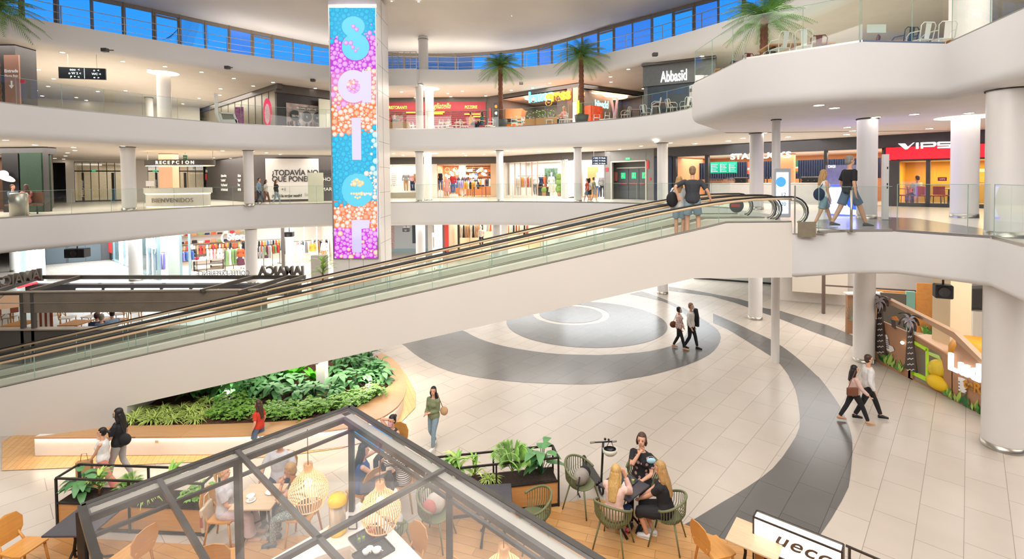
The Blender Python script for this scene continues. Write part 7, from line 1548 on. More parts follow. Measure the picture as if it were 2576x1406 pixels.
m_=MB(); m_.sph((.03,-.04,1.12),.025,BLACK,8,6); m_.sph((.1,-.04,1.1),.022,BLACK,8,6); m_.build('bell',t)
t=thing('helmet','pale bicycle helmet hanging upside down from the scooter handlebar','helmet',(1.78,9.08,.93)); m_=MB(); m_.lathe((0,0,-.09),[(0,0),(.07,.01),(.115,.06),(.12,.13),(.11,.13),(.1,.07),(0,.03)],mat('helmet_shell','#d9d5c4',.35),24,sx=1.15,sy=.9); m_.build('helmet_shell',t); MB().lathe((0,0,-.05),[(0,0),(.1,.05),(.1,.095)],BLACK,20,sx=1.1,sy=.85).build('helmet_lining',t); MB().tube([(-.08,0,.03),(-.02,0,.16),(.03,0,.16),(.08,0,.03)],.006,BLACK,5).build('strap',t)
t=thing('backpack','grey fabric backpack with dark strap lying in the left armchair','bag',(1.2,8.84,.47),.5); MB().sph((0,0,.12),(.17,.12,.15),cloth('bag_grey','#9c948a'),16,12).build('bag_body',t); MB().sph((.12,.05,.14),(.12,.1,.12),cloth('bag_black','#25262c'),12,10).build('jacket',t); MB().tube([(-.1,-.1,.2),(-.2,-.18,.0),(-.2,-.25,-.06)],.012,cloth('bag_black','#25262c'),6).build('strap',t)
for x,y,c,lb,s in((-1.33,8.1,'#c9bfb4','pale fabric bag in the olive armchair beside the tank top woman',.16),(-1.25,8.22,'#a9774f','brown paper bag standing in the olive armchair',.15),(-1.42,7.98,'#c0706a','pink scarf draped over the olive armchair',.12)):
    t=thing('handbag',lb,'bag',(x,y,.62)); MB().sph((0,0,0),(s,s*.7,s*1.1),cloth('bag'+c,c),14,10).build('bag_body',t)
t=thing('tote_bag','cream tote bag with red print hanging from the blonde woman chair','bag',(-5.1,8.02,.62)); MB().box((0,0,-.12),(.06,.28,.42),cloth('tote_cream','#dccbb4'),rx=.1).build('bag_body',t,bevel=.02); MB().box((-.0,-.145,-.12),(.04,.004,.2),mat('tote_print','#a9544e',.6)).build('print',t); MB().tube([(0,-.08,.08),(0,-.05,.24),(0,.05,.24),(0,.08,.08)],.008,MATS['tote_cream'],5).build('strap',t)
def metal_chair(m):
    t=thing('metal_chair','x','chair'); MB().box((0,0,.45),(.38,.38,.02),m).build('seat',t,bevel=.008); m_=MB(); m_.tube([(-.19,-.18,.45),(-.21,-.25,.8),(-.15,-.27,.87),(.15,-.27,.87),(.21,-.25,.8),(.19,-.18,.45)],.014,m,6); m_.add([(-.07,-.19,.46),(.07,-.19,.46),(.08,-.265,.86),(-.08,-.265,.86)],[(0,1,2,3)],m); m_.build('backrest',t)
    for s in(-1,1):
        MB().tube([(.2*s,-.22,.66),(.24*s,.05,.68),(.22*s,.18,.6),(.2*s,.2,.42)],.013,m,6).build('arm',t)
        for y in(-.17,.17):MB().tube([(.17*s,y,.45),(.22*s,y*1.3,0)],.014,m,6).build('leg',t)
    return t
MW=mat('chair_metal_white','#d8dad2',.4,.1); MM=mat('chair_metal_maroon','#6b2f30',.4,.1); MK=mat('chair_metal_dark','#35414a',.4,.1)
def put2(proto,lst):
    for i,(x,y,Y,rz,lb)in enumerate(lst):
        p=V((x-1288)/CF*Y,Y,F2)
        if i==0:proto.location=p; proto.rotation_euler.z=rz; proto['label']=lb
        else:dup(proto,p,rz,lb)
put2(metal_chair(MW),[(1960,0,14.2,.2,'white metal armchair facing the long table beside the right palm'),(2020,0,14.0,-.5,'white metal armchair at the balcony glass, left of the paper notice'),(2310,0,13.5,.1,'white metal armchair left of the thick column on the balcony'),(2365,0,13.4,-.2,'white metal armchair touching the thick column on the balcony'),(1930,0,15.4,1.4,'white metal armchair just behind the right palm trunk'),(1650,0,25.2,1.2,'white metal chair on the far terrace left of the slate block table'),(1690,0,25.6,-1.3,'white metal chair on the far terrace right of the slate block table'),(1725,0,25.2,.3,'white metal chair nearest the balcony corner on the far terrace'),(1575,0,28.3,.9,'white metal chair left of the orange post'),(1625,0,27.6,-.9,'white metal chair right of the orange post')])
put2(metal_chair(MM),[(2052,0,14.6,-.3,'maroon metal chair at the end of the long balcony table'),(1868,0,16.6,.3,'maroon metal chair left of the right palm trunk'),(1905,0,16.8,-.2,'maroon metal chair just left of the right palm trunk, further back'),(2180,0,14.6,.8,'maroon metal chair behind the white paper notice')])
put2(metal_chair(MK),[(2270,0,13.9,.1,'dark metal chair on the balcony right of the paper notice'),(1830,0,17.6,.6,'dark metal chair at the balcony corner glass')])
def long_table(x,Y,w,rz,lb):
    t=thing('terrace_table',lb,'table',((x-1288)/CF*Y,Y,F2),rz); MB().box((0,0,.74),(w,.8,.04),SHELF).build('table_top',t)
    for s in(-1,1):MB().box((s*w*.38,0,.36),(.08,.5,.72),BLACK).build('leg',t)
long_table(2000,15.1,1.9,-.1,'long wooden table on the balcony right of the palm'); long_table(2235,14.9,2.2,0,'long wooden table behind the paper notice'); long_table(1852,18.2,1.5,-.3,'wooden table near the balcony corner'); long_table(1670,26.2,1.0,0,'small wooden table before the slate block'); long_table(1600,28.6,.8,0,'small wooden table by the orange post'); long_table(2350,14.8,1.2,0,'wooden table against the thick column')
t=thing('paper_notice','white paper notice taped inside the balcony glass','notice'); p=UY(2205,72,12.15); MB().box(p,(.46,.01,.2),mat('paper_pale','#dfe2d6',.6)).build('sheet',t)
def plastic_chair():
    t=thing('plastic_chair','white plastic chair on the restaurant terrace behind the far gallery glass','chair',group='white plastic chairs on the far terrace'); PW_=mat('plastic_white','#e6e6e4',.35); MB().box((0,0,.45),(.42,.42,.04),PW_).build('seat',t,bevel=.01); m_=MB(); m_.tube([(-.19,-.2,.45),(-.18,-.27,.85),(.18,-.27,.85),(.19,-.2,.45)],.02,PW_,6); m_.tube([(-.18,-.24,.66),(.18,-.24,.66)],.03,PW_,6); m_.build('backrest',t)
    for s in(-1,1):
        for y in(-.17,.17):MB().bar((.17*s,y,.44),(.2*s,y*1.2,0),.035,.035,PW_).build('leg',t)
    return t
pcs=plastic_chair(); rr=random.Random(8)
for i,(x,Y)in enumerate(((1105,33.2),(1122,33.0),(1135,34.5),(1150,33.0),(1170,33.4),(1232,33.2),(1245,34.0),(1296,32),(1308,32.6),(1325,31.8),(1338,32.4),(1385,30.6),(1400,31.2),(1418,30.4),(1432,30.2),(1522,30.5),(1535,30.3),(1500,31.5),(1015,34.5),(1030,34.8),(1045,34.6))):
    p=V((x-1288)/CF*Y,Y,F2)
    if i==0:pcs.location=p; pcs.rotation_euler.z=1
    else:dup(pcs,p,rr.uniform(0,6.2))
for i,(x,Y)in enumerate(((1120,34),(1160,33.8),(1205,33.0),(1315,33),(1408,31.6),(1035,35.4))):
    p=V((x-1288)/CF*Y,Y,F2)
    if i==0:tt=thing('terrace_table','small pale table on the restaurant terrace behind the far gallery glass','table',p,0,'small tables on the far terrace'); MB().box((0,0,.74),(.7,.7,.03),BGT).build('table_top',tt); MB().bar((0,0,0),(0,0,.73),.06,.06,BLACK).build('leg',tt)
    else:dup(tt,p,.4*i)
for x,Y,w,lb in((1000,32.0,1.6,'wooden planter with green shrubs beside the led tower, upper terrace'),(1352,31.2,1.5,'wooden planter with green shrubs left end, before the noodle bar'),(1376,30.8,1.3,'wooden planter with green shrubs right end, before the noodle bar')):
    t=thing('planter_box',lb,'planter',((x-1288)/CF*Y,Y,F2)); MB().box((0,0,.3),(w,.4,.6),OAK).build('wood_panel',t); m_=MB(); r2=random.Random(x)
    for k in range(90):
        c=V(r2.uniform(-w/2,w/2)*.9,r2.uniform(-.18,.18),.6+r2.uniform(0,.5)); a=r2.uniform(0,6.28); d_=V(math.cos(a),math.sin(a),r2.uniform(.1,.8))*.13; s_=d_.cross(V(0,0,1)).normalized()*.045; m_.add([c,c+d_*.5+s_,c+d_,c+d_*.5-s_],[(0,1,2,3)],mat('shrub_green','#6a9a3a',.5,noise=.4,scale=6))
    m_.build('shrub_leaves',t)
# ==========================================================
def leafmat(n,c,s=6):return mat(n,c,.45,noise=.35,scale=s)
LG1=leafmat('grass_lime','#c2d872'); LG2=leafmat('ivy_green','#86b84e'); LG3=leafmat('broad_leaf_green','#5d9458'); LG4=leafmat('strap_leaf_bright','#6fd036'); LG5=leafmat('maroon_leaf','#5e2b30'); LG6=leafmat('deep_green','#2f5d38'); PALM=leafmat('palm_green','#6b9450',3); TRK=mat('palm_trunk','#7a4a34',.8,noise=.45,scale=14,bump=1.0)
def blade(mb,base,a,L,w,up,droop,m,n=4,lobes=0):
    dx,dy=math.cos(a),math.sin(a); sx,sy=-dy,dx; vs=[]
    for i in range(n+1):
        s=i/n; r=L*s*math.cos(up*(1-.2*s)); z=L*(s*math.sin(up)-droop*s*s); ww=w*math.sin(pi*min(1,.12+s*.86))**.8
        p=base+V(dx*r,dy*r,z); vs+=[p+V(sx*ww,sy*ww,.1*ww),p-V(sx*ww,sy*ww,-.1*ww)]
    mb.add(vs,[(2*i,2*i+1,2*i+3,2*i+2)for i in range(n)],m,True)
def clump(kind,seed):
    rr=random.Random(seed); mb=MB(); z0=V(0,0,0)
    if kind=='grass':
        for i in range(70):blade(mb,V(rr.uniform(-.05,.05),rr.uniform(-.05,.05),0),rr.uniform(0,6.28),rr.uniform(.28,.5),.011,rr.uniform(.7,1.35),rr.uniform(.5,.95),LG1,5)
    elif kind=='ivy':
        for i in range(75):
            c=V(rr.gauss(0,.11),rr.gauss(0,.11),rr.uniform(.04,.24)); a=rr.uniform(0,6.28)
            for k in range(3):blade(mb,c,a+(k-1)*.9,.07,.028,rr.uniform(-.1,.5),.4,LG2,2)
        for i in range(12):mb.tube([(0,0,0),(rr.gauss(0,.12),rr.gauss(0,.12),.2)],.004,LG6,4)
    elif kind=='broad':
        for i in range(26):
            a=rr.uniform(0,6.28); r=rr.uniform(.03,.16); z=rr.uniform(.1,.42); c=V(r*math.cos(a),r*math.sin(a),z); mb.tube([(0,0,0),c],.006,LG6,4); blade(mb,c,a,rr.uniform(.2,.3),.065,rr.uniform(.1,.7),rr.uniform(.5,.9),LG3,5)
    elif kind=='strap':
        for i in range(16):blade(mb,z0,rr.uniform(0,6.28),rr.uniform(.5,.8),.07,rr.uniform(.9,1.4),.35,LG4,6)
    elif kind=='maroon':
        for i in range(18):a=rr.uniform(0,6.28); blade(mb,V(.05*math.cos(a),.05*math.sin(a),rr.uniform(.1,.3)),a,.22,.06,rr.uniform(.3,1),.6,LG5,4)
    elif kind=='dracaena':
        mb.tube([(0,0,0),(0,0,.2)],.02,TRK,6)
        for i in range(34):blade(mb,V(0,0,.12+.01*i),rr.uniform(0,6.28),rr.uniform(.3,.42),.024,rr.uniform(.5,1.3),.5,LG1 if i%3==0 else LG2,5)
    elif kind=='areca':
        for i in range(13):
            a=rr.uniform(0,6.28); up=rr.uniform(.9,1.4); P=[V(math.cos(a)*.5*s*math.cos(up),math.sin(a)*.5*s*math.cos(up),.1+.62*s*math.sin(up)-.2*s*s)for s in(0,.25,.5,.75,1)]; mb.tube(P,.005,LG2,4)
            for j in range(14):
                s=.3+.7*j/14; i_=min(3,int(s*4)); p=P[i_]+(P[i_+1]-P[i_])*(s*4-i_)
                for sg in(-1,1):blade(mb,p,a+sg*1.0,.17,.01,.35,.5,LG2,2)
    return mb
LB={'grass':('grass_clump','lime green arching grass clump in the planted bed beside the walkway','lime grass clumps in the planted bed'),'ivy':('leafy_ground_plant','low mid green lobed leaf plant along the planted bed edge','lobed leaf plants in the planted bed'),'broad':('broad_leaf_plant','dark green broad leaf plant growing in the planted bed','broad leaf plants in the planted bed'),'strap':('strap_leaf_plant','bright green upright strap leaf plant in the planted bed middle','bright strap leaf plants'),'maroon':('maroon_leaf_plant','small maroon leaved plant at the far tip of the planted bed','maroon plants at the bed tip')}
beds={'grass':[(345,1052),(372,1050),(398,1056),(425,1048),(450,1053),(478,1046),(505,1052),(528,1040),(360,1036),(410,1034),(455,1030),(500,1028),(520,1012),(386,1062),(436,1062),(490,1061),(335,1062)],'ivy':[(545,1052),(572,1045),(598,1055),(620,1040),(648,1052),(675,1044),(700,1052),(725,1045),(750,1052),(775,1044),(800,1040),(556,1030),(590,1028),(632,1024),(690,1030),(735,1030),(780,1026),(826,1032),(850,1024),(880,1030),(905,1018),(925,1004),(945,1000),(868,1012),(898,1000),(935,985),(610,1010),(570,1014)],'broad':[(560,1000),(590,992),(640,1000),(662,985),(688,1005),(712,990),(745,1010),(765,985),(790,1005),(700,965),(650,970),(610,985),(838,1005),(852,985),(868,960),(890,980),(915,965),(940,955),(930,930),(905,935),(885,925),(960,965),(955,940),(860,930),(900,915),(925,912),(842,950),(540,985),(600,965),(575,975),(480,1000),(510,990)],'strap':[(715,945),(735,960),(755,940),(700,950),(790,960)],'maroon':[(884,905),(905,900),(925,902)]}
rr=random.Random(12)
for kind,lst in beds.items():
    protos=[]
    for k in range(2):
        o=clump(kind,10+k).build(LB[kind][0]); tag(o,LB[kind][1],'plant',LB[kind][2]); protos.append(o)
    for i,(x,y)in enumerate(lst):
        p=U(x,y,.42); o=protos[i]if i<2 else protos[i%2].copy()
        if i>=2:COL.objects.link(o)
        s=rr.uniform(.85,1.2); o.location=p; o.rotation_euler.z=rr.uniform(0,6.28); o.scale=(s,s,s*rr.uniform(.85,1.1))
for x,y,lb in((579,1000,'small bright ground spotlight among the broad leaf plants, mid bed'),(930,972,'small bright ground spotlight near the rounded tip of the bed')):
    t=thing('garden_spotlight',lb,'spotlight',U(x,y,.42)); MB().bar((0,0,0),(0,0,.16),.02,.02,BLACK).build('stake',t); MB().sph((0,-.01,.2),.035,mat('spot_glow','#fff6e6',.5,emit=12),10,8).build('lamp_head',t); l=bpy.data.lights.new('garden_spot','POINT'); l.energy=12; l.color=(1,.95,.85); l.shadow_soft_size=.05; o=bpy.data.objects.new('garden_spot',l); o.location=t.location+V(0,-.1,.3); COL.objects.link(o)
def in_planter(PL,lst):
    _,A,d,n,L=PL
    for s,kind,sc,lb in lst:
        o=clump(kind,int(s*100)).build('potted_'+{'broad':'leafy_plant','areca':'palm','dracaena':'dracaena','ivy':'leafy_plant','grass':'spider_plant'}[kind]); tag(o,lb,'plant'); p=A+d*(L*s)+n*.21; o.location=(p.x,p.y,.49); o.scale=(sc,)*3; o.rotation_euler.z=s*9
in_planter(PL2,[(.06,'broad',1.0,'leafy plant at the left end of the middle planter, under the glass roof'),(.2,'dracaena',1.1,'yellow striped upright dracaena in the middle planter'),(.34,'dracaena',.9,'striped leaf plant second from left in the middle planter'),(.46,'grass',.8,'small grassy plant beside the planter centre post'),(.64,'areca',1.25,'tall feathery palm in the middle planter'),(.88,'broad',1.25,'glossy dark leafy plant at the right end of the middle planter')])
in_planter(PL1,[(.1,'broad',1.0,'dark leafy plant at the left end of the left planter'),(.22,'dracaena',.8,'short spiky green plant second in the left planter'),(.45,'areca',.8,'feathery plant in the middle of the left planter'),(.55,'grass',1.0,'lime spider plant in the left planter under the roof'),(.72,'dracaena',1.0,'upright reddish green spiky plant in the left planter'),(.9,'ivy',1.0,'trailing small leaf plant at the right end of the left planter')])
o=clump('dracaena',5).build('potted_dracaena'); tag(o,'dark green spiky plant beside the tower foot above the walkway','plant'); o.location=(UY(812,690,22).x,22,1.5); o.scale=(2.2,)*3
t=thing('plant_pot','tall white pot under the spiky plant by the tower foot','pot',(o.location.x,22,0)); MB().lathe((0,0,0),[(0,0),(.3,0),(.4,1.5),(.34,1.5),(0,1.45)],WHITE,24).build('pot_body',t)
def palm(label,loc,H_,R_,seed,potm=None):
    t=thing('palm_tree',label,'palm tree',loc); rr=random.Random(seed); m_=MB(); N=26
    P=[V(0,0,H_*i/N)for i in range(N+1)]; m_.tube(P,[.15+(.025 if i%2 else 0)-.03*i/N for i in range(N+1)],TRK,14); m_.build('trunk',t)
    m_=MB(); m_.sph((0,0,H_),(.17,.17,.22),mat('palm_orange_base','#b8642a',.7,noise=.4,scale=16),14,10); m_.build('crown_base',t); m_=MB()
    for i in range(46):
        a=i*2.399+rr.uniform(-.2,.2); lv=i/46; up=1.35-1.75*lv; L=R_*rr.uniform(.85,1.08); P=[]
        for k in range(8):
            s=k/7; r=L*s*math.cos(up*(1-.3*s)); z=L*(s*math.sin(up)-.55*s*s*(1 if up>-.2 else.5)); P.append(V(math.cos(a)*r,math.sin(a)*r,H_+.12+z))
        m_.tube(P,[.014-.0015*k for k in range(8)],LG2,4)
        for j in range(1,26):
            s=j/26; q=s*7; i_=min(6,int(q)); p=P[i_]+(P[i_+1]-P[i_])*(q-i_); T=(P[i_+1]-P[i_]).normalized(); side=T.cross(V(0,0,1)).normalized(); ln=.42*math.sin(pi*(.15+.8*s))*R_/1.5
            for sg in(-1,1):
                e_=p+(side*sg*.75+T*.65+V(0,0,-.35)).normalized()*ln; w_=T*.02; m_.add([p-w_,p+w_,e_],[(0,1,2)],PALM)
    m_.build('fronds',t)
    if potm:MB().lathe((0,0,0),[(0,0),(.34,0),(.42,.55),(.36,.56),(0,.5)],potm,24).build('pot',t)
    return t
POTG=mat('pot_grey','#5c5a57',.5,noise=.05)
palm('palm tree in a grey pot nearest the led tower, upper terrace',(UY(1260,310,30.9).x,30.9,F2),3.75,1.6,1,POTG)
palm('palm tree in a grey pot before the noodle bar corner, upper terrace',(UY(1463,300,29.0).x,29.0,F2),3.85,1.75,2,POTG)
palm('palm tree among the balcony tables at upper right',(UY(1922,100,19).x,19,F2),2.75,1.75,3)
palm('palm tree whose fronds reach in at the upper left corner',(UY(-12,20,19.5).x-.2,19.6,F2),3.7,1.7,4)
# ==========================================================
C={k:cloth('cloth_'+k,v)for k,v in{'black':'#222124','charcoal':'#3a3c40','white':'#e4e2de','grey':'#a9a6a2','palegrey':'#c4c2c6','lilac':'#cfb9bd','pink':'#e6bfb0','rose':'#d9897f','denim':'#8aa0ac','jeans':'#5f7188','navy':'#25324e','blue':'#2b4b86','red':'#d2402a','olive':'#7f8763','tan':'#c9a178','yellow':'#e0a41c','teal':'#2a5c5e','ltblue':'#8fa9c0','blush':'#e3c0b4','brown':'#7a4a32','cream':'#e0d0bd'}.items()}
C['pattern']=mat('pattern_trousers','#8f9a98',.8,noise=.5,scale=60); C['print']=mat('printed_black','#2a2226',.8,noise=.0);
def striped(name,a,b_,sc):
    m=bpy.data.materials.new(name); m.use_nodes=True; nt=m.node_tree; tc=nt.nodes.new('ShaderNodeTexCoord'); w=nt.nodes.new('ShaderNodeTexWave'); w.bands_direction='Z'; w.inputs['Scale'].default_value=sc; r=nt.nodes.new('ShaderNodeValToRGB'); r.color_ramp.interpolation='CONSTANT'
    r.color_ramp.elements[0].color=(*lin(a),1); r.color_ramp.elements[1].color=(*lin(b_),1); r.color_ramp.elements[1].position=.55; nt.links.new(tc.outputs['Object'],w.inputs[0]); nt.links.new(w.outputs[1],r.inputs[0]); nt.links.new(r.outputs[0],nt.nodes['Principled BSDF'].inputs[0]); return m
STR=striped('striped_shirt','#4a4648','#e2dcd8',9)
def spotted(name,a,b_,sc):
    m=bpy.data.materials.new(name); m.use_nodes=True; nt=m.node_tree; tc=nt.nodes.new('ShaderNodeTexCoord'); w=nt.nodes.new('ShaderNodeTexVoronoi'); w.inputs['Scale'].default_value=sc; r=nt.nodes.new('ShaderNodeValToRGB'); r.color_ramp.interpolation='CONSTANT'
    r.color_ramp.elements[0].color=(*lin(b_),1); r.color_ramp.elements[1].color=(*lin(a),1); r.color_ramp.elements[1].position=.32; nt.links.new(tc.outputs['Object'],w.inputs[0]); nt.links.new(w.outputs[0],r.inputs[0]); nt.links.new(r.outputs[0],nt.nodes['Principled BSDF'].inputs[0]); nt.nodes['Principled BSDF'].inputs['Roughness'].default_value=.8; return m
PRT=spotted('printed_shirt','#1d1b1f','#b08a84',11); DOT=spotted('dotted_blouse','#e2cfc8','#a8625a',16); LEO=spotted('speckled_trousers','#788583','#c3c8c2',40)
SH={'w':mat('shoe_white','#ecebe8',.5),'b':mat('shoe_black','#1c1b1c',.4),'t':mat('shoe_tan','#cf9f78',.5),'g':mat('shoe_grey','#55565c',.5)}
def foot(x,y,z=0):return U(x,y,z)
def hpx(yh,yf,p):return(yf-yh)/(CF/p.y)
def walk(k=1,a=.28):return dict(al=(-.09,a*k,.08+.03*(k<0)),ar=(.09,-a*k,.08+.03*(k>0)))
p=foot(1092,1124); person('woman in olive jacket and light jeans walking with a tan bag',p,148,hpx(970,1124,p),'f',('jacket',C['olive']),('trousers',C['denim']),SH['w'],('long',HB),hl=(-.02,.2,1.08),hr=(.1,.22,1.05),hy=25,hp=-8,**walk(1,.16))
t=thing('shoulder_bag','tan handbag at the hip of the woman in olive jacket','bag',(p.x+.24,p.y-.02,.83)); MB().sph((0,0,0),(.09,.06,.1),C['tan'],14,10).build('bag_body',t); MB().tube([(-.03,0,.08),(-.12,0,.32),(-.14,-.02,.42)],.008,C['brown'],5).build('strap',t)
p=foot(1708,877); person('woman in dotted pale blouse with blue mask, arm in arm with the tall suited man',p,-118,hpx(771,877,p),'f',('long',DOT),('trousers',C['black']),SH['t'],('bob',HB),mask=SURG,hl=(.1,.2,.95),hr=(.2,.1,.9),**walk(-1,.24)); t=thing('shoulder_bag','small dark round bag behind the woman in dotted blouse','bag',p+V(-.17,.08,.84)); MB().sph((0,0,0),(.13,.07,.12),C['brown'],12,8).build('bag_body',t); MB().tube([(0,0,.1),(.12,-.04,.42)],.008,C['brown'],5).build('strap',t)
p=foot(1738,877); person('tall man in white shirt with a black jacket, walking beside the woman in dotted blouse',p,-122,hpx(761,877,p),'m',('long',C['white']),('trousers',C['black']),SH['b'],('short',HS),mask=SURG,hl=(-.2,.1,.85),**walk(1,.22)); t=thing('jacket','black jacket hanging from the arm of the tall man in white shirt','jacket',p+V(.17,.02,1.0)); MB().tube([(0,0,.4),(.03,0,.1),(.05,0,-.2)],[(.07,.12),(.09,.15),(.07,.13)],C['black'],12).build('fabric',t)
p=foot(2148,1064); person('dark haired woman in pale blouse and black trousers striding right',p,-105,hpx(920,1068,p),'f',('long',C['blush']),('trousers',C['black']),SH['t'],('long',HB),hl=(-.3,.25,1.0),hr=(.2,.3,.95),**walk(-1,.36)); t=thing('shoulder_bag','brown leather bag at the hip of the striding dark haired woman','bag',p+V(-.18,-.2,.86)); MB().box((0,0,0),(.26,.08,.2),C['brown']).build('bag_body',t,bevel=.03); MB().tube([(-.1,0,.1),(.1,.04,.5)],.008,C['brown'],5).build('strap',t)
p=foot(2182,1062)+V(.12,.15,0); person('man in white shirt, light mask and black trousers behind the striding woman',p,-108,hpx(893,1058,p),'m',('long',C['white']),('trousers',C['black']),SH['b'],('short',HBR),mask=SURG,**walk(1,.34))
p=foot(303,1208); person('woman in black top with grey jeans and black bag, walking left',p,100,hpx(1023,1208,p),'f',('tshirt',C['black']),('trousers',C['grey']),SH['w'],('long',HB),mask=SURG,hl=(-.1,.3,1.1),**walk(1,.2)); t=thing('shoulder_bag','large black shoulder bag behind the woman in black top','bag',p+V(.18,-.08,.88)); MB().sph((0,0,0),(.12,.08,.12),C['black'],14,10).build('bag_body',t); MB().tube([(0,0,.12),(-.1,0,.42)],.01,C['black'],5).build('strap',t)
p=foot(262,1238); person('woman in white top and wide pink trousers holding a paper bag',p,112,hpx(1074,1240,p),'f',('sleeveless',C['white']),('wide',C['rose']),SH['w'],('pony',HB),hl=(.0,.32,.85),**walk(-1,.3)); t=thing('paper_bag','brown paper shopping bag carried by the woman in pink trousers','bag',p+V(-.28,-.1,.52),.3); MB().box((0,0,0),(.24,.1,.32),mat('kraft_paper','#b58c5e',.7)).build('bag_body',t); MB().tube([(-.06,0,.16),(-.04,0,.3),(.04,0,.3),(.06,0,.16)],.005,C['brown'],5).build('handle',t)
p=V((637-1288)/CF*10.75,10.75,0); person('girl with long brown hair in red shirt passing the bench',p,80,1.2,'f',('tshirt',C['red']),('shorts',C['jeans']),SH['w'],('verylong',HBR),mask=PMASK,**walk(1,.2))
p=V(-2.5,10.0,.012); person('girl with pink mask seated with arm behind her head',p,150,1.5,'f',('sleeveless',C['charcoal']),('trousers',C['black']),SH['b'],('bun',HB),mask=PMASK,sit=True,hr=(.12,-.05,1.22),er=(1,.2,.6),hl=(-.15,.3,.7))
X=UY(1742,500,12.3).x; zz=zt(X)-.265; p=V(X,12.3,zz); person('man in dark grey shirt and denim shorts leaning on the walkway handrail',p,-20,1.76,'m',('polo',C['charcoal']),('shorts',C['denim']),SH['g'],('short',HS),hr=(.42,.05,.93),hl=(-.34,-.06,1.02),el=(-1,-.6,0),al=(-.12,.06,.08),ar=(.14,.02,.1),lean=.08)
X=UY(1708,500,12.7).x; p=V(X,12.68,zt(X)-.265); person('woman in white top with black backpack beside the man on the walkway',p,-30,1.56,'f',('tshirt',C['white']),('shorts',C['denim']),SH['w'],('long',HBL2),face=True); t=thing('backpack','black backpack worn by the woman on the walkway','backpack',p+V(-.22,-.12,.98)); MB().sph((0,0,0),(.15,.12,.2),C['black'],14,10).build('bag_body',t); MB().tube([(0,.05,.18),(.1,.1,.3),(.16,.12,.1)],.014,C['black'],5).build('strap',t)
p=V((2072-1288)/CF*13.3,13.3,F1); person('girl in white top and pale shorts with navy bag walking on the landing',p,-95,1.53,'f',('sleeveless',C['white']),('shorts',C['denim']),SH['w'],('long',HBL2),hr=(.15,.1,.8),**walk(1,.3)); t=thing('shoulder_bag','navy bag at the back of the girl on the landing','bag',p+V(-.18,-.1,.88)); MB().sph((0,0,0),(.15,.1,.17),C['navy'],14,10).build('bag_body',t); MB().tube([(0,0,.14),(.12,0,.32)],.01,C['navy'],5).build('strap',t)
p=V((2137-1288)/CF*12.9,12.9,F1); person('tall man in black shirt and grey shorts striding on the landing',p,-92,1.88,'m',('polo',C['black']),('shorts',C['jeans']),SH['g'],('short',HG),hr=(.2,.02,.85),**walk(-1,.36))
for x,Y,hd,h,sx,tp,bt,hr_,lb in((652,30.4,-80,1.62,'m',('long',C['ltblue']),('trousers',C['navy']),('short',HB),'man in light blue shirt pushing the pushchair before the white poster'),(669,30.7,-80,1.5,'f',('tshirt',C['white']),('wide',C['brown']),('long',HB),'woman in white top and brown skirt trousers before the white poster'),(695,30.6,-85,1.5,'f',('long',C['black']),('trousers',C['denim']),('long',HBR),'woman in black top and pale jeans before the white poster'),(1477,28.6,80,1.38,'f',('tshirt',C['red']),('shorts',C['jeans']),('short',HBR),'girl in red top behind the walkers by the round column'),(1483,28.7,-60,1.4,'f',('tshirt',C['white']),('shorts',C['black']),('long',HB),'girl in white shirt and black shorts by the round column'),(1494,28.9,-85,1.45,'m',('tshirt',C['olive']),('shorts',C['grey']),('short',HBR),'boy in green shirt right of the round column')):
    person(lb,V((x-1288)/CF*Y,Y,F1),hd,h,sx,tp,bt,SH['w'],hr_,far=True,**walk(1,.22))
t=thing('pushchair','brown pushchair before the man in light blue shirt','pushchair',V((636-1288)/CF*30.2,30.2,F1)); MB().sph((0,0,.55),(.25,.22,.28),C['brown'],12,10).build('seat',t); m_=MB(); m_.tube([(-.3,0,.1),(0,0,.5),(.38,0,1.0)],.02,BLACK,6); m_.tube([(.3,0,.1),(-.1,0,.6)],.02,BLACK,6); m_.build('frame',t); [MB().tube([(x+.11*math.cos(k*pi/8),y,.12+.11*math.sin(k*pi/8))for k in range(16)],.02,BLACK,5,closed=True).build('wheel',t)for x in(-.3,.3)for y in(-.2,.2)]
seats=[((32-1288)/CF*22.6,22.6,F1,-90,'m',C['jeans'],HBR,'person in grey blue seated at the left bar, further left'),((66-1288)/CF*22.6,22.6,F1,70,'f',C['rose'],HBR,'person in pink seated at the left bar, next to the black pier'),(FE.at(2308,-.7,0).x,FE.at(2308,-.7,0).y,F1,0,'m',C['cream'],HBR,'man in pale shirt seated with his back to the restaurant glass'),((1187-1288)/CF*33,33,F2,-85,'m',C['yellow'],HB,'man in yellow shirt seated on the upper terrace'),((1214-1288)/CF*33,33,F2,85,'f',C['teal'],HB,'person in teal top facing the man in yellow'),((996-1288)/CF*34,34,F2,160,'m',C['black'],HB,'dark dressed person seated beside the led tower, upper terrace'),((1420-1288)/CF*31,31,F2,120,'f',C['rose'],HBL2,'blonde person in pink seated beside the lit strip, upper terrace'),((233-1288)/CF*17.7,17.7,0,20,'m',C['navy'],HBR,'man in navy polo seated in the dark framed kiosk'),((245-1288)/CF*17.5,17.5,0,0,'m',C['jeans'],HG,'grey haired man in blue seated with his back to us in the dark kiosk'),((272-1288)/CF*18.0,18.0,0,60,'m',C['ltblue'],HB,'person in pale blue shirt leaning on the kiosk table')]
for x,y,z,hd,sx,c,hr_,lb in seats:person(lb,V(x,y,z+.012),hd,1.7,sx,('tshirt',c),('trousers',C['navy']),SH['b'],('short' if sx=='m' else 'long',hr_),far=True,sit=True,hl=(-.15,.35,.78),hr=(.15,.35,.78))
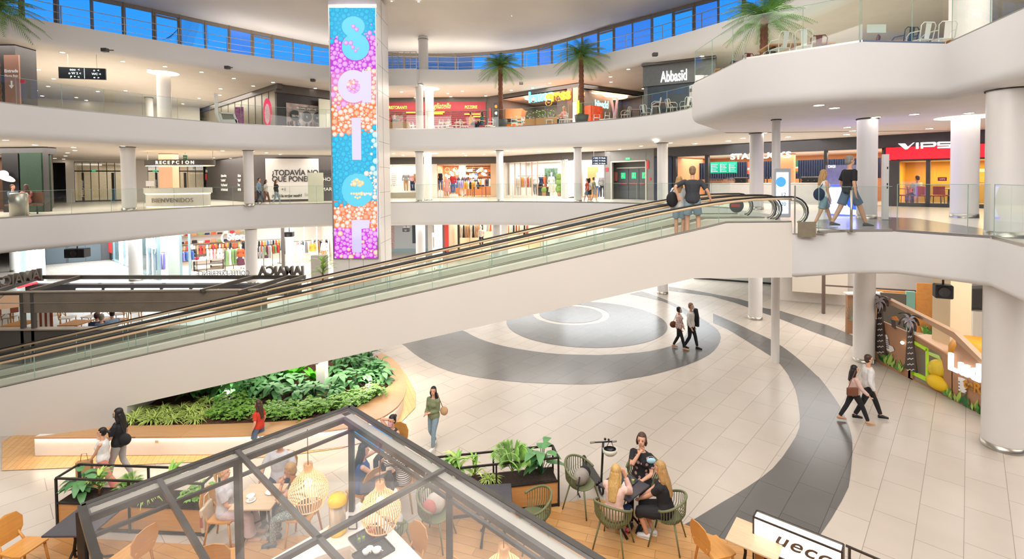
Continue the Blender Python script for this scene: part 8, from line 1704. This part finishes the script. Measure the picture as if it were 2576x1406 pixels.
person('blonde woman in pale grey top and pink trousers seated at the pale table',V(-4.84,8.1,.012),-80,1.62,'f',('tshirt',C['palegrey']),('wide',C['lilac']),SH['t'],('pony',HBL),sit=True,hl=(-.05,.3,.68),hr=(.08,.32,.68),hy=-10,hp=-5)
person('short haired man with white mask and pale shirt behind the pale table',V(-4.3,8.93,.012),180,1.75,'m',('tshirt',C['palegrey']),('trousers',C['navy']),SH['b'],('short',HB),mask=WMASK,skin=SKIN2,sit=True,hl=(-.2,.32,.74),hr=(.2,.32,.74))
person('blonde woman in black vest and speckled trousers leaning at the pale table',V(-3.56,8.12,.012),98,1.68,'f',('sleeveless',C['black']),('trousers',LEO),SH['g'],('short',HBL2),skin=SKIN2,sit=True,lean=.25,hl=(-.12,.3,1.05),el=(-.6,.3,-.8),hr=(.12,.4,.8))
person('woman in blue top with raised hand, seated right of the corner post',V(-2.78,8.72,.012),-70,1.62,'f',('sleeveless',C['blue']),('trousers',C['navy']),SH['b'],('verylong',HB),sit=True,hl=(-.1,.52,1.15),hr=(.1,.5,.78),lean=.1)
person('woman in striped shirt with long dark hair resting her chin on her hand',V(-2.03,8.93,.012),75,1.62,'f',('long',STR),('trousers',C['black']),SH['w'],('verylong',HB),sit=True,lean=.2,hl=(-.04,.3,1.1),el=(-.3,.2,-1),hr=(.1,.4,.8),hy=10)
person('woman in white tank top seated on an olive armchair, seen from behind',V(-1.97,7.78,.012),45,1.6,'f',('sleeveless',C['white']),('shorts',C['rose']),SH['w'],('pony',HB),skin=SKIN2,sit=True,lean=.25,hl=(-.1,.4,.7),hr=(.1,.4,.7),hp=-25)
person('woman in black with bent head at the bottom edge below the terrace table',V(.42,6.1,.012),120,1.6,'f',('tshirt',C['black']),('trousers',C['black']),SH['b'],('short',HBR),sit=True,lean=.2,hp=-20)
d=dup(ac,(.42,6.1,.012),math.radians(120),'olive armchair of the woman at the bottom edge')
f1=math.degrees(face(1.60,7.90,1.87,8.33)); person('blonde woman in pale pink jumper, elbows on the black table',V(1.61,7.92,.012),f1,1.62,'f',('long',C['pink']),('trousers',C['navy']),mat('shoe_red','#c9575a',.5),('verylong',HBL),sit=True,lean=.16,hl=(-.05,.32,1.1),el=(-.4,.2,-1),hr=(.1,.33,1.08),er=(.4,.2,-1))
f2=math.degrees(face(2.5,7.98,1.87,8.33)); person('long haired woman in black dress with white sneakers',V(2.48,8.0,.012),f2,1.66,'f',('tshirt',C['black']),('skirt',C['black']),SH['w'],('verylong',HBL2),sit=True,lean=.12,hl=(.0,.42,.62),hr=(.06,.44,.6),al=(-.08,.3,.08),ar=(.06,.22,.08))
f3=math.degrees(face(2.33,8.86,1.87,8.33)); person('short haired woman in printed black shirt facing us, hand to her chin',V(2.31,8.84,.012),f3+8,1.72,'f',('tshirt',PRT),('trousers',C['black']),SH['b'],('bob',HBR),sit=True,hr=(-.0,.17,1.08),hl=(-.12,.34,.72),er=(.7,.1,-1),hy=8,hp=-6,al=(-.16,.55,.08),ar=(.0,.62,.08))
t=thing('face_mask','light blue surgical mask hanging from the elbow of the woman in printed shirt','mask',(2.42,8.62,1.0)); m_=MB(); m_.sph((0,0,0),(.085,.03,.05),SURG,12,8); m_.build('mask_cloth',t); MB().tube([(-.07,0,.02),(-.03,.03,.06),(.03,.03,.06),(.07,0,.02)],.003,WHITE,4).build('ear_loop',t)
text('shirt_print','10',.24,(0,0,0),(0,0,0),mat('shirt_print','#c49a96',.8),t)if 0 else None
